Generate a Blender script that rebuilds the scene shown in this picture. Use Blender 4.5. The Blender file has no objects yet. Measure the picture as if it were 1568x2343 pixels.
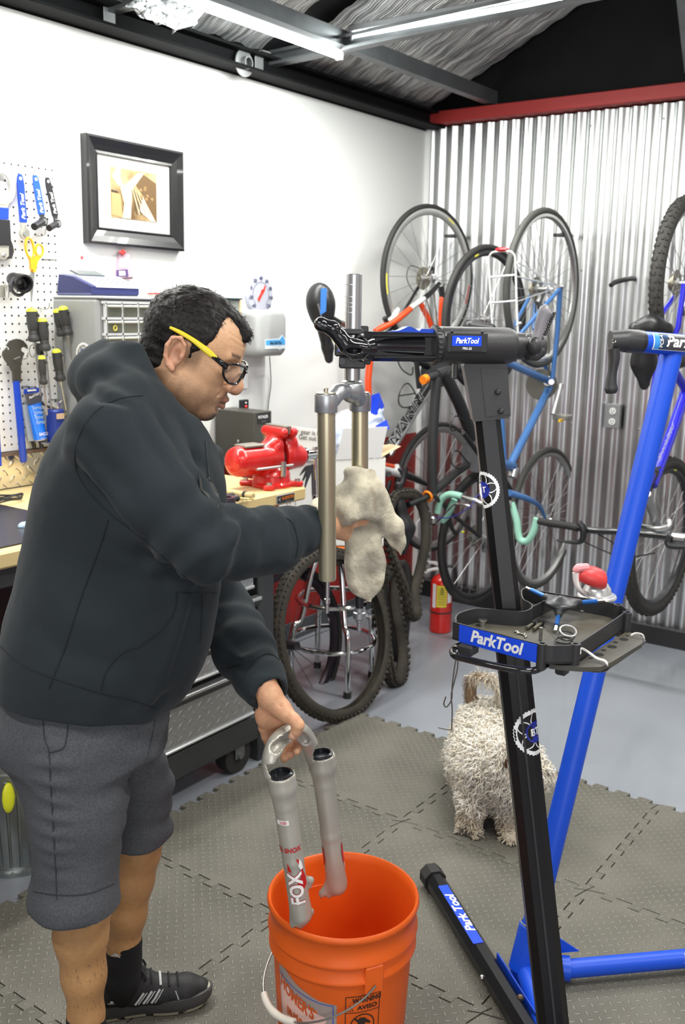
import bpy, bmesh, math, random
import numpy as np
from mathutils import Vector, Matrix
random.seed(4); RNG = np.random.default_rng(5)
SC = bpy.context.scene; COL = SC.collection
pi = math.pi
# ---------------------------------------------------------------- camera
FPX = 2242.; CAMH = 1.55; CXP, CYP = 784., 1171.5
AX = np.array([1666, -436, FPX]); AX /= np.linalg.norm(AX)
UPD = np.array([184, -10830, -FPX]); UPD /= np.linalg.norm(UPD)
UPD = UPD - AX * (AX @ UPD); UPD /= np.linalg.norm(UPD)
AY = np.cross(UPD, AX)
def ray(u, v):
    r = np.array([u - CXP, v - CYP, FPX]); return np.array([r @ AX, r @ AY, r @ UPD]) / FPX
CAMP = np.array([0, 0, CAMH])
def P(u, v, d): return ray(u, v) * d + CAMP
def PX(u, v, X): r = ray(u, v); return r * X / r[0] + CAMP
def PY(u, v, Y): r = ray(u, v); return r * Y / r[1] + CAMP
def PZ(u, v, Z): r = ray(u, v); return r * (Z - CAMH) / r[2] + CAMP
def PP(u, v, p, n):
    r = ray(u, v); p = np.array(p, float); n = np.array(n, float); return r * ((p - CAMP) @ n) / (r @ n) + CAMP
cam = bpy.data.cameras.new('camera'); camo = bpy.data.objects.new('camera', cam); COL.objects.link(camo)
cr = Vector((AX[0], AY[0], UPD[0])); cd = Vector((AX[1], AY[1], UPD[1])); cf = Vector((AX[2], AY[2], UPD[2]))
R = Matrix((cr, -cd, -cf)).transposed().to_4x4(); R.translation = Vector((0, 0, CAMH)); camo.matrix_world = R
cam.sensor_fit = 'HORIZONTAL'; cam.sensor_width = 15.7; cam.lens = FPX / 1568 * 15.7; cam.clip_start = .05
cam.dof.use_dof = True; cam.dof.focus_distance = 1.86; cam.dof.aperture_fstop = 4.5
SC.camera = camo
SC.view_settings.view_transform = 'Standard'; SC.view_settings.look = 'None'; SC.view_settings.gamma = 1
SC.view_settings.exposure = 0.16; SC.view_settings.use_curve_mapping = False
w = bpy.data.worlds.new('world'); SC.world = w; w.use_nodes = True
w.node_tree.nodes['Background'].inputs[0].default_value = (.9, .94, .97, 1); w.node_tree.nodes['Background'].inputs[1].default_value = .35
SC.cycles.use_denoising = True; SC.cycles.max_bounces = 8; SC.cycles.caustics_reflective = False; SC.cycles.caustics_refractive = False
SC.cycles.sample_clamp_indirect = 6
def area(name, loc, to, sx, sy, pw, col=(1, 1, 1), spread=pi):
    l = bpy.data.lights.new(name, 'AREA'); l.shape = 'RECTANGLE'; l.size = sx; l.size_y = sy; l.energy = pw; l.color = col; l.spread = spread
    o = bpy.data.objects.new(name, l); COL.objects.link(o); o.location = loc
    d = Vector(to) - Vector(loc); o.rotation_euler = d.to_track_quat('-Z', 'Y').to_euler(); return o
def strip(name, x, y, z, lx, ly, pw):
    l = bpy.data.lights.new(name, 'AREA'); l.shape = 'RECTANGLE'; l.size = lx; l.size_y = ly; l.energy = pw; l.color = (1, .99, .94)
    o = bpy.data.objects.new(name, l); COL.objects.link(o); o.location = (x, y, z); return o
# strip-shaped area lights added to brighten the room, plus soft fill behind the camera
strip('strip_lamp', 1.4, 2.25, 2.45, 1.2, .05, 26)
strip('strip_lamp', 2.6, 2.36, 2.47, 1.2, .05, 20)
strip('strip_lamp', 3.29, 1.9, 2.52, .05, 1.0, 14)
strip('strip_lamp', 3.29, 0.6, 2.55, .05, 1.2, 30)
strip('strip_lamp', 3.75, 1.9, 2.5, .6, .05, 7)  # added to lift the corner, no tube hangs here
strip('strip_lamp', 1.6, 0.2, 2.6, 1.2, .06, 30)
strip('strip_lamp', -.3, 1.0, 2.6, .06, 1.2, 30)
strip('strip_lamp', 1.9, -1.4, 2.6, 1.2, .06, 26)
area('rear_fill', (-1.8, -1.6, 1.7), (2.4, 1.6, 1.0), 2.6, 2.2, 62, (.96, .98, 1))  # added soft fill, its source is only assumed
# ---------------------------------------------------------------- materials
MATS = {}
def N(nt, t, **kw):
    n = nt.nodes.new(t)
    for k, v in kw.items(): setattr(n, k, v)
    return n
def M(name, col, rough=.5, metal=0., var=None, bump=None, coat=0., trans=0., alpha=1., emit=None, vcol=False, sheen=0., spec=.5, ior=1.45, aniso=0, sss=0):
    if name in MATS: return MATS[name]
    m = bpy.data.materials.new(name); m.use_nodes = True; nt = m.node_tree; b = nt.nodes['Principled BSDF']
    if not isinstance(col, tuple): col = (col,) * 3
    b.inputs['Base Color'].default_value = (*col, 1); b.inputs['Roughness'].default_value = rough; b.inputs['Metallic'].default_value = metal
    b.inputs['Coat Weight'].default_value = coat; b.inputs['Transmission Weight'].default_value = trans; b.inputs['Alpha'].default_value = alpha
    b.inputs['Sheen Weight'].default_value = sheen; b.inputs['Specular IOR Level'].default_value = spec; b.inputs['IOR'].default_value = ior
    if sss: b.inputs['Subsurface Weight'].default_value = sss; b.inputs['Subsurface Radius'].default_value = (.01, .004, .002); b.inputs['Subsurface Scale'].default_value = 1
    if emit: b.inputs['Emission Color'].default_value = (*emit[0], 1); b.inputs['Emission Strength'].default_value = emit[1]
    L = nt.links; tc = N(nt, 'ShaderNodeTexCoord'); src = None
    if vcol:
        at = N(nt, 'ShaderNodeAttribute', attribute_name='col'); src = at.outputs['Color']
    if var:  # (scale, amount, [second colour])
        nz = N(nt, 'ShaderNodeTexNoise'); nz.inputs['Scale'].default_value = var[0]; nz.inputs['Detail'].default_value = 6; L.new(tc.outputs['Object'], nz.inputs['Vector'])
        rp = N(nt, 'ShaderNodeValToRGB'); rp.color_ramp.elements[0].position = .35; rp.color_ramp.elements[1].position = .68
        L.new(nz.outputs['Fac'], rp.inputs[0])
        mx = N(nt, 'ShaderNodeMix', data_type='RGBA'); L.new(rp.outputs[0], mx.inputs['Factor'])
        if src: L.new(src, mx.inputs[6])
        else: mx.inputs[6].default_value = (*col, 1)
        if len(var) > 2: mx.inputs[7].default_value = (*var[2], 1)
        elif src:
            mm = N(nt, 'ShaderNodeMix', data_type='RGBA', blend_type='MULTIPLY'); mm.inputs['Factor'].default_value = 1; L.new(src, mm.inputs[6]); mm.inputs[7].default_value = (1 - var[1],) * 3 + (1,); L.new(mm.outputs[2], mx.inputs[7])
        else: mx.inputs[7].default_value = (*[c * (1 - var[1]) for c in col], 1)
        src = mx.outputs[2]
    if src: L.new(src, b.inputs['Base Color'])
    if bump:  # (scale, distance, kind)
        kind = bump[2] if len(bump) > 2 else 'noise'
        if kind == 'noise':
            t = N(nt, 'ShaderNodeTexNoise'); t.inputs['Scale'].default_value = bump[0]; t.inputs['Detail'].default_value = 4
        elif kind == 'voro':
            t = N(nt, 'ShaderNodeTexVoronoi'); t.inputs['Scale'].default_value = bump[0]
        elif kind == 'wave':
            t = N(nt, 'ShaderNodeTexWave'); t.inputs['Scale'].default_value = bump[0]; t.bands_direction = 'Z'
        L.new(tc.outputs['Object'], t.inputs['Vector'])
        bp = N(nt, 'ShaderNodeBump'); bp.inputs['Distance'].default_value = bump[1]; bp.inputs['Strength'].default_value = 1
        L.new(t.outputs[0], bp.inputs['Height']); L.new(bp.outputs[0], b.inputs['Normal'])
    MATS[name] = m; return m
def treadplate(name, col, cell, h, rough, metal, axes=(0, 1), col2=None, var=None):
    """raised-diamond pattern: short ridges turned alternately, computed from object coordinates"""
    m = M(name, col, rough, metal, var=var); nt = m.node_tree; L = nt.links; b = nt.nodes['Principled BSDF']
    tc = N(nt, 'ShaderNodeTexCoord'); sp = N(nt, 'ShaderNodeSeparateXYZ'); L.new(tc.outputs['Object'], sp.inputs[0])
    def ma(op, a, b2=None, c=None):
        n = N(nt, 'ShaderNodeMath', operation=op)
        for i, x in enumerate((a, b2, c)):
            if x is None: continue
            if isinstance(x, (int, float)): n.inputs[i].default_value = x
            else: L.new(x, n.inputs[i])
        return n.outputs[0]
    X = ma('DIVIDE', sp.outputs[axes[0]], cell); Y = ma('DIVIDE', sp.outputs[axes[1]], cell)
    U = ma('MULTIPLY', ma('ADD', X, Y), .7071); V = ma('MULTIPLY', ma('SUBTRACT', X, Y), .7071)
    fu = ma('SUBTRACT', ma('FRACT', U), .5); fv = ma('SUBTRACT', ma('FRACT', V), .5)
    par = ma('FRACT', ma('MULTIPLY', ma('ADD', ma('FLOOR', U), ma('FLOOR', V)), .5)); s = ma('GREATER_THAN', par, .25)
    la = ma('ADD', ma('MULTIPLY', fu, s), ma('MULTIPLY', fv, ma('SUBTRACT', 1, s)))
    lb = ma('ADD', ma('MULTIPLY', fv, s), ma('MULTIPLY', fu, ma('SUBTRACT', 1, s)))
    e = ma('ADD', ma('POWER', ma('DIVIDE', la, .46), 2), ma('POWER', ma('DIVIDE', lb, .15), 2))
    hgt = N(nt, 'ShaderNodeMapRange'); hgt.inputs['From Min'].default_value = 1.1; hgt.inputs['From Max'].default_value = .3; hgt.interpolation_type = 'SMOOTHSTEP'; L.new(e, hgt.inputs['Value'])
    bp = N(nt, 'ShaderNodeBump'); bp.inputs['Distance'].default_value = h; L.new(hgt.outputs[0], bp.inputs['Height']); L.new(bp.outputs[0], b.inputs['Normal'])
    if col2:
        mx = N(nt, 'ShaderNodeMix', data_type='RGBA'); L.new(hgt.outputs[0], mx.inputs['Factor'])
        if b.inputs['Base Color'].links: L.new(b.inputs['Base Color'].links[0].from_socket, mx.inputs[6])
        else: mx.inputs[6].default_value = (*col, 1)
        mx.inputs[7].default_value = (*col2, 1); L.new(mx.outputs[2], b.inputs['Base Color'])
    return m
# ---------------------------------------------------------------- objects
def tag(o, label=None, cat=None, group=None, kind=None):
    if label: o['label'] = label
    if cat: o['category'] = cat
    if group: o['group'] = group
    if kind: o['kind'] = kind
    return o
def thing(name, loc, label, cat, group=None, rz=0):
    o = bpy.data.objects.new(name, None); o.empty_display_size = .05; COL.objects.link(o); o.location = Vector([float(x) for x in loc]); o.rotation_euler = (0, 0, rz)
    tag(o, label, cat, group); o['wl'] = [float(x) for x in loc]; o['wr'] = rz; return o
def wloc(o):
    l = Vector((0, 0, 0))
    while o: l += o.location; o = o.parent
    return l
def link(name, me, mats, parent=None, smooth=False, angle=None):
    """mesh data in WORLD coordinates; the object gets its parent's frame"""
    o = bpy.data.objects.new(name, me); COL.objects.link(o)
    for m in (mats if isinstance(mats, (list, tuple)) else [mats]):
        me.materials.append(m)
    if parent is not None:
        o.parent = parent; wl = wloc(parent); me.transform(Matrix.Translation(-wl))
    elif len(me.vertices):
        c = np.empty(len(me.vertices) * 3, dtype=np.float32); me.vertices.foreach_get('co', c); c = c.reshape(-1, 3)
        mn, mx = c.min(0), c.max(0); L = Vector(((mn[0] + mx[0]) / 2, (mn[1] + mx[1]) / 2, mn[2])); me.transform(Matrix.Translation(-L)); o.location = L
    if smooth:
        me.polygons.foreach_set('use_smooth', [True] * len(me.polygons))
        if angle:
            me.update()
            with_edges_sharp(me, angle)
    me.update(); return o
def with_edges_sharp(me, ang):
    bm = bmesh.new(); bm.from_mesh(me)
    for e in bm.edges:
        if len(e.link_faces) == 2 and e.calc_face_angle(0) > ang: e.smooth = False
    bm.to_mesh(me); bm.free()
def frame(z, x=None):
    z = np.array(z, float); z /= np.linalg.norm(z)
    if x is None: x = np.array([0, 0, 1.]) if abs(z[2]) < .9 else np.array([1., 0, 0])
    x = np.array(x, float); x = x - z * (x @ z)
    if np.linalg.norm(x) < 1e-8: x = np.array([1., .01, 0]); x = x - z * (x @ z)
    x /= np.linalg.norm(x); return x, np.cross(z, x), z
def smoothpath(pts, n=6, closed=False):
    pts = [np.array(p, float) for p in pts]; out = []; m = len(pts)
    if m < 3 and not closed: return pts
    rng = range(m if closed else m - 1)
    for i in rng:
        if closed: p0, p1, p2, p3 = pts[i - 1], pts[i], pts[(i + 1) % m], pts[(i + 2) % m]
        else: p0, p1, p2, p3 = pts[max(i - 1, 0)], pts[i], pts[i + 1], pts[min(i + 2, m - 1)]
        for k in range(n):
            t = k / n; out.append(.5 * ((2 * p1) + (-p0 + p2) * t + (2 * p0 - 5 * p1 + 4 * p2 - p3) * t * t + (-p0 + 3 * p1 - 3 * p2 + p3) * t ** 3))
    if not closed: out.append(pts[-1])
    return out
class B:
    """collects shapes into ONE mesh (world coordinates)"""
    def __init__(s): s.v = []; s.f = []; s.m = []; s.cm = 0; s.n = 0
    def mat(s, i): s.cm = i; return s
    def add(s, vs, fs):
        vs = np.asarray(vs, float).reshape(-1, 3); s.v.append(vs); o = s.n
        s.f += [tuple(o + i for i in f) for f in fs]; s.m += [s.cm] * len(fs); s.n += len(vs); return s
    def box(s, c, size, ax=None, bev=0):
        c = np.array(c, float); x, y, z = (np.eye(3) if ax is None else ax); hx, hy, hz = [q / 2 for q in size]
        if bev > 0:
            b = min(bev, hx * .98, hy * .98, hz * .98); vs = []; idx = {}
            for i in (-1, 1):
                for j in (-1, 1):
                    for k in (-1, 1):
                        for a in range(3):
                            h = [hx - b, hy - b, hz - b]; h[a] = [hx, hy, hz][a]
                            idx[(i, j, k, a)] = len(vs); vs.append(c + x * i * h[0] + y * j * h[1] + z * k * h[2])
            fs = []
            for a in range(3):
                o1, o2 = [q for q in range(3) if q != a]
                for sg in (-1, 1):
                    loop = []
                    for (p, q) in ((-1, -1), (1, -1), (1, 1), (-1, 1)):
                        t = [0, 0, 0]; t[a] = sg; t[o1] = p; t[o2] = q; loop.append(idx[(*t, a)])
                    if (sg == 1) == (a == 1): loop.reverse()
                    fs.append(loop)
            for a in range(3):   # edge along axis a
                o1, o2 = [q for q in range(3) if q != a]
                for p in (-1, 1):
                    for q in (-1, 1):
                        l = []
                        for sg, fa in ((-1, o1), (1, o1), (1, o2), (-1, o2)):
                            t = [0, 0, 0]; t[a] = sg; t[o1] = p; t[o2] = q; l.append(idx[(*t, fa)])
                        fs.append(l)
            for i in (-1, 1):
                for j in (-1, 1):
                    for k in (-1, 1): fs.append([idx[(i, j, k, 0)], idx[(i, j, k, 1)], idx[(i, j, k, 2)]])
            return s.add(vs, fs)
        vs = [c + x * i * hx + y * j * hy + z * k * hz for i in (-1, 1) for j in (-1, 1) for k in (-1, 1)]
        return s.add(vs, [(0, 1, 3, 2), (4, 6, 7, 5), (0, 4, 5, 1), (2, 3, 7, 6), (0, 2, 6, 4), (1, 5, 7, 3)])
    def tube(s, pts, r, n=10, closed=False, cap=True, flat=None, x0=None, sm=0):
        """flat: (sx, sy) scale of the cross-section"""
        if sm: 
            rr = r if np.ndim(r) else None
            if rr is not None:
                k = len(pts); t = np.linspace(0, k - 1, (k - 1) * sm + 1); r = np.interp(t, range(k), rr)
            pts = smoothpath(pts, sm, closed)
        pts = [np.array(p, float) for p in pts]; m = len(pts); r = [r] * m if not np.ndim(r) else list(r)
        T = []
        for i in range(m):
            if closed: t = pts[(i + 1) % m] - pts[i - 1]
            else: t = pts[min(i + 1, m - 1)] - pts[max(i - 1, 0)]
            T.append(t / (np.linalg.norm(t) + 1e-12))
        x, y, _ = frame(T[0], x0); vs = []
        sx, sy = flat or (1, 1)
        for i in range(m):
            x = x - T[i] * (x @ T[i]); x /= np.linalg.norm(x) + 1e-12; y = np.cross(T[i], x)
            for k in range(n):
                a = 2 * pi * k / n; vs.append(pts[i] + x * math.cos(a) * r[i] * sx + y * math.sin(a) * r[i] * sy)
        fs = []
        for i in range(m if closed else m - 1):
            j = (i + 1) % m
            for k in range(n): l = (k + 1) % n; fs.append((i * n + k, i * n + l, j * n + l, j * n + k))
        if cap and not closed: fs += [tuple(range(n))[::-1], tuple((m - 1) * n + k for k in range(n))]
        return s.add(vs, fs)
    def cyl(s, a, b, r, n=20, r2=None, cap=True): return s.tube([a, b], [r, r if r2 is None else r2], n, cap=cap)
    def lathe(s, base, prof, n=32, axis=(0, 0, 1), x0=None, cap=True, arc=2 * pi):
        """prof: list of (radius, height) along axis"""
        x, y, z = frame(axis, x0); base = np.array(base, float); vs = []; full = arc > 2 * pi - .01; nn = n if full else n + 1
        for (r, h) in prof:
            for k in range(nn):
                a = arc * k / n; vs.append(base + z * h + (x * math.cos(a) + y * math.sin(a)) * max(r, 1e-5))
        fs = []
        for i in range(len(prof) - 1):
            for k in range(n): l = (k + 1) % nn; fs.append((i * nn + k, i * nn + l, (i + 1) * nn + l, (i + 1) * nn + k))
        if cap and full: fs += [tuple(range(nn))[::-1], tuple((len(prof) - 1) * nn + k for k in range(nn))]
        return s.add(vs, fs)
    def prism(s, poly, h, o, x, y, z=None, hole=None):
        """polygon (2D, in x,y axes from o) extruded by h along z (both 3D vectors)"""
        o = np.array(o, float); x = np.array(x, float); y = np.array(y, float); z = np.cross(x, y) if z is None else np.array(z, float)
        n = len(poly); bot = [o + x * p[0] + y * p[1] for p in poly]; top = [q + z * h for q in bot]
        if hole is None:
            return s.add(bot + top, [tuple(range(n))[::-1], tuple(range(n, 2 * n))] + [(i, (i + 1) % n, n + (i + 1) % n, n + i) for i in range(n)])
        hb = [o + x * p[0] + y * p[1] for p in hole]; ht = [q + z * h for q in hb]   # hole has n points too
        fs = []
        for i in range(n):
            j = (i + 1) % n
            fs += [(i, j, n + j, n + i), (2 * n + j, 2 * n + i, 3 * n + i, 3 * n + j), (i, 2 * n + i, 2 * n + j, j), (n + i, n + j, 3 * n + j, 3 * n + i)]
        return s.add(bot + top + hb + ht, fs)
    def sphere(s, c, r, n=16, ax=None):
        rr = (r, r, r) if not np.ndim(r) else r; x, y, z = (np.eye(3) if ax is None else ax); c = np.array(c, float); vs = []; fs = []; m = n // 2
        for i in range(m + 1):
            t = pi * i / m
            for k in range(n): a = 2 * pi * k / n; vs.append(c + x * rr[0] * math.sin(t) * math.cos(a) + y * rr[1] * math.sin(t) * math.sin(a) + z * rr[2] * math.cos(t))
        for i in range(m):
            for k in range(n): l = (k + 1) % n; fs.append((i * n + k, (i + 1) * n + k, (i + 1) * n + l, i * n + l))
        return s.add(vs, fs)
    def loft(s, rings, cap=True, closed=False):
        n = len(rings[0]); vs = np.concatenate([np.asarray(r, float) for r in rings]); fs = []; m = len(rings)
        for i in range(m if closed else m - 1):
            j = (i + 1) % m
            for k in range(n): l = (k + 1) % n; fs.append((i * n + k, i * n + l, j * n + l, j * n + k))
        if cap and not closed: fs += [tuple(range(n))[::-1], tuple((m - 1) * n + k for k in range(n))]
        return s.add(vs, fs)
    def grid(s, pts):
        a = np.asarray(pts, float); m, n = a.shape[:2]
        return s.add(a.reshape(-1, 3), [(i * n + k, i * n + k + 1, (i + 1) * n + k + 1, (i + 1) * n + k) for i in range(m - 1) for k in range(n - 1)])
    def mesh(s, name='m', fix=True):
        me = bpy.data.meshes.new(name); me.from_pydata(np.concatenate(s.v).tolist(), [], s.f)
        me.polygons.foreach_set('material_index', s.m)
        if fix:
            bm = bmesh.new(); bm.from_mesh(me); bmesh.ops.remove_doubles(bm, verts=bm.verts, dist=1e-6); bmesh.ops.recalc_face_normals(bm, faces=bm.faces); bm.to_mesh(me); bm.free()
        return me
    def build(s, name, mats, parent=None, smooth=True, angle=.6, fix=True):
        return link(name, s.mesh(name, fix), mats, parent, smooth, angle)
def copy_tree(o, parent=None, d=None):
    c = o.copy(); COL.objects.link(c)
    if parent: c.parent = parent
    for ch in [x for x in bpy.data.objects if x.parent == o]: copy_tree(ch, c)
    if d is not None: c.location = o.location + Vector([float(q) for q in d])
    return c
_txt = {}
def text(name, body, size, mt, parent, o, x, y, off=0., shear=0., ext=.0006, wrap=None, align='CENTER', sx=1.):
    """lettering as thin solid glyphs; o = centre, x/y = 3D unit directions; wrap(px, py) -> 3D for curved surfaces"""
    key = (body, round(off, 4), shear, align)
    if key not in _txt:
        c = bpy.data.curves.new('t', 'FONT'); c.body = body; c.size = 1; c.align_x = align; c.align_y = 'CENTER'; c.offset = off; c.shear = shear; c.extrude = 0; c.resolution_u = 3
        ob = bpy.data.objects.new('t', c); COL.objects.link(ob); dg = bpy.context.evaluated_depsgraph_get(); dg.update()
        me = bpy.data.meshes.new_from_object(ob.evaluated_get(dg)); bpy.data.objects.remove(ob); bpy.data.curves.remove(c)
        if wrap:
            bm = bmesh.new(); bm.from_mesh(me); bmesh.ops.subdivide_edges(bm, edges=bm.edges, cuts=1); bm.to_mesh(me); bm.free()
        _txt[key] = ([tuple(v.co) for v in me.vertices], [tuple(p.vertices) for p in me.polygons])
    vs, fs = _txt[key]; b = B(); o = np.array(o, float); x = np.array(x, float); y = np.array(y, float); z = np.cross(x, y)
    x, y, z = x / np.linalg.norm(x), y / np.linalg.norm(y), z / np.linalg.norm(z)
    q = [(p[0] * size * sx, p[1] * size) for p in vs]
    b.add([wrap(*p) for p in q] if wrap else [o + x * p[0] + y * p[1] + z * ext for p in q], fs)
    return b.build(name, mt, parent, smooth=False, angle=None, fix=False)
# ---------------------------------------------------------------- implicit surfaces
class F:
    """smooth-blended signed distance field, polygonised by surface nets"""
    def __init__(s, lo, hi, h):
        lo, hi = np.minimum(lo, hi), np.maximum(lo, hi); s.lo = np.array(lo, np.float32); s.h = h; s.nn = np.ceil((np.array(hi) - lo) / h).astype(int) + 1
        ax = [s.lo[i] + h * np.arange(s.nn[i], dtype=np.float32) for i in range(3)]
        s.X = ax[0][:, None, None]; s.Y = ax[1][None, :, None]; s.Z = ax[2][None, None, :]; s.d = np.full(s.nn, 9., np.float32)
    def sub(s, c, r):
        lo = np.clip(np.floor((np.array(c) - r - s.lo) / s.h).astype(int), 0, s.nn - 1); hi = np.clip(np.ceil((np.array(c) + r - s.lo) / s.h).astype(int) + 1, 1, s.nn)
        return tuple(slice(int(a), int(b)) for a, b in zip(lo, hi))
    def un(s, sl, n, k):
        d = s.d[sl]
        if k <= 0: s.d[sl] = np.minimum(d, n)
        else: hh = np.maximum(k - np.abs(d - n), 0) / k; s.d[sl] = np.minimum(d, n) - hh * hh * k * .25
    def cut(s, sl, n, k):
        d = s.d[sl]; n = -n
        if k <= 0: s.d[sl] = np.maximum(d, n)
        else: hh = np.maximum(k - np.abs(d - n), 0) / k; s.d[sl] = np.maximum(d, n) + hh * hh * k * .25
    def g(s, sl): return s.X[sl[0]], s.Y[:, sl[1]], s.Z[:, :, sl[2]]
    def ell(s, c, r, k=.01, ax=None, cut=False):
        c = np.array(c, float); r = np.array(r if np.ndim(r) else (r,) * 3, float); sl = s.sub(c, r.max() + k * 1.5 + s.h * 3); X, Y, Z = s.g(sl); A = np.eye(3) if ax is None else np.array(ax)
        q = [((X - c[0]) * A[i][0] + (Y - c[1]) * A[i][1] + (Z - c[2]) * A[i][2]) for i in range(3)]
        k0 = np.sqrt(sum((q[i] / r[i]) ** 2 for i in range(3))); k1 = np.sqrt(sum((q[i] / r[i] ** 2) ** 2 for i in range(3))) + 1e-6
        d = k0 * (k0 - 1) / k1; (s.cut if cut else s.un)(sl, d, k); return s
    def cap(s, a, b, ra, rb=None, k=.01, cut=False, sq=1., side=None):
        """tapered capsule; sq<1 flattens it along 'side'"""
        a = np.array(a, float); b = np.array(b, float); rb = ra if rb is None else rb; c = (a + b) / 2; sl = s.sub(c, np.linalg.norm(b - a) / 2 + max(ra, rb) + k * 1.5 + s.h * 3); X, Y, Z = s.g(sl)
        v = b - a; L2 = v @ v + 1e-12; t = np.clip(((X - a[0]) * v[0] + (Y - a[1]) * v[1] + (Z - a[2]) * v[2]) / L2, 0, 1)
        dx, dy, dz = X - a[0] - v[0] * t, Y - a[1] - v[1] * t, Z - a[2] - v[2] * t
        if side is not None:
            sd = np.array(side, float); sd /= np.linalg.norm(sd); q = dx * sd[0] + dy * sd[1] + dz * sd[2]; e = (1 / sq - 1)
            dx, dy, dz = dx + sd[0] * q * e, dy + sd[1] * q * e, dz + sd[2] * q * e
        d = np.sqrt(dx * dx + dy * dy + dz * dz) - (ra + (rb - ra) * t)
        if side is not None: d = d * (sq ** .5)
        (s.cut if cut else s.un)(sl, d, k); return s
    def chain(s, pts, rs, k=.01, **kw):
        for i in range(len(pts) - 1): s.cap(pts[i], pts[i + 1], rs[i], rs[i + 1], k, **kw)
        return s
    def half(s, p, n, k=0.):   # keeps the side opposite to n
        p = np.array(p, float); n = np.array(n, float); n /= np.linalg.norm(n); q = (s.X - p[0]) * n[0] + (s.Y - p[1]) * n[1] + (s.Z - p[2]) * n[2]
        sl = (slice(None),) * 3; s.cut(sl, -q, k); return s
    def surf(s):
        d = s.d; ins = d < 0; nx, ny, nz = d.shape
        c = ins[:-1, :-1, :-1].astype(np.uint8)
        tot = sum(ins[i:nx - 1 + i, j:ny - 1 + j, k:nz - 1 + k].astype(np.uint8) for i in (0, 1) for j in (0, 1) for k in (0, 1))
        act = (tot > 0) & (tot < 8); ijk = np.argwhere(act); idx = np.full(act.shape, -1, np.int64); idx[act] = np.arange(len(ijk))
        acc = np.zeros((len(ijk), 3)); cnt = np.zeros(len(ijk)); co = [(i, j, k) for i in (0, 1) for j in (0, 1) for k in (0, 1)]
        val = {q: d[ijk[:, 0] + q[0], ijk[:, 1] + q[1], ijk[:, 2] + q[2]] for q in co}
        for q in co:
            for a in range(3):
                if q[a]: continue
                r = list(q); r[a] = 1; r = tuple(r); v0, v1 = val[q], val[r]; m = (v0 < 0) != (v1 < 0); t = np.where(m, v0 / np.where(m, v0 - v1, 1), 0)
                p = np.tile(np.array(q, float), (len(ijk), 1)); p[:, a] += t; acc[m] += p[m]; cnt[m] += 1
        V = s.lo + (ijk + acc / cnt[:, None]) * s.h; faces = []
        for a in range(3):
            sl0 = [slice(None)] * 3; sl1 = [slice(None)] * 3; sl0[a] = slice(0, -1); sl1[a] = slice(1, None)
            e = ins[tuple(sl0)] != ins[tuple(sl1)]; E = np.argwhere(e); b, c2 = (a + 1) % 3, (a + 2) % 3
            ok = (E[:, b] > 0) & (E[:, c2] > 0) & (E[:, b] < d.shape[b] - 1) & (E[:, c2] < d.shape[c2] - 1) & (E[:, a] < d.shape[a] - 1); E = E[ok]
            fl = ins[E[:, 0], E[:, 1], E[:, 2]]; qd = []
            for (p, q) in ((0, 0), (-1, 0), (-1, -1), (0, -1)):
                t = E.copy(); t[:, b] += p; t[:, c2] += q; qd.append(idx[t[:, 0], t[:, 1], t[:, 2]])
            Q = np.stack(qd, 1); Q[~fl] = Q[~fl][:, ::-1]; Q = Q[(Q >= 0).all(1)]; faces.append(Q)
        return V, np.concatenate(faces)
def FB(pts, m, h):
    p = np.array([np.array(q, float) for q in pts]); return F(p.min(0) - m, p.max(0) + m, h)
def relax(V, Q, it, lam=.5):
    e = np.concatenate([Q[:, [0, 1]], Q[:, [1, 2]], Q[:, [2, 3]], Q[:, [3, 0]]]); e = np.concatenate([e, e[:, ::-1]]); n = np.bincount(e[:, 0], minlength=len(V))[:, None] + 1e-9
    for _ in range(it):
        A = np.stack([np.bincount(e[:, 0], V[e[:, 1], i], len(V)) for i in range(3)], 1) / n; V = V + (A - V) * lam
    return V
def qmesh(name, V, Q, mats, parent=None, col=None, mi=None):
    me = bpy.data.meshes.new(name); me.from_pydata(V.tolist(), [], Q.tolist())
    if col is not None:
        ca = me.color_attributes.new('col', 'FLOAT_COLOR', 'POINT'); c4 = np.ones((len(V), 4), np.float32); c4[:, :3] = col; ca.data.foreach_set('color', c4.ravel())
    if mi is not None: me.polygons.foreach_set('material_index', mi.astype(np.int32))
    return link(name, me, mats, parent, True)
def vnorm(V, Q):
    n = np.cross(V[Q[:, 2]] - V[Q[:, 0]], V[Q[:, 3]] - V[Q[:, 1]]); o = np.zeros_like(V)
    for k in range(4): np.add.at(o, Q[:, k], n)
    return o / (np.linalg.norm(o, axis=1)[:, None] + 1e-12)
_per = RNG.random((32, 32, 32)).astype(np.float32)
def vnoise(p, sc):
    """smooth value noise in -1..1 at points p"""
    q = p * sc; i = np.floor(q).astype(int); f = q - i; f = f * f * (3 - 2 * f); r = 0
    for a in (0, 1):
        for b in (0, 1):
            for c in (0, 1):
                w_ = (f[:, 0] if a else 1 - f[:, 0]) * (f[:, 1] if b else 1 - f[:, 1]) * (f[:, 2] if c else 1 - f[:, 2])
                r = r + w_ * _per[(i[:, 0] + a) % 32, (i[:, 1] + b) % 32, (i[:, 2] + c) % 32]
    return r * 2 - 1
nrm = lambda v: np.array(v, float) / np.linalg.norm(v)
X_, Y_, Z_ = np.eye(3)
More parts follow.
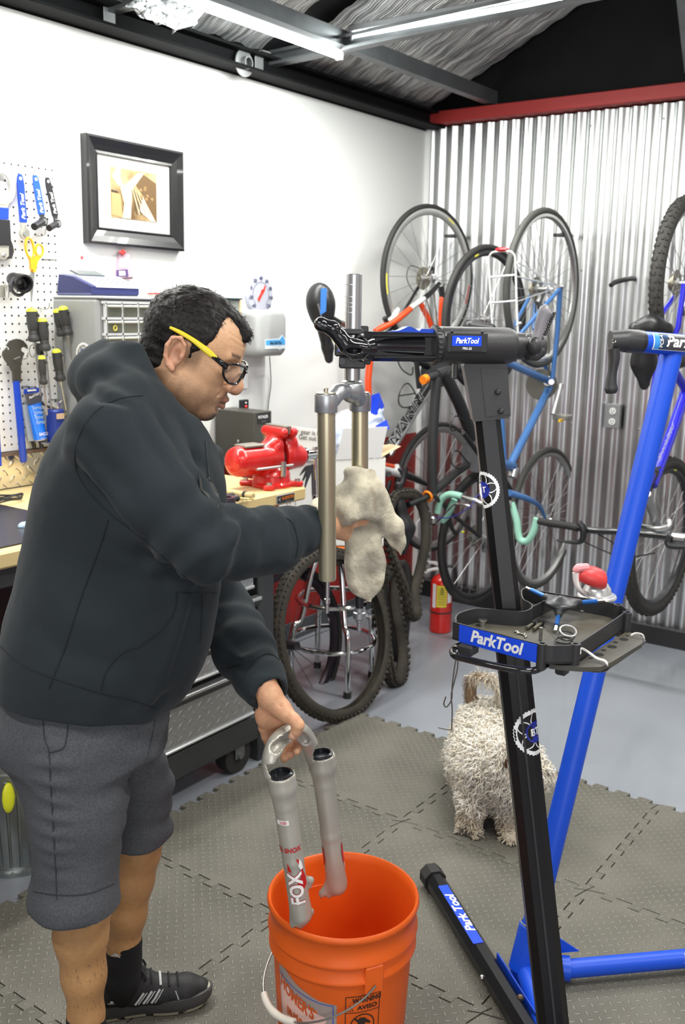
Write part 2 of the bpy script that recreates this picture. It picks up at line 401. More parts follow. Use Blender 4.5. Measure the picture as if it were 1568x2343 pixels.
# ================================================================ THE ROOM
WX, WY, WTOP = 4.568, 2.801, 2.46
white = M('white_paint', (.84, .85, .83), .75, bump=(60, .0006)); redp = M('red_paint', (.35, .022, .018), .5, bump=(50, .0004))
blackp = M('black_steel', (.009, .009, .010), .7, var=(6, .3), spec=.15); galv = M('galvanised', (.42, .43, .43), .4, .6, var=(5, .25))
fl = M('floor_epoxy', (.265, .285, .32), .3, var=(2.5, .14), bump=(3, .0006)); fl.node_tree.nodes['Principled BSDF'].inputs['Coat Weight'].default_value = .15
f = B().box((.6, .2, -.05), (9, 6.4, .1)).build('floor', fl, smooth=False); tag(f, kind='structure')
def wall(name, boxes, kind='structure'):
    b = B(); ms = [white, redp]
    for c, s, m in boxes: b.mat(m).box(c, s)
    return tag(b.build(name, ms, smooth=False), kind=kind)
wl = wall('wall_left', [((.8, WY + .06, 1.675), (9, .12, 1.55), 0), ((.8, WY + .06, .45), (9, .12, .9), 1)])
wall('wall_front', [((.8, -3.06, 1.8), (9, .12, 1.6), 0), ((.8, -3.06, .5), (9, .12, 1.0), 1)])
wall('wall_rear', [((-3.4, -.1, 1.7), (.12, 5.8, 1.8), 0), ((-3.4, -.1, .4), (.12, 5.8, .8), 1)])
tag(B().box((.8, WY - .004, .045), (7.5, .008, .09), bev=.002).build('baseboard_left', M('grey_vinyl', (.075, .085, .09), .4), smooth=False), kind='structure')
tag(B().box((WX - .012, WY - .012, 1.23), (.03, .03, 2.46), bev=.004).build('trim_1', white, smooth=False), kind='structure')
# corrugated sheets: each overlapping sheet is a piece of the wall
def corr_mat():
    m = M('corrugated_zinc', (.68, .69, .69), .34, 1., var=(3.5, .15)); nt = m.node_tree; L = nt.links; b = nt.nodes['Principled BSDF']
    tc = N(nt, 'ShaderNodeTexCoord'); mp = N(nt, 'ShaderNodeMapping'); mp.inputs['Scale'].default_value = (7, 7, .5); L.new(tc.outputs['Object'], mp.inputs[0])
    nz = N(nt, 'ShaderNodeTexNoise'); nz.inputs['Scale'].default_value = 2.2; nz.inputs['Detail'].default_value = 8; L.new(mp.outputs[0], nz.inputs['Vector'])
    r = N(nt, 'ShaderNodeMapRange'); r.inputs['From Min'].default_value = .3; r.inputs['From Max'].default_value = .75; r.inputs['To Min'].default_value = .28; r.inputs['To Max'].default_value = .40
    L.new(nz.outputs['Fac'], r.inputs['Value']); L.new(r.outputs[0], b.inputs['Roughness'])
    bp = N(nt, 'ShaderNodeBump'); bp.inputs['Distance'].default_value = .0008; L.new(nz.outputs['Fac'], bp.inputs['Height']); L.new(bp.outputs[0], b.inputs['Normal'])
    return m
cz = corr_mat(); backing = B().box((WX + .06, -.1, 1.6), (.06, 5.8, 3.2)).build('wall_right', M('dark_backing', .03, .8), smooth=False); tag(backing, kind='structure')
per = .0676; y1 = WY - .01
for k in range(7):
    ya = y1 - k * .82; yb = max(ya - .82 - .045, -2.98); n = int((ya - yb) / per * 12); rows = []
    for z in (.09, .8, 1.6, 2.465):
        r = []
        for i in range(n + 1):
            y = ya + (yb - ya) * i / n; ph = 2 * pi * (y1 - y) / per; c = math.cos(ph); x = WX - .002 - .0088 * (1 + math.copysign(abs(c) ** .8, c)) - (.0022 if k % 2 else 0) - .002 * math.sin(z * 2 + k)
            r.append((x, y, z))
        rows.append(r)
    B().grid(rows).build('metal_sheet', cz, backing, angle=None)
scr = B()
for k in range(16):
    for z in (.35, 1.02, 1.75, 2.4): scr.lathe((WX - .021, y1 - per * (2.5 + 5 * k) - per * .5, z), [(.006, 0), (.006, .003), (.003, .006)], 8, axis=(-1, 0, 0))
tag(scr.build('screw_head', galv, backing), kind='stuff')
tag(B().box((WX - .035, -.1, .045), (.05, 5.8, .09), bev=.003).build('baseboard_right', M('black_vinyl', (.02, .02, .022), .5), smooth=False), kind='structure')
# red beam on top of the sheets, black gable above, black beam along the left wall
tag(B().box((WX - .03, -.08, 2.502), (.09, 5.78, .06), bev=.003).build('trim_2', M('red_beam', (.36, .03, .028), .5), smooth=False), kind='structure')
g = B().prism([(-3, 2.532), (2.86, 2.532), (2.86, 2.545), (.35, 3.73), (-3, 2.2)], .05, (WX - .01, 0, 0), (0, 1, 0), (0, 0, 1), z=(1, 0, 0)).build('wall_gable', blackp, smooth=False); tag(g, kind='structure')
g = B(); g.box((.8, 2.80, 2.495), (7.6, .10, .07)); g.box((.8, 2.75, 2.462), (7.6, .10, .010)); g.box((.8, 2.75, 2.526), (7.6, .10, .010)); tag(g.build('trim_3', blackp, smooth=False), kind='structure')
sl = -.467; rz_ = lambda y: 2.53 + .467 * (2.80 - y)
deck = B(); deck.add([(-3.4, 2.86, rz_(2.86) + .06), (WX + .1, 2.86, rz_(2.86) + .06), (WX + .1, .35, rz_(.35) + .06), (-3.4, .35, rz_(.35) + .06), (WX + .1, -3.1, 2.3), (-3.4, -3.1, 2.3)], [(0, 1, 2, 3), (3, 2, 4, 5)])
ceil = tag(deck.build('ceiling', M('roof_deck', (.03, .03, .032), .8), smooth=False, fix=False), kind='structure')
def foil_mat():
    m = M('foil_blanket', (.62, .63, .64), .42, .6); nt = m.node_tree; L = nt.links; b = nt.nodes['Principled BSDF']
    tc = N(nt, 'ShaderNodeTexCoord'); w_ = N(nt, 'ShaderNodeTexWave'); w_.inputs['Scale'].default_value = 26; w_.inputs['Distortion'].default_value = 2.5; w_.inputs['Detail'].default_value = 3; w_.bands_direction = 'X'; L.new(tc.outputs['Object'], w_.inputs['Vector'])
    mp = N(nt, 'ShaderNodeMapping'); mp.inputs['Scale'].default_value = (9, .7, .7); L.new(tc.outputs['Object'], mp.inputs[0]); nz = N(nt, 'ShaderNodeTexNoise'); nz.inputs['Scale'].default_value = 7; nz.inputs['Detail'].default_value = 7; L.new(mp.outputs[0], nz.inputs['Vector'])
    a = N(nt, 'ShaderNodeMath', operation='ADD'); L.new(w_.outputs['Fac'], a.inputs[0]); L.new(nz.outputs['Fac'], a.inputs[1])
    bp = N(nt, 'ShaderNodeBump'); bp.inputs['Distance'].default_value = .006; L.new(a.outputs[0], bp.inputs['Height']); L.new(bp.outputs[0], b.inputs['Normal'])
    rp = N(nt, 'ShaderNodeValToRGB'); rp.color_ramp.elements[0].color = (.2, .2, .2, 1); rp.color_ramp.elements[1].color = (.8, .81, .82, 1); rp.color_ramp.elements[0].position = .35; rp.color_ramp.elements[1].position = .62; L.new(nz.outputs['Fac'], rp.inputs[0]); L.new(rp.outputs[0], b.inputs['Base Color'])
    return m
fm = foil_mat()
def blanket(x0, x1, ya, yb, sag=.012):
    nx, ny = int((x1 - x0) / .03) + 2, int((ya - yb) / .03) + 2; rows = []
    for j in range(ny):
        y = ya + (yb - ya) * j / (ny - 1); r = []
        for i in range(nx):
            x = x0 + (x1 - x0) * i / (nx - 1); e = min(1, min(i, nx - 1 - i) / 3.)
            r.append((x, y, rz_(y) - sag * e - .006 * math.sin(x * 47 + y * 9) * e - .004 * math.sin(y * 61 + x * 13)))
        rows.append(r)
    return B().grid(rows).build('foil_blanket', fm, ceil, angle=None)
blanket(3.34, 4.5, 2.80, .4); blanket(2.50, 3.18, 2.74, .4); blanket(1.2, 2.36, 2.2, .4)
# crumpled corner of foil hanging past the beam near the first bracket
b = B(); rows = []
for j in range(12):
    r = []
    for i in range(12):
        s_, t = i / 11, j / 11; p = PY(300 + 160 * s_ - 0 * t, -20 + 95 * t * (1 - .8 * abs(s_ - .68)), 2.5); r.append(p + np.array([0, .03 * math.sin(i * 2.1 + j), .012 * math.sin(i * 1.7) * math.cos(j * 2.3)]))
    rows.append(r)
b.grid(rows).build('foil_blanket', fm, ceil, angle=None)
def channel(p, q, wdt=.05, hgt=.09, name='steel_channel'):
    """C-section purlin, open to one side"""
    p, q = np.array(p, float), np.array(q, float); x, y, z = frame(q - p, (0, 0, 1)); pr = [(-hgt / 2, -wdt / 2), (hgt / 2, -wdt / 2), (hgt / 2, wdt / 2), (hgt / 2 - .012, wdt / 2), (hgt / 2 - .012, wdt / 2 - .003), (hgt / 2 - .003, wdt / 2 - .003), (hgt / 2 - .003, -wdt / 2 + .003), (-hgt / 2 + .003, -wdt / 2 + .003), (-hgt / 2 + .003, wdt / 2 - .003), (-hgt / 2 + .012, wdt / 2 - .003), (-hgt / 2 + .012, wdt / 2), (-hgt / 2, wdt / 2)]
    return B().loft([[p + x * a + y * c for a, c in pr], [q + x * a + y * c for a, c in pr]]).build(name, M('galv_channel', (.25, .26, .27), .45, .6, var=(8, .3)), ceil, smooth=False, angle=None)
channel((WX, 2.43, 2.572), (0, 2.43, 2.572), .045, .062)
channel((3.26, 2.79, 2.535), (3.26, -.5, 2.63), .045, .055); channel((2.41, 2.79, 2.535), (2.41, -.5, 2.63), .045, .055)
channel((WX, 1.47, 2.60), (3.9, 1.40, 3.2), .06, .06)
channel((3.29, 2.4, 2.76), (3.29, .2, 3.55), .05, .08)
for k, u in enumerate(((250, 30), (593, 143))):
    p = PY(*u, 2.735); b = B(); b.box(p, (.05, .004, .07), bev=.001); b.box(p + [0, -.02, .035], (.05, .04, .004)); b.build('angle_bracket', galv, ceil, smooth=False)
p = PY(557, 145, 2.735); b = B().lathe(p, [(.018, 0), (.05, 0), (.05, .006), (.024, .009), (.024, .03), (.018, .03)], 28, axis=(0, -1, 0), cap=False); b.build('pipe_flange', galv, ceil)
# LED strip lamps in view
led = M('led_tube', (1, 1, 1), .4, emit=((.93, 1, .97), 42)); body = M('lamp_body', (.5, .51, .52), .4, .3)
def lamp(a, c, label):
    a, c = np.array(a, float), np.array(c, float); t = thing('strip_lamp', (a + c) / 2, label, 'ceiling lamp'); d = nrm(c - a); side = nrm(np.cross(d, Z_))
    B().cyl(a + [0, 0, -.0], c, .0135, 14).build('light_tube', led, t)
    B().box((a + c) / 2 + [0, 0, .026], (np.linalg.norm(c - a) + .03, .04, .024), ax=(d, np.cross(Z_, d), Z_), bev=.003).build('housing', body, t, smooth=False)
    for e in (a, c): B().box(e + [0, 0, .008], (.012, .03, .05), ax=(d, np.cross(Z_, d), Z_), bev=.002).build('end_holder', body, t, smooth=False)
lamp((3.255, 2.41, 2.505), (2.05, 2.41, 2.505), 'bright LED tube running along the white wall side of the ceiling')
lamp((3.29, 2.37, 2.575), (3.29, 1.15, 2.575), 'bright LED tube crossing the foil roof towards the corrugated wall')
# power outlet
p = PX(1405, 952, WX - .03); t = thing('power_outlet', p, 'grey metal double power outlet on the corrugated wall', 'outlet')
B().box(p, (.03, .07, .115), bev=.003).build('cover_plate', M('outlet_grey', (.33, .34, .34), .4, .5), t, smooth=False)
for s_ in (1, -1):
    q = p + [-.017, 0, .025 * s_]; B().lathe(q, [(.0165, 0), (.0165, .003), (.001, .003)], 20, axis=(-1, 0, 0)).build('socket', M('socket_white', (.75, .75, .72), .4), t)
    b = B(); [b.box(q + [-.0035, o, .002], (.001, .0025, .009)) for o in (-.006, .006)]; b.box(q + [-.0035, 0, -.009], (.001, .005, .005)); b.build('slot', M('slot_dark', .02, .6), t, smooth=False)
# ---------------------------------------------------------------- foam mats with jigsaw edges
foam = treadplate('foam_mat', (.150, .142, .118), .022, .0022, .75, 0, col2=(.20, .19, .16), var=(5, .3))
xs = [2.95, 2.35, 1.75, 1.15, .55]; ys = [2.05, 1.455, .86, .265, -.33]
def jig(n, L, amp=.009):
    """zig-zag of dovetail teeth along an edge of length L: list of (s, offset)"""
    o = []; st = L / n
    for i in range(n):
        a = i * st; o += [(a + st * .12, -amp), (a + st * .40, -amp), (a + st * .34, amp), (a + st * .92, amp), (a + st * .98 - .0001, -amp)]
    return o
J = jig(8, .6, .012)
def mat_tile(i, j, label, group=None):
    x1, y1_ = xs[i], ys[j]; x0, y0 = x1 - .6, y1_ - .595; g_ = .0022; pts = []
    K = [(s_, o) for s_, o in J if .02 < s_ < .57]; dx, dy = .0, .0
    pts.append((x0 + g_, y0 + g_)); pts += [(x0 + s_, y0 + o + g_) for s_, o in K]
    pts.append((x1 - g_, y0 + g_)); pts += [(x1 + o - g_, y0 + s_ * .9917) for s_, o in K]
    pts.append((x1 - g_, y1_ - g_)); pts += [(x0 + s_, y1_ + o - g_) for s_, o in reversed(K)]
    pts.append((x0 + g_, y1_ - g_)); pts += [(x0 + o + g_, y0 + s_ * .9917) for s_, o in reversed(K)]
    th = RNG.uniform(-.001, .001)
    b = B(); b.prism(pts, .012 + th, (0, 0, 0), X_, Y_); o = b.build('floor_mat', foam, smooth=False, angle=None); tag(o, label, 'floor mat', 'interlocking foam floor mats'); return o
rows_n = ['by the tool chest', 'second row from the tool chest', 'third row from the tool chest', 'fourth row from the tool chest', 'nearest the camera']
cols_n = ['nearest the corrugated wall', 'second column from the corrugated wall', 'third column from the corrugated wall', 'fourth column from the corrugated wall', 'last column']
for i in range(4):
    for j in range(4):
        if (i, j) in ((3, 3), (2, 3), (3, 2)): continue
        mat_tile(i, j, 'grey foam jigsaw mat, ' + rows_n[j] + ', ' + cols_n[i])
# ================================================================ BENCH, TOOL CHEST, WALL THINGS
def wy(u, v, off=0.): return PY(u, v, WY - off)
def pr(px, d): return px * d / FPX
def flat(name, pts, off, th, mt, parent, Y=None, smooth=False, angle=None):
    """pixel outline laid on a plane parallel to the left wall, th thick towards the room"""
    q = [PY(u, v, (WY - off) if Y is None else Y) for u, v in pts]
    return B().prism([(p[0], p[2]) for p in q], th, (0, q[0][1], 0), X_, Z_, z=(0, -1, 0)).build(name, mt, parent, smooth=smooth, angle=angle)
maple = M('maple_top', (.72, .56, .27), .45, var=(1.6, .2, (.62, .45, .2)), bump=(40, .0003)); dsteel = M('dark_steel', (.05, .053, .056), .42, .3, var=(10, .2))
chrome = M('chrome', (.8, .8, .8), .12, 1.); steel = M('brushed_steel', (.55, .55, .53), .3, 1.); blk = M('black_plastic', (.018, .018, .02), .38); rub = M('black_rubber', (.022, .021, .02), .7)
wht = M('white_plastic', (.82, .82, .82), .4); blu = M('tool_blue', (.008, .055, .48), .35, coat=.3); yel = M('lime_yellow', (.75, .78, .03), .4); dark = M('matt_dark', (.03, .03, .032), .6)
ptxt = M('print_black', (.02, .02, .02), .6); wtxt = M('print_white', (.85, .85, .85), .5); card = M('white_card', (.78, .78, .75), .7); kraft = M('kraft_card', (.56, .40, .24), .8)
FY = 2.065   # front of the bench
t = thing('workbench', (1.6, 2.43, 0), 'maple-topped workbench on dark steel legs along the white wall', 'workbench')
b = B(); nb = 11
for k in range(nb): pass
B().box((1.39, (FY + 2.79) / 2, .9225), (2.49, 2.79 - FY, .045), bev=.006).build('worktop', maple, t, smooth=False)
for x in (2.445, .4):
    for y in (2.115, 2.70): B().box((x, y, .45), (.085, .06, .9), bev=.004).build('leg', dsteel, t, smooth=False)
B().box((1.42, 2.74, .3), (2.0, .03, .08), bev=.003).build('back_rail', dsteel, t, smooth=False); B().box((1.42, 2.12, .87), (2.0, .04, .06), bev=.003).build('front_rail', dsteel, t, smooth=False)
lx = [PY(633, 1132, FY), PY(672, 1124, FY)]; a_ = lx[0]; c_ = lx[1]; cx = (a_ + c_) / 2
lg = B().box((cx[0], FY - .0015, .921), (c_[0] - a_[0] + .004, .003, .03), bev=.001).build('name_plate', M('plate_silver', (.55, .56, .57), .35, .7), t, smooth=False)
B().box((cx[0], FY - .0035, .921), (c_[0] - a_[0] - .003, .002, .0245)).build('plate_face', ptxt, lg, smooth=False)
text('lettering', 'GLADIATOR', .0145, M('print_orange', (.85, .22, .01), .5), lg, (cx[0] + .008, FY - .0045, .924), X_, Z_, off=.02, sx=.78)
text('lettering', '— — —', .006, wtxt, lg, (cx[0] + .008, FY - .0045, .9135), X_, Z_, off=.01)
b = B(); q = (cx[0] - .036, FY - .005, .922); b.prism([(-.007, 0), (.006, .008), (.003, .0), (.006, -.008)], .0004, q, X_, Z_); b.build('emblem', M('plate_silver', .5), lg, smooth=False)
# tool chest
tread = treadplate('tread_silver', (.42, .43, .44), .030, .0012, .33, .85, (0, 2))
t = thing('tool_chest', (2.05, 2.4, 0), 'rolling steel tool chest with diamond-plate drawers under the bench', 'tool chest')
B().box((2.05, 2.44, .50), (.62, .62, .80), bev=.006).build('body', dsteel, t, smooth=False)
B().box((2.05, 2.115, .145), (.66, .10, .09), bev=.004).build('base_rail', dsteel, t, smooth=False)
zz = [(.202, .365), (.40, .492), (.53, .60), (.645, .74), (.775, .85)]
strip_m = M('edge_aluminium', (.62, .63, .64), .28, .9, bump=(200, .0004))
for k, (z0, z1) in enumerate(zz):
    for (x0, x1) in ((1.76, 2.352),):
        d = B().box(((x0 + x1) / 2, 2.095, (z0 + z1) / 2), (x1 - x0, .07, z1 - z0), bev=.003).build('drawer', tread, t, smooth=False)
        B().box(((x0 + x1) / 2, 2.058, z0 + .006), (x1 - x0, .012, .012), bev=.004).build('lower_edge', strip_m, d, smooth=False)
        h = B(); h.box(((x0 + x1) / 2 + .012, 2.052, z1 + .011), (x1 - x0 + .01, .03, .012), bev=.002).mat(1).box(((x0 + x1) / 2 + .012, 2.050, z1 - .004), (x1 - x0 + .012, .02, .020), bev=.006); h.build('pull_strip', [strip_m, blk], d, smooth=False)
for x in (2.30, 1.80):
    c = B(); c.cyl((x, 2.085, .062), (x, 2.135, .062), .0615, 28); w_ = c.build('caster_wheel', rub, t, angle=.5)
    c = B(); c.box((x + .0, 2.078, .105), (.045, .006, .10), bev=.002); c.cyl((x, 2.07, .065), (x, 2.08, .065), .012, 12); c.build('caster_fork', M('fork_grey', (.2, .21, .22), .4, .7), t)
# tread plate upstand and pegboard
t = thing('backsplash', (1.6, 2.79, .95), 'polished diamond-plate upstand between bench and pegboard', 'backsplash')
tag(B().box((1.2, 2.786, 1.003), (2.0, .01, .108)).build('plate', treadplate('tread_mirror', (.7, .66, .58), .036, .002, .16, .95, (0, 2)), t, smooth=False))
B().box((1.2, 2.783, 1.062), (2.0, .018, .012)).build('top_trim', M('trim_brown', (.16, .11, .09), .6), t, smooth=False)
pegm = M('pegboard_white', (.83, .83, .82), .55)
t = thing('pegboard', (1.6, 2.79, 1.5), 'white perforated pegboard hung with bicycle tools', 'pegboard')
B().box((1.2, 2.788, 1.53), (2.04, .008, .92), bev=.001).build('board', pegm, t, smooth=False)
hx0, hz0, pit = PY(119, 391, 2.784)[0], PY(119, 391, 2.784)[2], .0262
hb = B(); 
for i in range(17):
    for k in range(36): hb.lathe((hx0 - i * pit, 2.7838, hz0 - k * pit + .002), [(.0034, 0), (.0034, .0006)], 7, axis=(0, -1, 0))
tag(hb.build('peg_hole', M('hole_dark', (.01, .012, .012), .9), t, smooth=False, fix=False), kind='stuff')
hook_m = M('hook_wire', (.5, .52, .52), .3, .9)
def hook(u, v, ln=.05, up=.018, sx=0.):
    p = PY(u, v, 2.784); b = B().tube([p, p + [0, -ln * .5, -.004], p + [sx * .5, -ln * .9, .001], p + [sx, -ln, up]], .0016, 6, sm=3); return b.build('peg_hook', hook_m, t)
for h in ((57, 402), (88, 405), (119, 409), (83, 538), (92, 705), (154, 706), (43, 818), (113, 816), (129, 790), (61, 882), (126, 912), (10, 647)): hook(*h)
for (u, v) in ((110, 593), (64, 884), (126, 914)):
    a = PY(u - 15, v, 2.782); c = PY(u + 15, v + 1, 2.782); B().tube([a, c], .0012, 5).build('peg_hook', M('hook_dark', (.06, .07, .07), .4, .5), t)
def wrench(name, label, head, blade, tip, w_px, cols, Y, txtm, ring=None, sock=None):
    """flat ratchet-like hanging tool: blade from head px to tip px"""
    a, c = PY(*head, Y), PY(*tip, Y); mid = PY(*blade, Y); o = thing(name, mid, label, 'wrench'); d = nrm(c - a); s_ = nrm(np.cross(d, Y_)); w2 = w_px / 2 * .00172
    L1 = np.linalg.norm(mid - a)
    out = [(-w2 * .75, 0), (-w2 * .4, -w2 * .6), (w2 * .4, -w2 * .6), (w2 * .75, 0), (w2, .02), (w2, L1), (-w2, L1), (-w2, .02)]
    B().prism([(p, q) for p, q in out], .006, a, s_, d, z=-Y_).build('handle', cols[0], o, smooth=False, angle=None)
    B().cyl(a + d * .006 + [0, -.0055, 0], a + d * .006 + [0, -.0068, 0], w2 * .42, 16).build('hang_hole', wht, o)
    L2 = np.linalg.norm(c - a)
    B().prism([(-w2 * .8, L1), (w2 * .8, L1), (w2 * .7, L2 - .015), (-w2 * .7, L2 - .015)], .005, a, s_, d, z=-Y_).build('shank', cols[1], o, smooth=False, angle=None)
    B().cyl(c + [0, 0, 0], c + [0, -.009, 0], w2 * 1.25 if not ring else ring, 24).build('ratchet_head', cols[1], o, angle=.5)
    B().cyl(c + [0, -.009, 0], c + [0, -.013, 0], w2 * .7, 16).build('pivot', M('pivot_steel', (.5, .52, .5), .3, .8), o, angle=.5)
    if sock is not None: s2 = PY(*sock, Y - .03); B().cyl(c + [0, -.002, 0], s2, w2 * .95, 16).build('socket', blk, o, angle=.5)
    text('lettering', 'Park Tool', w2 * 1.5, txtm, o, a + d * L1 * .66 + [0, -.0068, 0], -d, s_ * -1, off=.02, shear=.3)
    return o
khaki = M('tool_nickel', (.5, .49, .43), .4, .5)
wrench('spanner', 'blue-handled flat wrench with round grey end, left of the two short ratchets', (44, 404), (52, 509), (54, 535), 15, (blu, khaki), 2.765, wtxt, ring=.018)
wrench('ratchet_driver', 'bright blue crank tool with black socket, hung beside the straight blue wrench', (79, 406), (95, 490), (97, 507), 14, (M('tool_blue_light', (.02, .11, .75), .35), dark), 2.765, wtxt, sock=(78, 519))
wrench('ratchet_driver', 'all-black crank tool, rightmost in the top row of the pegboard', (107, 411), (124, 494), (129, 512), 13, (blk, dark), 2.765, wtxt, sock=(112, 522))
# big freewheel wrench cut by the left edge of the frame
t2 = thing('cone_wrench', PY(5, 480, 2.76), 'large nickel ring wrench with blue and black grip at the left edge', 'wrench')
th = np.linspace(0, 2 * pi, 33)[:-1]; c0 = PY(2, 423, 2.77)
B().prism([(.052 * math.cos(a), .060 * math.sin(a)) for a in th], .006, c0, X_, Z_, z=-Y_, hole=[(.030 * math.cos(a), .034 * math.sin(a)) for a in th]).build('ring_head', khaki, t2, smooth=False)
flat('neck', [(-16, 450), (27, 436), (19, 464), (14, 476), (-14, 474)], .03, .006, khaki, t2); flat('blue_grip', [(-14, 474), (14, 477), (14, 503), (-14, 502)], .026, .014, blu, t2); flat('black_grip', [(-14, 503), (15, 504), (18, 560), (-14, 560)], .026, .018, blk, t2)
flat('pivot_plate', [(-12, 562), (15, 562), (15, 586), (6, 594), (-8, 592)], .026, .012, khaki, t2); flat('latch_arm', [(18, 541), (26, 560), (29, 575), (24, 592), (16, 592), (17, 570), (12, 545)], .024, .008, dark, t2); p = PY(7, 584, 2.755); B().lathe(p, [(.008, 0), (.008, .006), (.004, .010)], 16, axis=(0, -1, 0)).build('pivot_bolt', steel, t2)
# scissors
sc_m = M('orange_handle', (.85, .40, .015), .35, coat=.4); t2 = thing('scissors', PY(75, 600, 2.74), 'orange-handled scissors hanging open end up on the pegboard', 'scissors')
def loop(c, rx, ry, tilt, r, mt, parent, Y=2.745, name='finger_loop'):
    p = PY(*c, Y); b = B(); pts = []
    for a in np.linspace(0, 2 * pi, 25)[:-1]:
        x, z = rx * math.cos(a), ry * math.sin(a); pts.append(p + [x * math.cos(tilt) - z * math.sin(tilt), 0, x * math.sin(tilt) + z * math.cos(tilt)])
    return b.tube(pts, r, 8, closed=True).build(name, mt, parent)
loop((68, 568), .0155, .032, .1, .0042, sc_m, t2); loop((90, 573), .0145, .019, -.1, .004, sc_m, t2)
flat('handle_body', [(62, 583), (70, 590), (77, 588), (83, 582), (95, 585), (84, 597), (80, 612), (79, 622), (73, 624), (68, 620), (66, 600)], .05, .009, sc_m, t2); flat('blade', [(69, 622), (78, 622), (75, 660), (71, 692), (68, 660)], .053, .004, steel, t2)
p = PY(74, 617, 2.74); B().lathe(p, [(.004, 0), (.004, .002), (.001, .004)], 12, axis=(0, -1, 0)).build('rivet', M('rivet_orange', (.6, .25, .01), .3), t2)
# sockets on a hook + clip
t2 = thing('freewheel_socket', PY(50, 645, 2.72), 'pair of black ribbed socket rings on one hook left of the scissors', 'socket')
a, c = PY(28, 638, 2.77), PY(52, 648, 2.70); d = nrm(c - a); B().lathe(a, [(.020, 0), (.023, .01), (.023, .03), (.020, .04), (.028, .05), (.030, .085), (.024, .086), (.02, .05), (.008, .049)], 26, axis=d, cap=False).build('socket_body', blk, t2, angle=.5)
loop((42, 655), .027, .028, 0, .0055, M('ring_dark', (.05, .05, .055), .4), t2, Y=2.715, name='loose_ring'); b = B()
for k in range(14): an = 2 * pi * k / 14; x, y, z = frame(d); b.box(c + x * .024 * math.cos(an) + y * .024 * math.sin(an) + d * -.002, (.003, .003, .012), ax=(x, y, z))
tag(b.build('spline_teeth', blk, t2, smooth=False), kind='stuff')
t2 = thing('spring_clip', PY(10, 660, 2.75), 'small grey steel clip at the left edge below the ring wrench', 'clip')
flat('plate', [(-6, 652), (10, 652), (9, 681), (-6, 681)], .04, .003, khaki, t2); p = PY(14, 655, 2.745); B().tube([PY(10, 680, 2.75), PY(9, 656, 2.745), PY(14, 650, 2.735), PY(20, 656, 2.73), PY(18, 681, 2.73)], .0035, 6, sm=3).build('bent_jaw', steel, t2)
# screwdrivers: handle top px, handle end px, tip px
def driver(top, end, tip, w_, Y, label, extra=None):
    a, c, e = PY(*top, Y), PY(*end, Y), PY(*tip, Y + .01); o = thing('screwdriver', (a + c) / 2, label, 'screwdriver'); d = nrm(c - a); L = np.linalg.norm(c - a); r = w_ / 2 * .00158
    B().lathe(a, [(r * .15, 0), (r * .6, .002), (r * .86, .008), (r * .92, .0115)], 20, axis=d).build('butt_cap', yel, o)
    hb = M('driver_grip', (.035, .035, .035), .5)
    prof = [(r * .92, .0118), (r * .95, .03), (r * 1.0, L * .45), (r * .9, L * .6)]
    for k in range(4): prof += [(r * .86, L * (.66 + .035 * k)), (r * .80, L * (.672 + .035 * k))]
    prof += [(r * .95, L * .84), (r * 1.08, L * .9), (r * 1.0, L * .97), (r * .7, L)]
    B().lathe(a, prof, 22, axis=d).build('handle', hb, o, angle=.8)
    hh = a + d * .022; B().cyl(hh + [r * .35, -r * .90, 0], hh + [r * .35, -r * 1.03, 0], .005, 12).build('hang_hole', ptxt, o)
    ax = nrm(e - c); B().tube([c, c + ax * .012, c + ax * .0125, e - ax * .012, e], [.006, .006, .0032, .0032, .0024], 10).build('shaft', steel, o, angle=.5)
    return o
grp = None
driver((72, 704), (79, 782), (93, 905), 25, 2.72, 'black screwdriver with lime cap, upper left of the bunch')
driver((96, 727), (104, 803), (118, 941), 22, 2.70, 'black screwdriver with lime cap, its grip overlapping the upper-left one')
driver((130, 706), (141, 769), (150, 870), 20, 2.73, 'screwdriver with lime cap half hidden behind the rightmost one')
driver((143, 700), (155, 766), (174, 865), 22, 2.69, 'rightmost screwdriver, its long shaft crossing the grey cabinet')
driver((95, 813), (100, 880), (108, 950), 16, 2.68, 'small screwdriver with blue sheen hanging lower middle')
driver((128, 798), (139, 872), (151, 938), 21, 2.70, 'stubby-gripped screwdriver alone at lower right of the bunch')
# multi-tool behind the drivers
t2 = thing('chain_tool', PY(76, 805, 2.75), 'chrome chain tool glimpsed behind the screwdriver shafts', 'tool'); loop((74, 803), .012, .02, 0, .002, steel, t2, Y=2.755, name='wire_loop'); flat('tool_body', [(82, 785), (92, 785), (96, 812), (84, 812)], .03, .02, blk, t2)
# pedal wrench with long blue grip; second one at the left edge
t2 = thing('pedal_wrench', PY(40, 900, 2.74), 'dark double-jawed headset spanner with a long blue dipped handle', 'wrench')
flat('jaw_plate', [(5, 804), (12, 797), (19, 803), (21, 797), (13, 790), (20, 780), (36, 775), (50, 779), (60, 791), (58, 796), (51, 793), (45, 797), (46, 803), (53, 808), (49, 818), (45, 835), (45, 876), (28, 876), (27, 852), (20, 838), (8, 822), (4, 812)], .045, .008, M('jaw_dark', (.075, .07, .06), .5, .4), t2)
a, c = PY(37, 872, 2.748), PY(54, 1058, 2.748); B().tube([a, a + (c - a) * .5, c - (c - a) * .03, c], [.0125, .0135, .0135, .009], 16, flat=(.62, 1), x0=Y_).build('dipped_grip', blu, t2)
p = PY(46, 816, 2.735); B().tube([PY(32, 822, 2.745), p], .0018, 6).build('hook_tip', steel, t2)
t2 = thing('pedal_wrench', PY(-4, 1000, 2.73), 'second long blue tool grip just entering the left edge', 'wrench'); a, c = PY(-14, 900, 2.74), PY(-4, 1066, 2.74); B().tube([a, c], .0115, 14).build('dipped_grip', blu, t2)
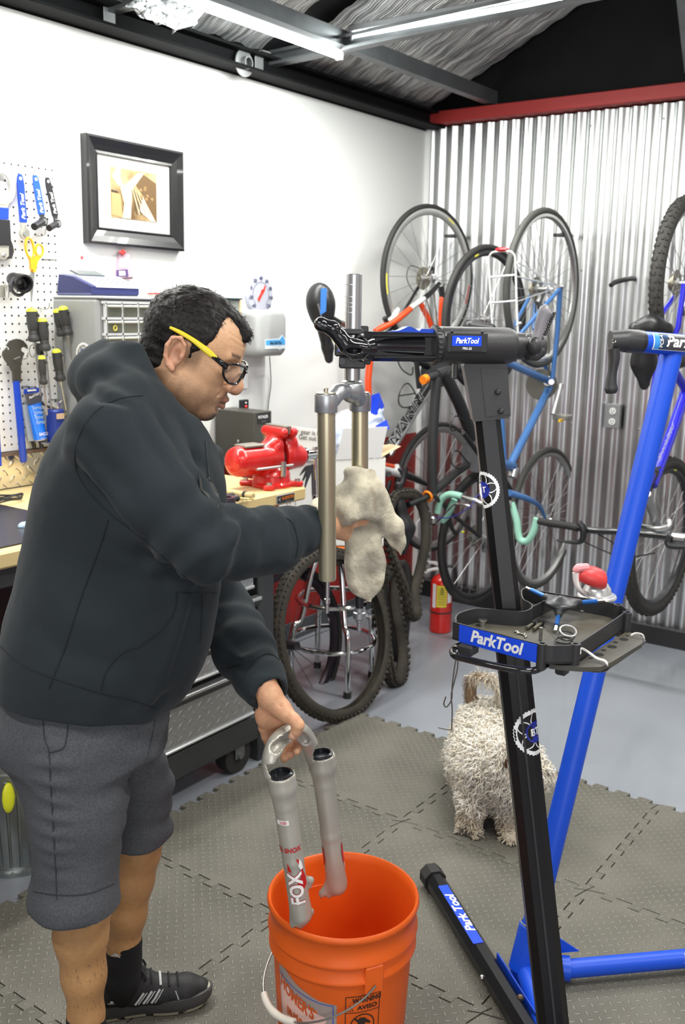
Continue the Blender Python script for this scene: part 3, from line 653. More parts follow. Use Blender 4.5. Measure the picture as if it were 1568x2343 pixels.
# grease tubes
t2 = thing('grease_tube', PY(80, 940, 2.72), 'blue and white grease tube hanging by its slotted header', 'tube')
flat('header', [(54, 891), (92, 886), (94, 897), (54, 901)], .035, .003, blu, t2); flat('header_slot', [(62, 892), (82, 890), (83, 894), (63, 896)], .0385, .001, wht, t2)
flat('clear_shoulder', [(55, 901), (94, 898), (92, 923), (63, 926)], .036, .008, M('foil_dark', (.14, .14, .17), .25, .6), t2)
a, c = PY(79, 925, 2.755), PY(92, 1003, 2.735)
tube = B(); rr = []
for k in range(9):
    s_ = k / 8; m = a + (c - a) * s_; w2 = .0265 - .003 * s_; dd = .010 + .010 * s_; rr.append([m + np.array([math.cos(q) * w2, -abs(1) * math.sin(q) * dd, .004 * math.cos(q)]) for q in np.linspace(0, 2 * pi, 25)[:-1]])
tube.loft(rr).build('tube_body', M('tube_blue', (.01, .16, .72), .35, coat=.3), t2)
for k, (v, cc) in enumerate(((932, 'lines'), (943, 'lines'), (954, 'lines'), (965, 'lines'))):
    s_ = (v - 925) / 78; m = a + (c - a) * s_; b = B()
    for e in range(3): b.box(m + [0, -(.010 + .010 * s_) - .0005, .002 - .0035 * e], (.034, .001, .0018))
    b.build('small_print', M('print_paleblue', (.35, .55, .85), .6), t2, smooth=False)
m = a + (c - a) * .86; text('lettering', 'SAC-2', .014, wtxt, t2, m + [.002, -.0205, 0], X_, Z_, off=.03)
m = a + (c - a) * -.25; text('lettering', 'ParkTool', .011, wtxt, t2, m + [0, -.004, .0], nrm(X_ + .35 * Z_), nrm(Z_ - .35 * X_), off=.03, shear=.3)
B().tube([c, c + nrm(c - a) * .008], [.0205, .016], 20).build('rim', wht, t2); B().tube([c + nrm(c - a) * .008, c + nrm(c - a) * .035], [.0085, .0065], 16).build('cap', blk, t2)
t2 = thing('grease_tube', PY(68, 960, 2.77), 'white-labelled grease tube hidden behind the blue one', 'tube'); a, c = PY(62, 925, 2.775), PY(76, 1008, 2.77); B().loft([[a + (c - a) * s_ + np.array([math.cos(q) * .021, -math.sin(q) * (.006 + .006 * s_), 0]) for q in np.linspace(0, 2 * pi, 17)[:-1]] for s_ in (0, .3, .6, 1)]).build('tube_body', M('tube_grey', (.4, .45, .5), .4), t2); B().tube([c, c + (c - a) * .22], [.009, .006], 14).build('cap', blk, t2)
# air nozzle and blue clamp peeking out behind the man's shoulder
t2 = thing('air_nozzle', PY(125, 930, 2.74), 'brass air nozzle lying out from behind the shoulder', 'nozzle'); B().tube([PY(96, 923, 2.75), PY(113, 932, 2.74)], .004, 8).build('hose', blk, t2); B().tube([PY(113, 931, 2.74), PY(150, 947, 2.73)], .0055, 10).build('barrel', M('brass', (.6, .48, .2), .3, 1.), t2); B().tube([PY(131, 945, 2.74), PY(136, 922, 2.73), PY(141, 918, 2.73)], .004, 8).build('trigger', chrome, t2)
t2 = thing('tin_can', PY(135, 980, 2.66), 'small dark blue tin with a tan label behind the shoulder', 'tin'); a = PY(135, 1040, 2.70); B().lathe((a[0], 2.71, 1.10), [(.03, 0), (.03, .10), (.026, .105)], 24).build('body', M('navy_tin', (.01, .03, .22), .4), t2, angle=.5); B().box((a[0] - .005, 2.678, 1.185), (.03, .003, .018)).build('label', M('tan', (.5, .36, .25), .6), t2, smooth=False)
B().box((a[0], 2.73, 1.095), (.1, .09, .006)).build('shelf_clip', steel, t2, smooth=False)
# things on the bench at left
mt = B().prism([(.55, 2.10), (1.76, 2.10), (1.76, 2.57), (.55, 2.57)], .004, (0, 0, .9452), X_, Y_).build('bench_mat', M('mat_black', (.03, .028, .035), .3, var=(5, .3)), smooth=False); tag(mt, 'black rubber mat covering the left end of the bench', 'mat')
b = B(); c = PZ(12, 1146, .953)
for k in range(3): b.tube([c + [.055 * math.cos(a) + .003 * k, .03 * math.sin(a), .004 + .004 * k + .003 * math.sin(3 * a + k)] for a in np.linspace(0, 2 * pi, 22)[:-1]], .0028, 6, closed=True)
tag(b.build('cable_coil', blk), 'coil of thin black cable on the bench beside the mat', 'cable')
c = PZ(56, 1203, .952); tag(B().sphere(c, (.02, .013, .012), 12).build('eraser_bottle', M('pale_blue', (.45, .62, .78), .4)), 'pale blue plastic stub on the black mat touching the hoodie outline', 'bottle')
# ---------------------------------------------------------------- picture frame
def onwall(u, v, o=0): p = wy(u, v, o); return p
TL, TR, BR, BL = wy(199, 303, .03), wy(422, 349, .03), wy(421, 575, .03), wy(201, 556, .03); cc = (TL + TR + BR + BL) / 4; t2 = thing('picture_frame', cc, 'black framed sepia photograph of a wheel hub on the white wall', 'picture')
xh = nrm((TR - TL) + (BR - BL)); zh = nrm(np.cross(xh, -Y_)) * -1; zh = nrm(np.cross(-Y_, xh)) ; zh = zh if zh[2] > 0 else -zh; W_ = np.linalg.norm(TR - TL) * .5 + np.linalg.norm(BR - BL) * .5; H_ = np.linalg.norm(TL - BL) * .5 + np.linalg.norm(TR - BR) * .5
fw = .060; prof = [(0, 0), (0, .030), (.008, .034), (.030, .024), (.048, .018), (.056, .020), (fw, .012), (fw, 0)]
fr = B(); rings = []
base = cc.copy(); base[1] = WY
for sx_, sz_ in ((-1, 1), (1, 1), (1, -1), (-1, -1)):
    rings.append([base + xh * sx_ * (W_ / 2 - o) + zh * sz_ * (H_ / 2 - o) - Y_ * h for o, h in prof])
fr.loft(rings, cap=False, closed=True); fr.build('frame', M('frame_black', (.012, .012, .013), .3, coat=.3), t2, smooth=False)
B().box(base - Y_ * .010, (W_ - 2 * fw + .01, .004, H_ - 2 * fw + .01), ax=(xh, Y_, zh)).build('mount', M('mount_white', (.82, .8, .76), .6), t2, smooth=False)
def sepia():
    m = M('sepia_print', (.5, .36, .18), .35, var=(14, .6, (.12, .07, .03))); return m
pw, ph = W_ * .475, H_ * .475; pc = base - Y_ * .0125 - xh * .004 + zh * .002
ph_ = B().box(pc, (pw, .002, ph), ax=(xh, Y_, zh)).build('photo_print', sepia(), t2, smooth=False)
def shp(name, poly, col, lay):
    b = B(); b.prism([(x * pw, y * ph) for x, y in poly], .0003, pc - Y_ * (.0012 + .0003 * lay), xh, zh, z=-Y_); b.build(name, M('sepia_%d' % int(col[0] * 100), col, .4), ph_, smooth=False)
shp('printed_shape', [(.12, .49), (.49, .30), (.49, -.49), (.40, -.49), (.18, .02), (-.02, .30)], (.13, .075, .03), 1)
for k in range(16): x, y = RNG.uniform(.12, .45), RNG.uniform(-.05, .40); shp('printed_shape', [(x, y), (x + .05, y - .01), (x + .045, y - .06), (x, y - .045)], (.32, .2, .09), 2) if y < .55 - x else None
shp('printed_shape', [(-.38, .49), (-.28, .49), (-.30, .30), (-.20, .10), (-.36, .16), (-.47, .30)], (.78, .62, .38), 2)
shp('printed_shape', [(.10, .47), (.22, .47), (-.05, .10), (-.09, -.49), (-.27, -.49), (-.22, -.2), (-.30, .10), (-.22, .16)], (.80, .66, .42), 3)
shp('printed_shape', [(.19, -.02), (.25, -.14), (.46, -.49), (.36, -.49), (.10, -.30)], (.85, .72, .5), 3)
shp('printed_shape', [(-.49, .05), (-.36, .03), (-.35, .0), (-.49, .0)], (.05, .03, .015), 3); shp('printed_shape', [(-.49, .0), (-.30, -.02), (-.26, -.49), (-.49, -.45)], (.42, .29, .13), 2)
for k in range(7): x = -.08 + .03 * k; shp('printed_shape', [(x, .15 - .02 * k), (x + .012, .15 - .02 * k), (x + .14 + .02 * k, -.38), (x + .12 + .02 * k, -.38)], (.75, .62, .40) if k % 2 else (.1, .06, .03), 4)
# red dot magnet, air freshener, little hook scratch
p = wy(187, 589); tag(B().lathe(p, [(.006, 0), (.006, .003), (.001, .005)], 16, axis=(0, -1, 0)).build('wall_magnet', M('red_pin', (.7, .12, .12), .4)), 'tiny red round magnet on the white wall left of the picture', 'magnet')
t2 = thing('scented_sachet', wy(281, 610, .01), 'see-through printed sachet with red bow hung under the picture', 'sachet')
flat('sachet_bag', [(270, 580), (290, 580), (294, 612), (298, 640), (261, 640), (264, 612), (266, 596)], 0, .016, M('sachet', (.50, .36, .42), .45), t2, angle=None); flat('print_patch', [(266, 618), (292, 616), (294, 633), (266, 633)], .0162, .001, M('sachet_violet', (.10, .06, .18), .5), t2); flat('print_patch', [(272, 620), (286, 620), (287, 630), (273, 631)], .0175, .001, wtxt, t2); flat('print_patch', [(276, 594), (283, 594), (287, 612), (273, 612)], .0165, .001, M('sachet_white', (.8, .72, .75), .5), t2); flat('print_patch', [(268, 637), (304, 634), (304, 636), (268, 639)], .017, .001, ptxt, t2)
b = B(); p = wy(280, 579, .02); [b.sphere(p + [dx, 0, dz], (.008, .005, .006), 8) for dx, dz in ((-.009, .002), (.009, .003), (0, -.002), (.003, .008))]; b.build('bow', M('bow_red', (.5, .03, .03), .5), t2)
# ---------------------------------------------------------------- small-parts cabinet on the bench
OY = 2.55   # its front
t2 = thing('drawer_cabinet', (2.5, 2.68, .95), 'grey small-parts cabinet with rows of clear drawers behind the man', 'cabinet')
xl, xr = 2.155, 2.62; zt = 1.573; zb = .947
cab = M('cabinet_grey', (.30, .31, .31), .45, var=(3, .12)); cabl = M('cabinet_frame', (.52, .53, .54), .5)
B().box(((xl + xr) / 2, (OY + .01 + 2.79) / 2, (zt + zb) / 2), (xr - xl, 2.79 - OY - .01, zt - zb), bev=.012).build('case', cab, t2, smooth=False)
B().box(((xl + xr) / 2, (OY + 2.79) / 2 , zt + .002), (xr - xl - .004, 2.79 - OY, .008), bev=.003).build('top_edge', cabl, t2, smooth=False)
fr = B(); cols, rows, dw, dh = 6, 10, (xr - xl - .05) / 6, .0515; fx = xl + .025
for k in range(rows + 1): fr.box(((xl + xr) / 2, OY + .0, zt - .014 - k * dh), (xr - xl - .03, .012, .008))
for k in range(cols + 1): fr.box((fx + k * dw, OY, zt - .014 - rows * dh / 2), (.005, .012, rows * dh))
fr.build('face_grid', cabl, t2, smooth=False)
acr = M('smoky_clear', (.10, .11, .085), .15, var=(8, .4, (.17, .17, .13))); rimm = M('drawer_rim', (.5, .52, .47), .3)
for i in range(rows):
    for k in range(cols):
        out = .022 if (i, k) == (0, 4) else 0
        d = B().box((fx + (k + .5) * dw, OY + .002 - out, zt - .014 - (i + .5) * dh - .003), (dw - .009, .016 + out, dh - .014), bev=.002).build('small_drawer', kraft if out else acr, t2, smooth=False)
        B().box((fx + (k + .5) * dw, OY - .008 - out, zt - .014 - i * dh - .012), (dw - .009, .008, .008), bev=.002).build('drawer_lip', rimm, d, smooth=False)
        if (i, k) in ((1, 0),): loop_p = B().tube([np.array((fx + .5 * dw, OY - .0075, zt - .014 - 1.6 * dh)) + [.007 * math.cos(a), 0, .008 * math.sin(a)] for a in np.linspace(0, 2 * pi, 15)[:-1]], .0022, 6, closed=True).build('stored_ring', M('ring_yellow', (.7, .6, .1), .4), d)
        if (i, k) == (1, 2): B().box((fx + 2.5 * dw, OY - .0075, zt - .014 - 1.5 * dh), (.012, .002, .014)).build('stored_part', wtxt, d, smooth=False)
        if i == 3 and k < 2: B().box((fx + (k + .5) * dw, OY - .0068, zt - .014 - 3.6 * dh), (.022, .002, .02)).build('stored_part', M('part_yellow', (.45, .4, .06), .5), d, smooth=False)
# round chainring sticker on the cabinet's side (faces the camera's left)
def chainring(cpt, x, y, R_, parent, wrap=None, white=wtxt, ang0=0.):
    z = np.cross(x, y)
    def put(name, polys, lift, mt):
        b = B()
        for (pl, hl) in polys:
            if hl is None:
                v = [cpt + x * p[0] + y * p[1] + z * lift if wrap is None else wrap(p[0], p[1], lift) for p in pl]; b.add(v, [tuple(range(len(v)))])
            else:
                n = len(pl); q = pl + hl; v = [cpt + x * p[0] + y * p[1] + z * lift if wrap is None else wrap(p[0], p[1], lift) for p in q]; b.add(v, [(i, (i + 1) % n, n + (i + 1) % n, n + i) for i in range(n)])
        return b.build(name, mt, parent, smooth=False, fix=False)
    n = 120; out = []; inn = []
    for k in range(n): a = 2 * pi * k / n + ang0; r = R_ * (1.0 if (k % 3) == 1 else .955); out.append((r * math.cos(a), r * math.sin(a))); inn.append((.80 * R_ * math.cos(a), .80 * R_ * math.sin(a)))
    arms = []
    for k in range(5):
        a = 2 * pi * k / 5 + ang0 + .3
        for s_ in (-1, 1):
            pts = []
            for q in range(7):
                u_ = q / 6; rr_ = .42 + .42 * u_; aa = a + s_ * (.10 + .42 * u_ ** 1.6); pts.append((R_ * rr_ * math.cos(aa), R_ * rr_ * math.sin(aa), aa))
            l = [(p[0] + .03 * R_ * math.cos(p[2] + 1.57), p[1] + .03 * R_ * math.sin(p[2] + 1.57)) for p in pts]; r_ = [(p[0] - .03 * R_ * math.cos(p[2] + 1.57), p[1] - .03 * R_ * math.sin(p[2] + 1.57)) for p in pts]
            for q in range(6): arms.append(([l[q], l[q + 1], r_[q + 1], r_[q]], None))
    st = put('ring_sticker', [(out, inn)] + arms, .0008, white)
    cir = [(.45 * R_ * math.cos(a), .45 * R_ * math.sin(a)) for a in np.linspace(0, 2 * pi, 41)[:-1]]; c2 = [(0.0, 0.0)] * 40
    put('ring_centre', [(cir, c2)], .0012, M('sticker_navy', (.015, .03, .33), .4))
    return st
side_x = xl - .0005; cpt = np.array(PX(192, 811, side_x)); 
chainring(cpt, -Y_, Z_, .040, t2); text('lettering', 'BT', .026, wtxt, t2, cpt + [-.0016, 0, 0], nrm(-Y_ + .25 * Z_), nrm(Z_ + .25 * Y_), off=.03)
# label maker / calculator on the cabinet
t2 = thing('desk_calculator', PY(225, 655, 2.66), 'white and navy printing calculator standing on the grey cabinet', 'calculator')
def side_prof(pts, y0, y1, name, mt, par): q = [PY(u, v, y0) for u, v in pts]; return B().prism([(p[0], p[2]) for p in q], y1 - y0, (0, y0, 0), X_, Z_, z=(0, 1, 0)).build(name, mt, par, smooth=False)
navy = M('navy_plastic', (.03, .035, .13), .35); pale = M('pale_plastic', (.50, .52, .62), .4)
q = np.array(PY(160, 672, 2.60)); x0, x1, zf = 2.17, 2.375, 1.581
pr_ = [(2.60, zf + .005), (2.60, zf + .028), (2.70, zf + .060), (2.765, zf + .068), (2.775, zf + .02), (2.77, zf + .005)]
B().prism([(p[0], p[1]) for p in pr_], x1 - x0, (x0, 0, 0), Y_, Z_, z=X_).build('navy_base', navy, t2, smooth=False)
B().prism([(2.598, zf + .026), (2.60, zf + .032), (2.70, zf + .066), (2.77, zf + .074), (2.772, zf + .066), (2.70, zf + .056)], x1 - x0 - .02, (x0 + .018, 0, 0), Y_, Z_, z=X_).build('pale_top', pale, t2, smooth=False)
sl_ = nrm(np.array((0, .10, .034))); up_ = np.cross(X_, sl_); b = B()
for i in range(6):
    for k in range(3): b.box(np.array((x0 + .05 + .026 * i, 2.625 + .022 * k, zf + .0385 + .0075 * k)), (.018, .014, .006), ax=(X_, sl_, up_), bev=.002)
b.build('keys', M('key_blue', (.12, .13, .25), .4), t2, smooth=False); B().box((x0 + .08, 2.715, zf + .0735), (.11, .05, .006), ax=(X_, sl_, up_)).build('display', M('lcd', (.12, .14, .14), .2), t2, smooth=False)
B().box(((x0 + x1) / 2, 2.69, zf + .003), (x1 - x0 + .004, .17, .007), bev=.002).build('foot_frame', M('foot_navy', (.10, .11, .22), .4), t2, smooth=False)
t2 = thing('parts_tin', PY(322, 668, 2.66), 'shallow tin with red lid rim on the cabinet top', 'tin'); B().lathe((2.51, 2.66, 1.579), [(.030, 0), (.031, .012)], 24).build('tin_body', khaki, t2, angle=.5); B().lathe((2.51, 2.66, 1.591), [(.032, 0), (.032, .004), (.02, .005)], 24).build('tin_lid', M('lid_red', (.55, .03, .03), .4), t2, angle=.5)
tag(B().box((2.575, 2.62, 1.5815), (.09, .02, .004), bev=.001).build('flat_file', dark, smooth=False), 'thin dark strip lying on the cabinet beside the tin', 'strip')
# second wall cabinet behind the head
t2 = thing('wall_cabinet', (2.9, 2.74, 1.5), 'dark-topped cabinet end peeking out behind the forehead', 'cabinet')
p0, p1 = PY(500, 682, 2.70), PY(546, 678, 2.70); B().box(((2.63 + p1[0]) / 2, 2.745, 1.53), (p1[0] - 2.63, .10, .10), bev=.003).build('case', M('case_green', (.36, .40, .37), .5), t2, smooth=False); B().box(((2.63 + p1[0]) / 2, 2.74, 1.583), (p1[0] - 2.63 + .01, .115, .006)).build('lid', M('lid_dark', (.03, .05, .06), .4), t2, smooth=False); B().box((p1[0] + .006, 2.70, 1.53), (.012, .008, .10)).build('edge_strip', M('edge_cream', (.75, .6, .35), .5), t2, smooth=False)
# ---------------------------------------------------------------- thermometer and sprinkler timer
c = wy(593, 675, .012); t2 = thing('wall_thermometer', c, 'round white dial thermometer with a red pointer', 'thermometer'); Rt = .083
c = np.array([c[0] + .003, WY - .02, c[2] + .002]); B().lathe(c + [0, .02, 0], [(Rt, 0), (Rt, .012), (Rt - .004, .018), (Rt - .008, .019), (.001, .019)], 40, axis=(0, -1, 0)).build('dial_case', M('dial_white', (.42, .43, .50), .6), t2, angle=.4)
fz = np.array([c[0], c[1] - .0005, c[2]]); dk = M('print_navy', (.04, .05, .12), .5); b = B()
for k in range(41): a = math.radians(225 - 270 * k / 40); r0 = .048; r1 = .053 if k % 5 else .056; q0 = fz + [r0 * math.cos(a), 0, r0 * math.sin(a)]; q1 = fz + [r1 * math.cos(a), 0, r1 * math.sin(a)]; b.box((q0 + q1) / 2, (r1 - r0, .0006, .0012), ax=(nrm(q1 - q0), Y_, nrm(np.cross(q1 - q0, Y_))))
b.build('scale_ticks', dk, t2, smooth=False)
for k, s_ in enumerate(('-40', '-20', '0', '20', '40', '60', '80', '100', '120')): a = math.radians(225 - 270 * k / 8); text('numeral', s_, .021, dk, t2, fz + [.067 * math.cos(a), -.0002, .067 * math.sin(a)], X_, Z_, off=.02)
a = math.radians(52); d_ = np.array([math.cos(a), 0, math.sin(a)]); n_ = np.array([-math.sin(a), 0, math.cos(a)]); B().prism([(-.032, -.007), (-.028, .007), (0, .006), (.020, .010), (.024, .002), (.048, .006), (.040, -.004), (.022, -.008), (.006, -.006)], .001, fz + [0, -.001, 0], d_, n_, z=-Y_).build('pointer', M('pointer_red', (.75, .04, .02), .4), t2, smooth=False)
text('lettering', '— —', .008, dk, t2, fz + [0, -.0002, -.060], X_, Z_)
pL, pR = wy(574, 712, .12), wy(655, 712, .12); zt_, zb_ = PY(620, 709, 2.68)[2], PY(620, 815, 2.68)[2]; xa, xb = PY(603, 760, 2.68)[0] - .12, PY(657, 760, 2.68)[0]
t2 = thing('sprinkler_timer', ((xa + xb) / 2, 2.74, (zt_ + zb_) / 2), 'rounded grey sprinkler controller box below the thermometer', 'controller')
gp = M('controller_grey', (.40, .41, .41), .45, bump=(180, .0004, 'wave'))
xa = PY(606, 760, 2.68)[0] - .05; F_ = 2.675; b = B(); hh = (zt_ - zb_) / 2; zc = (zt_ + zb_) / 2; rg = []
for (y, ins) in ((WY - .001, .012), (WY - .02, 0), (F_ + .02, 0), (F_ + .006, .008), (F_, .022)):
    w2 = (xb - xa) / 2 - ins; h2 = hh - ins; rr_ = .032; ring = []
    for q in range(4):
        for s_ in range(5): a = pi / 2 * (q + s_ / 4); ring.append(((xa + xb) / 2 + (w2 - rr_) * (1 if q in (0, 3) else -1) + rr_ * math.cos(a), y, zc + (h2 - rr_) * (1 if q in (0, 1) else -1) + rr_ * math.sin(a)))
    rg.append(ring)
b.loft(rg); b.build('cover', gp, t2, angle=.7); lb = PY(630, 787, F_ - .002); 
bx0, bx1 = PY(606, 790, F_)[0], PY(653, 790, F_)[0]; bz0, bz1 = PY(630, 798, F_)[2], PY(630, 776, F_)[2]; lw = bx1 - bx0; lh = bz1 - bz0; lm = np.array(((bx0 + bx1) / 2, F_ - .0008, (bz0 + bz1) / 2))
lab = B().prism([(-lw / 2, -lh / 2), (lw * .12, -lh / 2), (lw * .2, -lh * .62), (lw * .32, -lh * .5), (lw / 2, -lh / 2), (lw / 2, lh / 2), (lw * .46, lh * .6), (lw * .33, lh * .95), (lw * .18, lh * .55), (-lw / 2, lh / 2)], .0012, lm, X_, Z_, z=-Y_).build('badge', M('badge_pale', (.68, .74, .78), .4), t2, smooth=False)
B().prism([(-lw * .47, -lh * .1), (lw * .47, -lh * .1), (lw * .47, lh * .38), (lw * .33, lh * .85), (lw * .2, lh * .42), (-lw * .47, lh * .42)], .0006, lm + [0, -.0013, 0], X_, Z_, z=-Y_).build('badge_sky', M('badge_blue', (.08, .36, .72), .4), lab, smooth=False)
text('lettering', 'Rain Dial Plus', lh * .40, ptxt, lab, lm + [0, -.0022, lh * .12], X_, Z_, off=.025, shear=.25, sx=.85)
text('lettering', '——', lh * .16, ptxt, lab, lm + [lw * .2, -.0018, -lh * .28], X_, Z_, off=.02)
cp = [PY(617, 816, 2.72), PY(619, 845, 2.78), PY(620, 880, 2.79), PY(614, 930, 2.79), PY(611, 1000, 2.79)]; tag(B().tube(cp, .0022, 6, sm=4).build('power_cable', dark), 'thin dark cable running down the wall from the grey controller', 'cable')
p = wy(555, 870); tag(B().box(p + [0, -.006, 0], (.05, .012, .075), bev=.004).build('light_switch', wht, smooth=False), 'white switch plate on the wall behind the nose', 'switch')
p = wy(560, 930, .05)
# ---------------------------------------------------------------- dark key safe on the bench
p0 = PZ(545, 1062, .945); t2 = thing('metal_cashbox', (2.80, 2.6, .95), 'dark grey upright steel box behind the red vise', 'box')
bx = B(); Xa, Xb, Ya = PY(541, 940, 2.62)[0], PY(622, 940, 2.56)[0] , 2.58
Xm = PY(541, 980, 2.70)[0]; XL = PY(581, 980, Ya)[0]; XR = PY(622, 980, Ya)[0]; ztp = PY(600, 942, Ya)[2]
B().box(((XL + XR) / 2, (Ya + 2.79) / 2, (ztp + .9475) / 2), (XR - XL, 2.79 - Ya, ztp - .9475), bev=.003).build('case', M('bronze_grey', (.085, .082, .07), .45, .3), t2, smooth=False)
lp = PY(604, 957, Ya - .002); lab = B().box((lp[0], Ya - .001, lp[2]), (.078, .002, .042)).build('label', ptxt, t2, smooth=False); text('lettering', 'RICHLES', .016, wtxt, lab, (lp[0] - .006, Ya - .0025, lp[2] + .006), X_, Z_, off=.02); text('lettering', '— — —', .007, wtxt, lab, (lp[0], Ya - .0025, lp[2] - .012), X_, Z_, off=.01); B().cyl((XL - .0005, 2.66, 1.02), (XL - .005, 2.66, 1.02), .006, 12).build('rivet', steel, t2)
p = PY(558, 928, 2.75); t2 = thing('key_switch', p, 'small black switch with a red button above the dark box', 'switch'); B().box(p, (.045, .02, .05), bev=.003).build('plate', blk, t2, smooth=False); B().sphere(p + [0, -.012, -.004], .007, 10).build('button', M('btn_red', (.7, .03, .02), .4), t2); B().sphere(p + [0, -.012, .012], .004, 10).build('screw', wht, t2)
# ---------------------------------------------------------------- vise
def vise():
    red = M('vise_red', (.62, .012, .010), .3, coat=.5, var=(20, .15), bump=(30, .0004)); vc = np.array([2.572, 2.17, .946]); t = thing('bench_vise', vc, 'large red bench vise with chrome screw bolted to the maple top', 'vise')
    D = nrm(np.array([.985, -.17, 0])); S_ = np.array([-D[1], D[0], 0]); ax = (D, S_, Z_); K = 1.; D = D * K; S_ = S_ * K; Zk = Z_ * K; q = lambda x, y, z: vc + D * x + S_ * y + Zk * z
    b = B(); b.lathe(q(0, 0, .0), [(.088, 0), (.088, .012), (.080, .02), (.076, .045)], 40, x0=D)
    for a in (45, 135, 225, 315): aa = math.radians(a); b.box(q(.098 * math.cos(aa), .098 * math.sin(aa), .010), (.066, .046, .02), ax=(D * math.cos(aa) + S_ * math.sin(aa), S_ * math.cos(aa) - D * math.sin(aa), Z_), bev=.005)
    b.build('swivel_base', red, t, angle=.6)
    B().lathe(q(0, 0, .0465), [(.078, 0), (.072, .018), (.060, .034)], 40).build('turntable', red, t, angle=.5)
    b = B()
    for a in (45, 135, 225, 315): aa = math.radians(a); b = B().cyl(q(.108 * math.cos(aa), .108 * math.sin(aa), .0195), q(.108 * math.cos(aa), .108 * math.sin(aa), .030), .011, 6); b.cyl(q(.108 * math.cos(aa), .108 * math.sin(aa), .019), q(.108 * math.cos(aa), .108 * math.sin(aa), .0215), .015, 16); b.build('hex_bolt', steel, t, angle=.5)
    # rear body: long rounded block with anvil
    f = F(np.array([-.26, -.09, .0]), np.array([.26, .09, .30]), .004)
    f.cap((-.17, 0, .115), (.02, 0, .115), .062, .058, .0); f.ell((-.0, 0, .07), (.055, .045, .05), .02)
    f.cap((0.0, 0, .15), (.028, 0, .205), .030, .018, .02); f.cap((-.02, 0, .15), (.025, 0, .20), .032, .017, .03)
    f.cap((.018, -.058, .222), (.018, .058, .222), .021, .021, .012); f.cap((.012, -.03, .17), (.012, .03, .17), .022, .022, .03)
    f.half((.026, 0, 0), (1, 0, 0), .004); f.half((-.215, 0, 0), (-1, 0, 0), .02); f.half((0, 0, .247), (0, 0, 1), .004)
    V, Q = f.surf(); V = relax(V, Q, 2, .4); V = vc + V[:, :1] * D + V[:, 1:2] * S_ + V[:, 2:] * Zk; qmesh('fixed_jaw', V, Q, red, t)
    f = F(np.array([.0, -.10, .0]), np.array([.30, .10, .30]), .004)
    f.cap((.068, 0, .115), (.135, 0, .108), .064, .050, .0); f.cap((.072, 0, .14), (.064, 0, .20), .042, .028, .03); f.cap((.11, 0, .13), (.066, 0, .21), .034, .02, .03)
    f.cap((.060, -.062, .222), (.060, .062, .222), .0215, .0215, .012); f.cap((.085, -.03, .18), (.085, .03, .18), .02, .02, .03)
    f.half((.046, 0, 0), (-1, 0, 0), .004); f.half((.175, 0, 0), (1, 0, 0), .012); f.half((0, 0, .247), (0, 0, 1), .004)
    V, Q = f.surf(); V = relax(V, Q, 2, .4); V = vc + V[:, :1] * D + V[:, 1:2] * S_ + V[:, 2:] * Zk; qmesh('sliding_jaw', V, Q, red, t)
    jm = M('jaw_steel', (.30, .28, .24), .5, .7)
    for x in (.027, .044): B().box(q(x, 0, .232), (.013, .13, .034), ax=ax, bev=.001).build('jaw_insert', jm, t, smooth=False)
    B().box(q(-.115, 0, .176), (.10, .075, .010), ax=ax, bev=.002).build('anvil', jm, t, smooth=False)
    B().cyl(q(.02, 0, .112), q(.06, 0, .112), .040, 28).build('guide_bar', dark, t, angle=.5)
    b = B(); b.lathe(q(.173, 0, .108), [(.036, 0), (.036, .008), (.024, .012), (.021, .014), (.021, .065), (.024, .066), (.024, .085), (.021, .088)], 28, axis=D); b.build('screw_end', chrome, t, angle=.5)
    b = B(); c = q(.245, 0, .108); dd = nrm(np.array([.06, -.0, -1])); b.tube([c - dd * .030, c + dd * .19], .0085, 14); b.tube([c - dd * .034, c - dd * .020], .0135, 14); b.tube([c + dd * .18, c + dd * .195], .0135, 14); b.build('tommy_bar', chrome, t, angle=.5)
    b = B(); b.tube([q(-.012, -.088, .05), q(-.012, -.088, .110)], .0115, 14); b.build('swivel_lock', steel, t, angle=.5); B().tube([q(-.15, -.088, .092), q(.04, -.088, .092)], .0055, 12).build('lock_lever', steel, t, angle=.5)
    t.scale = (.84, .84, .84)
vise()
# hammer handle and small drivers on the bench front
a, c = PZ(500, 1122, .963), PZ(578, 1135, .963); t2 = thing('hammer', (a + c) / 2, 'wooden hammer handle with black band in front of the vise', 'hammer'); d = nrm(c - a); B().tube([a - d * .12, a, c - d * .02, c - d * .0, c + d * .004], [.009, .010, .0105, .013, .009], 14).build('handle', M('ash_wood', (.66, .50, .24), .5, var=(30, .2)), t2); B().tube([c - d * .036, c - d * .026], .0122, 14).build('band', blk, t2, angle=.5); B().box(a - d * .13, (.03, .09, .03), ax=(d, np.cross(Z_, d), Z_), bev=.005).build('hammer_head', dark, t2, smooth=False)
for (p, e, tip, lab) in (((514, 1137), (545, 1131), (576, 1136), 'short black screwdriver lying under the hammer handle'), ((512, 1141), (549, 1140), (582, 1142), 'black-gripped screwdriver nearest the bench edge')):
    a, c, e2 = PZ(*p, .957), PZ(*e, .957), PZ(*tip, .955); o = thing('screwdriver', a, lab, 'screwdriver'); B().tube([a - nrm(c - a) * .03, a, (a + c) / 2, c - nrm(c - a) * .006, c], [.009, .0115, .010, .0115, .006], 14).build('handle', blk, o); B().tube([c, e2], .0028, 8).build('shaft', M('brass', (.6, .48, .2)), o)
c = PZ(520, 1143, .962); t2 = thing('tape_roll', c, 'dark lump of wound tape at the hoodie edge on the bench', 'tape'); B().lathe(c - [0, 0, .016], [(.014, 0), (.026, 0), (.027, .012), (.026, .024), (.014, .024)], 24, cap=False).build('roll', M('tape_plum', (.05, .035, .05), .35), t2, angle=.6)
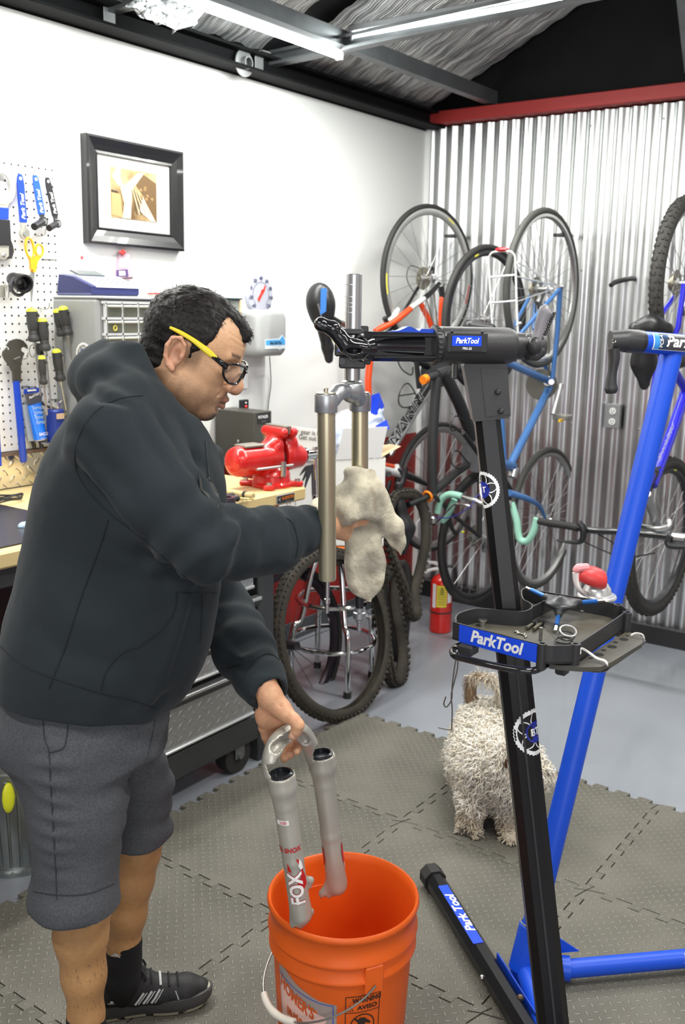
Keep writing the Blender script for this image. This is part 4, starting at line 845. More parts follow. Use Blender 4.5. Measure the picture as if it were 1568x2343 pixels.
# metal bin behind the man's legs
c = PZ(10, 1935, 0); c = np.array([1.36, 2.38, 0]); galb = M('bin_zinc', (.42, .45, .44), .3, .9, var=(5, .3)); t2 = thing('trash_can', c, 'galvanised steel bin at the left edge behind the shorts', 'bin')
c[1] = 2.25; c[0] = 1.545; prof = [(.130, 0), (.137, .0), (.140, .014), (.132, .018)]
B().lathe(c, prof + [(.133, .02), (.150, .30), (.158, .40), (.163, .406), (.158, .412), (.152, .402), (.127, .02)], 40, cap=False).build('bin_body', galb, t2, angle=.5)
b = B(); [b.tube([c + [(.1335 + .018 * z / .3) * math.cos(a) , (.1335 + .018 * z / .3) * math.sin(a), z] for z in (.03, .15, .29)], .004, 5) for a in np.linspace(0, 2 * pi, 33)[:-1]]; tag(b.build('ribs', galb, t2), kind='stuff')
b = B().tube([c + [.155 * math.cos(a), .155 * math.sin(a), .315 - .05 * math.sin(a * 1.0 + 2.4) ** 2] for a in np.linspace(-2.6, .5, 16)], .0035, 6); b.build('bail_handle', steel, t2); B().sphere(c + [-.105, -.115, .25], (.02, .01, .045), 12).build('yellow_tag', yel, t2)
tag(B().box(c + [-.03, 0, .42], (.17, .17, .06), bev=.02).build('blue_bag', M('bag_blue', (.01, .12, .55), .4)), 'blue plastic bag stuffed in the steel bin', 'bag')
# ================================================================ BICYCLES AND TYRES
RH0 = np.cross(nrm([AX[2], AY[2], 0]), Z_); FH0 = nrm([AX[2], AY[2], 0])
def Q0(u, v, h): return PP(u, v, FH0 * h, FH0)
rimm_ = M('rim_silver', (.50, .50, .49), .3, .9); tyre_m = M('tyre_black', (.028, .027, .026), .62, var=(14, .3)); spk = M('spoke_steel', (.45, .45, .45), .3, .9); dirt = M('tyre_muddy', (.026, .023, .019), .8, var=(22, .5, (.045, .037, .026)), bump=(120, .0012))
cogm = M('cog_steel', (.30, .28, .22), .4, .8); alu = M('alloy', (.6, .6, .6), .28, .9); bikeblk = M('frame_black', .012, .3)
class Bike:
    def __init__(s, name, label, hub_px, hx, ang, group=None):
        s.p = PX(*hub_px, hx); a = math.radians(ang); s.e = np.array([math.cos(a), math.sin(a), 0]); s.n = np.cross(s.e, Z_); s.n = s.n if s.n @ FH0 < 0 else -s.n
        s.t = thing(name, [s.p[0], s.p[1], .4], label, 'bicycle', group)
    def at(s, u, v, off=0.): return PP(u, v, s.p + s.n * off, s.n)
    def wheel(s, hub, R_, tw, tm, rm, nsp=28, rimh=.022, cass=False, marks=None, knobs=False, e=None, rimw=None):
        c = s.at(*hub) if len(hub) == 2 else np.array(hub, float); e = s.e if e is None else e; n = np.cross(e, Z_); A = np.linspace(0, 2 * pi, 73)[:-1]
        circ = lambda r, o=0: [c + e * r * math.cos(q) + Z_ * r * math.sin(q) + n * o for q in A]
        ty = B().tube(circ(R_ - tw / 2), tw / 2, 12, closed=True).build('tyre', tm, s.t)
        if knobs:
            b = B(); m = 78
            for k in range(m):
                q = 2 * pi * k / m; rd = e * math.cos(q) + Z_ * math.sin(q); tg = -e * math.sin(q) + Z_ * math.cos(q)
                for r_ in (-1, 0, 1):
                    al = r_ * .75 + (.18 if k % 2 else -.18) * (r_ == 0); cc = c + rd * (R_ - tw / 2 + tw / 2 * math.cos(al)) + n * tw / 2 * math.sin(al); nn = rd * math.cos(al) + n * math.sin(al)
                    b.box(cc, (.013, .010, .008), ax=(tg, np.cross(nn, tg), nn))
            tag(b.build('tread_knobs', tm, ty, smooth=False, fix=False), kind='stuff')
        r1 = R_ - tw * .9; rw = rimw or tw * .75; rings = []
        for q in A:
            rd = e * math.cos(q) + Z_ * math.sin(q); rings.append([c + rd * (r1) + n * rw / 2, c + rd * (r1 - rimh * .6) + n * rw / 2, c + rd * (r1 - rimh) + n * rw * .18, c + rd * (r1 - rimh) - n * rw * .18, c + rd * (r1 - rimh * .6) - n * rw / 2, c + rd * r1 - n * rw / 2])
        B().loft(rings, cap=False, closed=True).build('rim', rm, s.t, angle=.5)
        b = B(); hw = .028
        for k in range(nsp):
            q = 2 * pi * k / nsp; q2 = q + (.42 if (k // 2) % 2 else -.42); sd = 1 if k % 2 else -1; b.tube([c + (e * math.cos(q2) + Z_ * math.sin(q2)) * .02 + n * hw * sd, c + (e * math.cos(q) + Z_ * math.sin(q)) * (r1 - rimh)], .0013, 4, cap=False)
        tag(b.build('spokes', spk, s.t, fix=False), kind='stuff')
        B().tube([c - n * .05, c - n * .035, c - n * .03, c - n * .026, c - n * .02, c + n * .02, c + n * .026, c + n * .03, c + n * .035, c + n * .05], [.006, .008, .022, .022, .011, .011, .022, .022, .008, .006], 16).build('hub', alu, s.t, angle=.5)
        if cass:
            b = B(); sd = cass
            for k in range(7): r_ = .055 - .005 * k; b.cyl(c + n * sd * (.030 + .0045 * k), c + n * sd * (.0318 + .0045 * k), r_, 22)
            tag(b.build('cassette', cogm, s.t, angle=.5), kind='stuff')
        if marks:
            for (q0, q1, mt) in marks: B().tube([c + (e * math.cos(q) + Z_ * math.sin(q)) * (r1 - rimh * .3) + n * rw * .45 for q in np.linspace(q0, q1, 8)], .006, 6, flat=(1, .3)).build('rim_decal', mt, s.t)
        return c
    def tub(s, name, pts, r, mt, off=0., sm=0, n=12, **k):
        return B().tube([s.at(*p, off) if len(p) == 2 else s.at(p[0], p[1], p[2]) for p in pts], r, n, sm=sm, **k).build(name, mt, s.t)
red_f = M('frame_orange', (.78, .07, .012), .3, coat=.5); wht_f = M('frame_white', (.85, .85, .85), .3, coat=.5)
ylm = M('decal_yellow', (.75, .68, .05), .4)
# ---- A: black, white and orange road bike in the corner
A = Bike('road_bike', 'black road bike with orange and white stays, hung by its rear wheel in the corner', (981, 637), 4.17, -8)
A.wheel((981, 637), .345, .025, tyre_m, rimm_, 24, .030, cass=-1, marks=((1.0, 1.15, ylm), (3.1, 3.4, ylm), (5.9, 6.2, M('decal_red2', (.6, .03, .02), .4))))
A.wheel((1000, 1115), .335, .025, tyre_m, rimm_, 24, .030)
A.tub('seat_stay', [(1003, 652, .05), (985, 673, .05), (940, 705, .03), (905, 735, .02), (862, 755, 0)], [.008, .010, .013, .014, .012], wht_f, sm=4)
A.tub('stay_orange', [(940, 706, .0335), (905, 734, .024), (870, 752, .004), (858, 758, 0)], [.0145, .0155, .0155, .012], red_f, sm=4); A.tub('stay_tip', [(1006, 648, .052), (988, 668, .05), (972, 682, .046)], [.010, .012, .0135], bikeblk, sm=3)
A.tub('seat_stay', [(962, 650, -.05), (905, 745, -.02), (880, 765, 0)], .008, bikeblk)
A.tub('chain_stay', [(960, 690, -.04), (985, 740, -.03), (1000, 800, -.02), (1003, 850, 0)], .014, red_f, sm=3); A.tub('chain_stay', [(1012, 675, .05), (1010, 700, .05), (1008, 760, .03), (1003, 850, 0)], .013, red_f, sm=3); A.tub('stay_tip', [(1010, 655, .05), (1013, 690, .051)], .0145, bikeblk)
A.tub('top_tube', [(850, 770), (846, 830), (843, 900), (860, 1050)], .0165, red_f, sm=3)
dt = [A.at(1000, 855, 0), A.at(978, 885, 0), A.at(880, 1040, 0)]; A.tub('down_tube', [(1000, 855), (978, 885), (878, 1042)], .024, bikeblk); A.tub('down_tube_side', [(985, 890, .012), (892, 1042, .012)], .014, alu)
A.tub('seat_tube', [(1000, 850), (925, 810), (852, 768)], .016, bikeblk)
d_ = nrm(A.at(975, 890) - A.at(885, 1035)); nn_ = A.n; up2 = np.cross(nn_, d_); up2 = up2 if up2 @ X_ < 0 else -up2
mc_ = (A.at(975, 890, .026) + A.at(888, 1030, .026)) / 2
text('lettering', 'MARIN', .082, M('print_white', .8), A.t, mc_, d_, up2, off=.03, sx=1.25); text('lettering_core', 'MARIN', .082, M('print_black', .8), A.t, mc_ + A.n * .002, d_, up2, off=-.010, sx=1.25)
def cage(bk, pts, off=.0):
    for o in (-.03, .03): bk.tub('bottle_cage', [(u, v, o + off) for u, v in pts], .0035, blk, sm=4, n=6)
cage(A, [(949, 800), (921, 800), (911, 822), (920, 845), (942, 858), (945, 840)]); cage(A, [(960, 918), (936, 878), (918, 890), (912, 918), (922, 932), (942, 930)]); A.tub('cage_bar', [(912, 906), (950, 900)], .0035, blk); A.tub('cage_bar', [(915, 820), (945, 812)], .0035, blk)
A.tub('crank_arm', [(960, 888, .06), (953, 826, .06), (950, 800, .06)], [.014, .012, .012], blk, sm=2); B().cyl(A.at(1000, 850, .035), A.at(1000, 850, .041), .08, 32).build('chainring', blk, A.t, angle=.5); B().cyl(A.at(1000, 850, -.05), A.at(1000, 850, .06), .022, 18).build('bottom_bracket', blk, A.t, angle=.5)
A.tub('chain', [(975, 680, -.036), (1000, 770, -.035)], .003, cogm); A.tub('chain', [(992, 660, -.036), (1005, 770, -.035)], .003, cogm)
A.tub('derailleur', [(985, 640, -.05), (990, 618, -.055), (985, 612, -.05)], [.012, .014, .010], blk, sm=3); A.tub('cable_loop', [(965, 616, -.05), (940, 608, -.05), (931, 630, -.05), (938, 655, -.05), (955, 675, -.04)], .0022, blk, sm=4, n=6)
B().cyl(A.at(1017, 650, .05), A.at(1012, 662, .052), .006, 10).build('quick_release', chrome, A.t)
A.tub('brake_body', [(888, 738, .01), (903, 722, .01), (912, 706, .01)], [.010, .016, .008], wht_f, sm=3); A.tub('brake_arm', [(880, 727, .01), (890, 745, .01)], [.012, .012], blk)
A.tub('stem', [(868, 1068, 0), (912, 1082, 0)], [.022, .024], wht_f); A.tub('stem_stripe', [(868, 1061, .010), (900, 1068, .010)], .012, red_f); A.tub('stem_clamp', [(905, 1068), (916, 1088)], .020, wht_f)
A.tub('fork', [(905, 1075, .0), (940, 1090, .03), (978, 1108, .05), (995, 1113, .05)], [.022, .018, .012, .008], bikeblk, sm=3); A.tub('fork', [(905, 1075, .0), (940, 1090, -.03), (978, 1108, -.05), (995, 1113, -.05)], [.022, .018, .012, .008], bikeblk, sm=3)
A.tub('handlebar', [(928, 1070, .18), (922, 1100, .18), (905, 1140, .18), (903, 1170, .18), (912, 1190, .18)], .014, blk, sm=4); A.tub('handlebar', [(880, 1086, -.2), (872, 1110, -.2), (890, 1150, -.2)], .014, blk, sm=4); B().tube([A.at(890, 1085, .2), A.at(890, 1085, -.2)], .013, 12).build('handlebar', blk, A.t); A.tub('brake_lever', [(893, 1100, .05), (886, 1130, .05), (896, 1160, .05)], [.010, .012, .006], blk, sm=3)
# saddle sticking out to the left
sd = M('saddle_black', (.014, .014, .015), .35, bump=(200, .0004)); f0_ = 4.05
f = F(Q0(735, 700, f0_) - .28, Q0(740, 740, f0_) + .28, .006)
f.ell(Q0(734, 695, f0_), (.060, .05, .085), .02, ax=(nrm(RH0 + .15 * Z_), FH0, nrm(Z_ - .15 * RH0))); f.cap(Q0(738, 730, f0_), Q0(745, 775, f0_ + .02), .036, .022, .03); f.chain([Q0(742, 760, f0_ + .03), Q0(750, 795, f0_ + .04), Q0(753, 822, f0_ + .04)], [.022, .024, .018], .015)
V, Q4 = f.surf(); V = relax(V, Q4, 2); qmesh('saddle', V, Q4, sd, A.t)
B().prism([(-.014, -.05), (.010, -.035), (.012, .055), (-.012, .055)], .002, Q0(741, 692, f0_ - .052), nrm(RH0 + .05 * Z_), Z_, z=-FH0).build('tape_flag', M('tape_blue', (.03, .16, .50), .6), A.t, smooth=False); B().tube([Q0(728, 695, f0_ - .05), Q0(737, 730, f0_ - .04)], .004, 6).build('saddle_slot', alu, A.t)
B().tube([Q0(752, 722, f0_), Q0(775, 738, f0_ + .02), A.at(815, 752), A.at(852, 768)], [.010, .013, .013, .013], 12).build('seat_post', bikeblk, A.t); B().tube([Q0(754, 700, f0_), Q0(762, 722, f0_), Q0(752, 745, f0_)], .005, 8, sm=3).build('saddle_rail', alu, A.t)
tag(B().tube([PX(1020, 540, 4.2), PX(1045, 540, 4.40), PX(1058, 543, 4.55)], [.008, .010, .010], 10).build('wall_hook', blk), 'black rubber-coated hook holding the corner road bike by its rim', 'hook')
# ---- B: black bike upside down beside it
Bk = Bike('road_bike', 'matt black bike with orange bar plug and seat clamp, hung nose-up in the middle', (1112, 730), 4.12, -6)
Bk.wheel((1112, 730), .335, .030, tyre_m, M('rim_dark', (.05, .05, .055), .3, .5), 24, .026, marks=((1.9, 2.0, ylm),))
Bk.wheel((1098, 1228), .335, .030, tyre_m, M('rim_dark', .05), 24, .026, cass=-1, marks=((5.5, 5.75, ylm),))
bm = M('frame_matt', (.022, .022, .023), .5)
Bk.tub('top_tube', [(1000, 862), (990, 1000), (990, 1130)], .023, bm, sm=2); Bk.tub('down_tube', [(1015, 852), (1050, 920), (1097, 1040)], .029, bm, sm=2); Bk.tub('seat_tube', [(1097, 1042), (1040, 1085), (990, 1128)], .019, bm)
Bk.tub('head_tube', [(1058, 838), (1000, 858)], .025, bm); Bk.tub('stem', [(1000, 858), (976, 866)], .017, bm); B().cyl(Bk.at(976, 866), Bk.at(968, 870), .020, 16).build('bar_plug', M('plug_orange', (.85, .22, .01), .4), Bk.t)
Bk.tub('seat_post', [(990, 1128), (975, 1138), (950, 1148), (935, 1155)], .015, bikeblk); x_, y_, z_2 = frame(Bk.at(970, 1141) - Bk.at(985, 1132)); B().tube([Bk.at(979, 1136) + x_ * .022 * math.cos(q) + y_ * .022 * math.sin(q) for q in np.linspace(0, 2 * pi, 21)[:-1]], .006, 8, closed=True).build('seat_clamp', M('plug_orange', .5), Bk.t)
Bk.tub('chain_stay', [(1097, 1045, .03), (1098, 1130, .05), (1098, 1228, .06)], .012, bm, sm=3); Bk.tub('chain_stay', [(1097, 1045, -.03), (1098, 1130, -.05), (1098, 1228, -.06)], .012, bm, sm=3); Bk.tub('seat_stay', [(992, 1132, .02), (1040, 1180, .05), (1098, 1228, .06)], .010, bm); Bk.tub('seat_stay', [(992, 1132, -.02), (1040, 1180, -.05), (1098, 1228, -.06)], .010, bm)
for o in (.05, -.05): Bk.tub('fork_leg', [(1062, 838, 0), (1085, 800, o), (1110, 735, o)], [.02, .016, .010], bm, sm=3)
B().cyl(Bk.at(1097, 1040, .04), Bk.at(1097, 1040, .046), .085, 30).build('chainring', M('ring_dark', .05), Bk.t, angle=.5); Bk.tub('crank_arm', [(1097, 1040, .065), (1075, 1010, .07), (1060, 990, .07)], .011, blk); cage(Bk, [(1060, 960), (1042, 952), (1031, 972), (1036, 985), (1060, 980)]); cage(Bk, [(1072, 1060), (1048, 1032), (1036, 1038), (1034, 1060), (1050, 1072), (1066, 1066)])
Bk.tub('derailleur', [(1103, 1235, -.05), (1110, 1250, -.05), (1107, 1262, -.05)], [.014, .016, .010], M('mech', (.2, .2, .2), .35, .7), sm=3); Bk.tub('brake', [(1028, 1185, 0), (1035, 1210, 0), (1045, 1220, 0), (1058, 1200, 0)], [.010, .010, .010, .008], blk, sm=3); B().sphere(Bk.at(1060, 1217, .03), (.012, .008, .006), 8).build('pad_yellow', yel, Bk.t)
Bk.tub('handlebar', [(1035, 808, .0), (1052, 850, 0)], .014, blk); f = F(Q0(915, 1180, 4.22) - .26, Q0(915, 1200, 4.22) + .26, .006)
f.chain([Q0(912, 1110, 4.22), Q0(916, 1160, 4.22), Q0(925, 1210, 4.22), Q0(922, 1262, 4.22)], [.018, .024, .046, .018], .02, sq=.6, side=FH0); V, Q4 = f.surf(); V = relax(V, Q4, 2); qmesh('saddle', V, Q4, sd, Bk.t)
# ---- C: blue vintage road bike
C3 = Bike('road_bike', 'blue vintage road bike with mint bar tape and silver rear rack', (1243, 661), 4.16, -2)
blf = M('frame_steelblue', (.06, .17, .42), .3, coat=.4); mint = M('bar_tape_mint', (.30, .58, .45), .7, bump=(60, .001, 'wave')); gum = M('tyre_grey', (.06, .06, .055), .6)
C3.wheel((1243, 661), .350, .030, gum, rimm_, 36, .020, cass=-1); C3.wheel((1243, 1186), .345, .030, gum, rimm_, 36, .020)
C3.tub('chain_stay', [(1283, 655, .07), (1276, 760, .04), (1264, 872, .03)], .011, blf); C3.tub('chain_stay', [(1225, 690, -.06), (1222, 750, -.04), (1258, 870, -.02)], .010, blf); C3.tub('seat_stay', [(1280, 662, .07), (1190, 765, .03), (1146, 822, .01)], .009, blf); C3.tub('seat_stay', [(1222, 660, -.06), (1180, 740, -.03), (1140, 820, -.01)], .008, blf)
C3.tub('seat_tube', [(1140, 820), (1262, 874)], .017, blf); C3.tub('down_tube', [(1260, 882), (1164, 1072)], .018, blf); C3.tub('top_tube', [(1140, 822), (1152, 1050)], .015, blf); C3.tub('head_tube', [(1175, 1066), (1150, 1060), (1128, 1050)], .019, blf); C3.tub('head_band', [(1178, 1070), (1172, 1092)], .022, alu)
for o in (.05, -.05): C3.tub('fork_blade', [(1166, 1128, o * .4), (1205, 1140, o), (1235, 1158, o), (1248, 1186, o)], [.016, .014, .011, .007], blf, sm=3)
C3.tub('lug', [(1255, 872), (1268, 878)], .024, alu); B().cyl(C3.at(1262, 874, .04), C3.at(1262, 874, .075), .013, 14).build('axle', alu, C3.t); C3.tub('crank_arm', [(1284, 880, .09), (1276, 912, .09), (1266, 948, .09)], [.014, .010, .012], alu); b = B(); b.box(C3.at(1287, 954, .10), (.07, .07, .022), bev=.004); b.build('pedal', M('pedal_grey', (.35, .34, .3), .4, .6), C3.t, smooth=False); B().box(C3.at(1284, 962, .14), (.035, .01, .012)).build('pedal_reflector', M('amber', (.85, .5, .02), .3), C3.t, smooth=False)
B().cyl(C3.at(1240, 880, -.03), C3.at(1240, 880, -.036), .072, 32).build('chainring', M('ring_bronze', (.09, .085, .07), .4, .7), C3.t, angle=.5); C3.tub('chain', [(1248, 690, .0), (1256, 790, 0), (1258, 870, 0)], .004, cogm); C3.tub('derailleur', [(1240, 668, -.02), (1232, 690, -.02), (1238, 705, -.02)], [.02, .018, .014], M('mech', .2), sm=2); B().cyl(C3.at(1278, 655, .06), C3.at(1292, 655, .09), .010, 12).build('axle_nut', alu, C3.t)
for k, (u, v) in enumerate(((1280, 700), (1283, 716))): pass
hb = [(1058, 1136), (1031, 1131), (1013, 1140), (1004, 1158), (1001, 1174)]; X0 = 3.78
B().tube([PX(u, v, X0) for u, v in hb], .0155, 12, sm=5).build('bar_tape', mint, C3.t); B().tube([PX(u, v, X0 + .03) for u, v in [(1040, 1143), (1031, 1165), (1021, 1183), (1012, 1192)]], .0155, 12, sm=4).build('bar_tape', mint, C3.t)
B().tube([PX(u, v, X0 + .02) for u, v in [(1170, 1150), (1176, 1168), (1183, 1193), (1186, 1218), (1192, 1236), (1208, 1237), (1222, 1214), (1229, 1186)]], .0155, 12, sm=4).build('bar_tape', mint, C3.t)
B().tube([PX(1058, 1136, X0), PX(1090, 1146, X0), PX(1112, 1156, X0), PX(1170, 1152, X0)], [.012, .013, .014, .013], 12, sm=2).build('handlebar', chrome, C3.t); B().tube([PX(1100, 1108, X0 + .03), PX(1102, 1130, X0 + .02), PX(1110, 1155, X0)], [.012, .013, .016], 12).build('quill_stem', chrome, C3.t); B().tube([PX(1075, 1157, X0 - .03), PX(1045, 1153, X0 - .04), PX(1028, 1166, X0 - .04), PX(1012, 1184, X0 - .03), PX(992, 1202, X0 - .03), PX(981, 1196, X0 - .03)], .0045, 8, sm=4).build('brake_lever', chrome, C3.t); B().box(PX(992, 1190, X0 - .02), (.03, .02, .035), bev=.006).build('lever_hood', alu, C3.t, smooth=False)
B().tube([PX(981, 1182, X0), PX(1030, 1184, X0 - .05), PX(1075, 1160, X0 - .05), PX(1096, 1132, X0), PX(1110, 1165, X0)], .0022, 6, sm=5).build('brake_cable', M('cable_violet', (.03, .03, .25), .4), C3.t)
Bx = C3.at(1128, 1052); B().tube([Bx, PX(1110, 1120, X0 + .02)], .012, 10).build('stem_joint', chrome, C3.t)
RX = 3.74; rk = lambda u, v: PX(u, v, RX); rkm = M('rack_silver', (.75, .75, .74), .25, .7)
B().tube([rk(1133, 800), rk(1127, 740), rk(1121, 640), rk(1119, 600), rk(1123, 582), rk(1135, 576), rk(1165, 575), rk(1177, 583), rk(1180, 600), rk(1183, 700), rk(1187, 790)], .005, 8, sm=3).build('rack_frame', rkm, C3.t)
for a, c in (((1122, 634), (1180, 629)), ((1126, 693), (1182, 688))): B().tube([rk(*a), rk(*c)], .004, 8).build('rack_bar', rkm, C3.t)
for a in ((1184, 600), (1182, 632), (1183, 690)): B().tube([rk(*a), C3.at(1283, 656, .08)], .0032, 6).build('rack_stay', rkm, C3.t)
B().sphere(rk(1149, 571), (.012, .032, .010), 12).build('tail_light', M('lens_red', (.45, .02, .03), .25), C3.t); B().tube([rk(1183, 745), rk(1192, 738)], .006, 8).build('rack_clip', rkm, C3.t)
tag(B().tube([PX(1270, 538, 4.2), PX(1295, 538, 4.40), PX(1308, 540, 4.55)], [.008, .010, .010], 10).build('wall_hook', blk), 'black rubber-coated hook holding the blue vintage bike by its rim', 'hook')
# reflector on the wall side wheel, saddle of C
f = F(Q0(1090, 770, 4.0) - .2, Q0(1090, 770, 4.0) + .2, .006); f.cap(Q0(1075, 748, 4.0), Q0(1125, 752, 4.0), .03, .02, .02); V, Q4 = f.surf(); qmesh('saddle', V, Q4, sd, C3.t); B().tube([Q0(1100, 755, 4.0), C3.at(1140, 820)], .013, 10).build('seat_post', alu, C3.t)
# ---- D: blue mountain bike at the right edge
D4 = Bike('mountain_bike', 'blue mountain bike with knobby tyres and black saddle at the right edge', (1566, 648), 4.16, -1)
rb = M('frame_royal', (.02, .02, .55), .3, coat=.4)
knb = M('tyre_knobby', (.035, .033, .030), .8, bump=(120, .001)); D4.wheel((1566, 648), .345, .056, knb, M('rim_dark', .05), 28, .022, cass=-1, knobs=True, rimw=.03); fe = np.array([math.cos(math.radians(-4)), math.sin(math.radians(-4)), 0]); D4.wheel((1512, 1228), .345, .052, knb, M('rim_dark', .05), 28, .022, knobs=True, e=fe, rimw=.03, marks=((1.3, 1.4, yel),))
f = F(Q0(1490, 800, 4.0) - .25, Q0(1490, 800, 4.0) + .25, .006); f.chain([Q0(1455, 752, 3.85), Q0(1490, 746, 3.85), Q0(1525, 755, 3.85)], [.028, .04, .03], .03); f.chain([Q0(1478, 775, 3.86), Q0(1474, 830, 3.88), Q0(1475, 880, 3.9)], [.05, .045, .022], .03, sq=.6, side=FH0); V, Q4 = f.surf(); V = relax(V, Q4, 2); qmesh('saddle', V, Q4, sd, D4.t); B().tube([Q0(1495, 790, 3.9), D4.at(1530, 830)], .015, 10).build('seat_post', blk, D4.t)
D4.tub('seat_tube', [(1520, 810), (1575, 900)], .019, rb); D4.tub('top_tube', [(1515, 800), (1495, 930), (1480, 1080)], .02, rb); D4.tub('down_tube', [(1572, 890), (1530, 1010), (1492, 1110)], .024, rb); D4.tub('white_panel', [(1496, 895, .018), (1482, 975, .018)], .008, wht_f)
D4.tub('seat_stay', [(1566, 648, .06), (1552, 750, .05), (1520, 815, .01)], .011, rb); D4.tub('seat_stay', [(1566, 648, -.06), (1500, 740, -.05), (1520, 815, -.01)], .011, rb); D4.tub('head_tube', [(1488, 1085), (1470, 1130)], .024, rb)
dd4 = nrm(D4.at(1545, 965) - D4.at(1505, 1060)); uu4 = np.cross(D4.n, dd4); text('lettering', 'Specialized', .045, wtxt, D4.t, D4.at(1524, 1012, .03), dd4, uu4 if uu4 @ X_ < 0 else -uu4, off=.02, shear=.2)
for o in (.06, -.06): D4.tub('fork_leg', [(1480, 1130, o), (1512, 1228, o)], .017, M('fork_grey2', (.35, .35, .36), .35, .5))
XB = 3.80; B().tube([PX(u, v, XB) for u, v in [(1322, 1207), (1360, 1214), (1430, 1217), (1500, 1224), (1580, 1232), (1640, 1234)]], .0145, 12, sm=4).build('handlebar', bikeblk, D4.t); B().tube([PX(u, v, XB) for u, v in [(1232, 1192), (1260, 1197), (1300, 1203), (1324, 1208)]], [.014, .017, .016, .017], 12, sm=3).build('grip', rub, D4.t); B().tube([PX(1540, 1229, XB), PX(1570, 1232, XB)], .020, 12).build('clamp_collar', alu, D4.t)
for pts in ([(1325, 1195), (1335, 1210), (1330, 1238), (1300, 1240), (1275, 1236)], [(1535, 1225), (1530, 1245), (1560, 1250), (1590, 1248)]): B().tube([PX(u, v, XB - .02) for u, v in pts], [.012, .016, .012, .007, .005][:len(pts)], 8, sm=4).build('brake_lever', blk, D4.t)
B().tube([PX(1330, 1235, XB), PX(1370, 1255, XB), PX(1430, 1275, XB), PX(1500, 1265, XB)], .003, 6, sm=4).build('brake_cable', blk, D4.t); B().tube([PX(1350, 1212, XB), PX(1400, 1240, XB), PX(1450, 1280, XB)], .003, 6, sm=4).build('brake_cable', blk, D4.t)
B().tube([PX(1465, 1205, XB + .08), PX(1500, 1210, XB + .05), PX(1530, 1205, XB + .05), PX(1530, 1190, XB + .06)], .012, 10, sm=4).build('stem', alu, D4.t)
D4.tub('derailleur', [(1560, 700, -.05), (1560, 722, -.05)], [.012, .014], blk); B().tube([PX(1512, 600, 4.1), PX(1497, 615, 4.1), PX(1494, 640, 4.1), PX(1500, 670, 4.1), PX(1508, 690, 4.1)], .0025, 6, sm=4).build('cable_loop', blk, D4.t)
tag(B().tube([PX(1398, 653, 4.36), PX(1410, 645, 4.40), PX(1440, 638, 4.48), PX(1452, 637, 4.56)], [.010, .012, .011, .013], 10, sm=3).build('wall_hook', blk), 'empty black bike hook curving out of the corrugated wall', 'hook')
# ---- loose tyres
def loose_tyre(name, label, c, e, v, R_, tw, mt, knobs=True, grp=None, inner=True, txt=None):
    c = np.array(c, float); e = nrm(e); v = nrm(np.array(v, float) - e * (np.array(v, float) @ e)); n = np.cross(e, v); t = thing(name, c - v * R_, label, 'tyre', grp); A_ = np.linspace(0, 2 * pi, 97)[:-1]; rings = []
    for q in A_:
        rd = e * math.cos(q) + v * math.sin(q); ring = []
        prof = [(al, 1.) for al in np.linspace(-2.25, 2.25, 13)] + [(al, .86) for al in np.linspace(2.2, -2.2, 13)]
        for al, k in prof: ring.append(c + rd * (R_ - tw / 2 + tw / 2 * k * math.cos(al)) + n * tw / 2 * k * math.sin(al) * .95)
        rings.append(ring)
    B().loft(rings, cap=False, closed=True).build('carcass', mt, t, angle=1.2)
    if knobs:
        b = B(); m = 84
        for k in range(m):
            q = 2 * pi * k / m; rd = e * math.cos(q) + v * math.sin(q); tg = -e * math.sin(q) + v * math.cos(q)
            for al in (-1.05, -.5 + .1 * (k % 2), .0, .5 - .1 * (k % 2), 1.05):
                if al == 0 and k % 2: continue
                nn = rd * math.cos(al) + n * math.sin(al); cc = c + rd * (R_ - tw / 2) + nn * tw / 2; b.box(cc, (.011, .007, .008), ax=(tg, np.cross(nn, tg), nn))
        tag(b.build('tread_knobs', dirt, t, smooth=False, fix=False), kind='stuff')
    return t
e_ = np.array([math.cos(math.radians(-3)), math.sin(math.radians(-3)), 0]); up_ = nrm(Z_ * 1 + FH0 * .28 - RH0 * .14)
c1 = P(764, 1492, 3.80); t1 = loose_tyre('loose_tyre', 'big knobby tyre standing on the floor against the chrome stool', c1, e_, up_, .335, .056, dirt)
zmin = c1[2] - .335 * up_[2] * 1.0
t1.location.z += -zmin + .004 if abs(zmin) < .12 else 0
c2 = P(660, 1476, 3.98); t2_ = loose_tyre('loose_tyre', 'smooth black tyre and rim behind the bench leg', c2, e_, nrm(Z_ + FH0 * .1 - RH0 * .1), .335, .034, tyre_m, knobs=False)
A_ = np.linspace(0, 2 * pi, 73)[:-1]; vv_ = nrm(Z_ + FH0 * .1 - RH0 * .1); n_ = np.cross(e_, vv_); B().loft([[c2 + (e_ * math.cos(q) + vv_ * math.sin(q)) * r_ + n_ * o for r_, o in ((.300, .014), (.275, .012), (.270, 0), (.275, -.012), (.300, -.014))] for q in A_], cap=False, closed=True).build('rim', M('rim_plum', (.05, .04, .05), .22, .6), t2_)
b = B(); [b.tube([c2, c2 + (e_ * math.cos(q) + vv_ * math.sin(q)) * .275], .0015, 4) for q in np.linspace(0, 2 * pi, 19)[:-1]]; tag(b.build('spokes', M('spoke_dark', (.05, .05, .05), .4), t2_), kind='stuff'); B().tube([c2 - n_ * .05, c2 + n_ * .05], .018, 14).build('hub', blk, t2_)
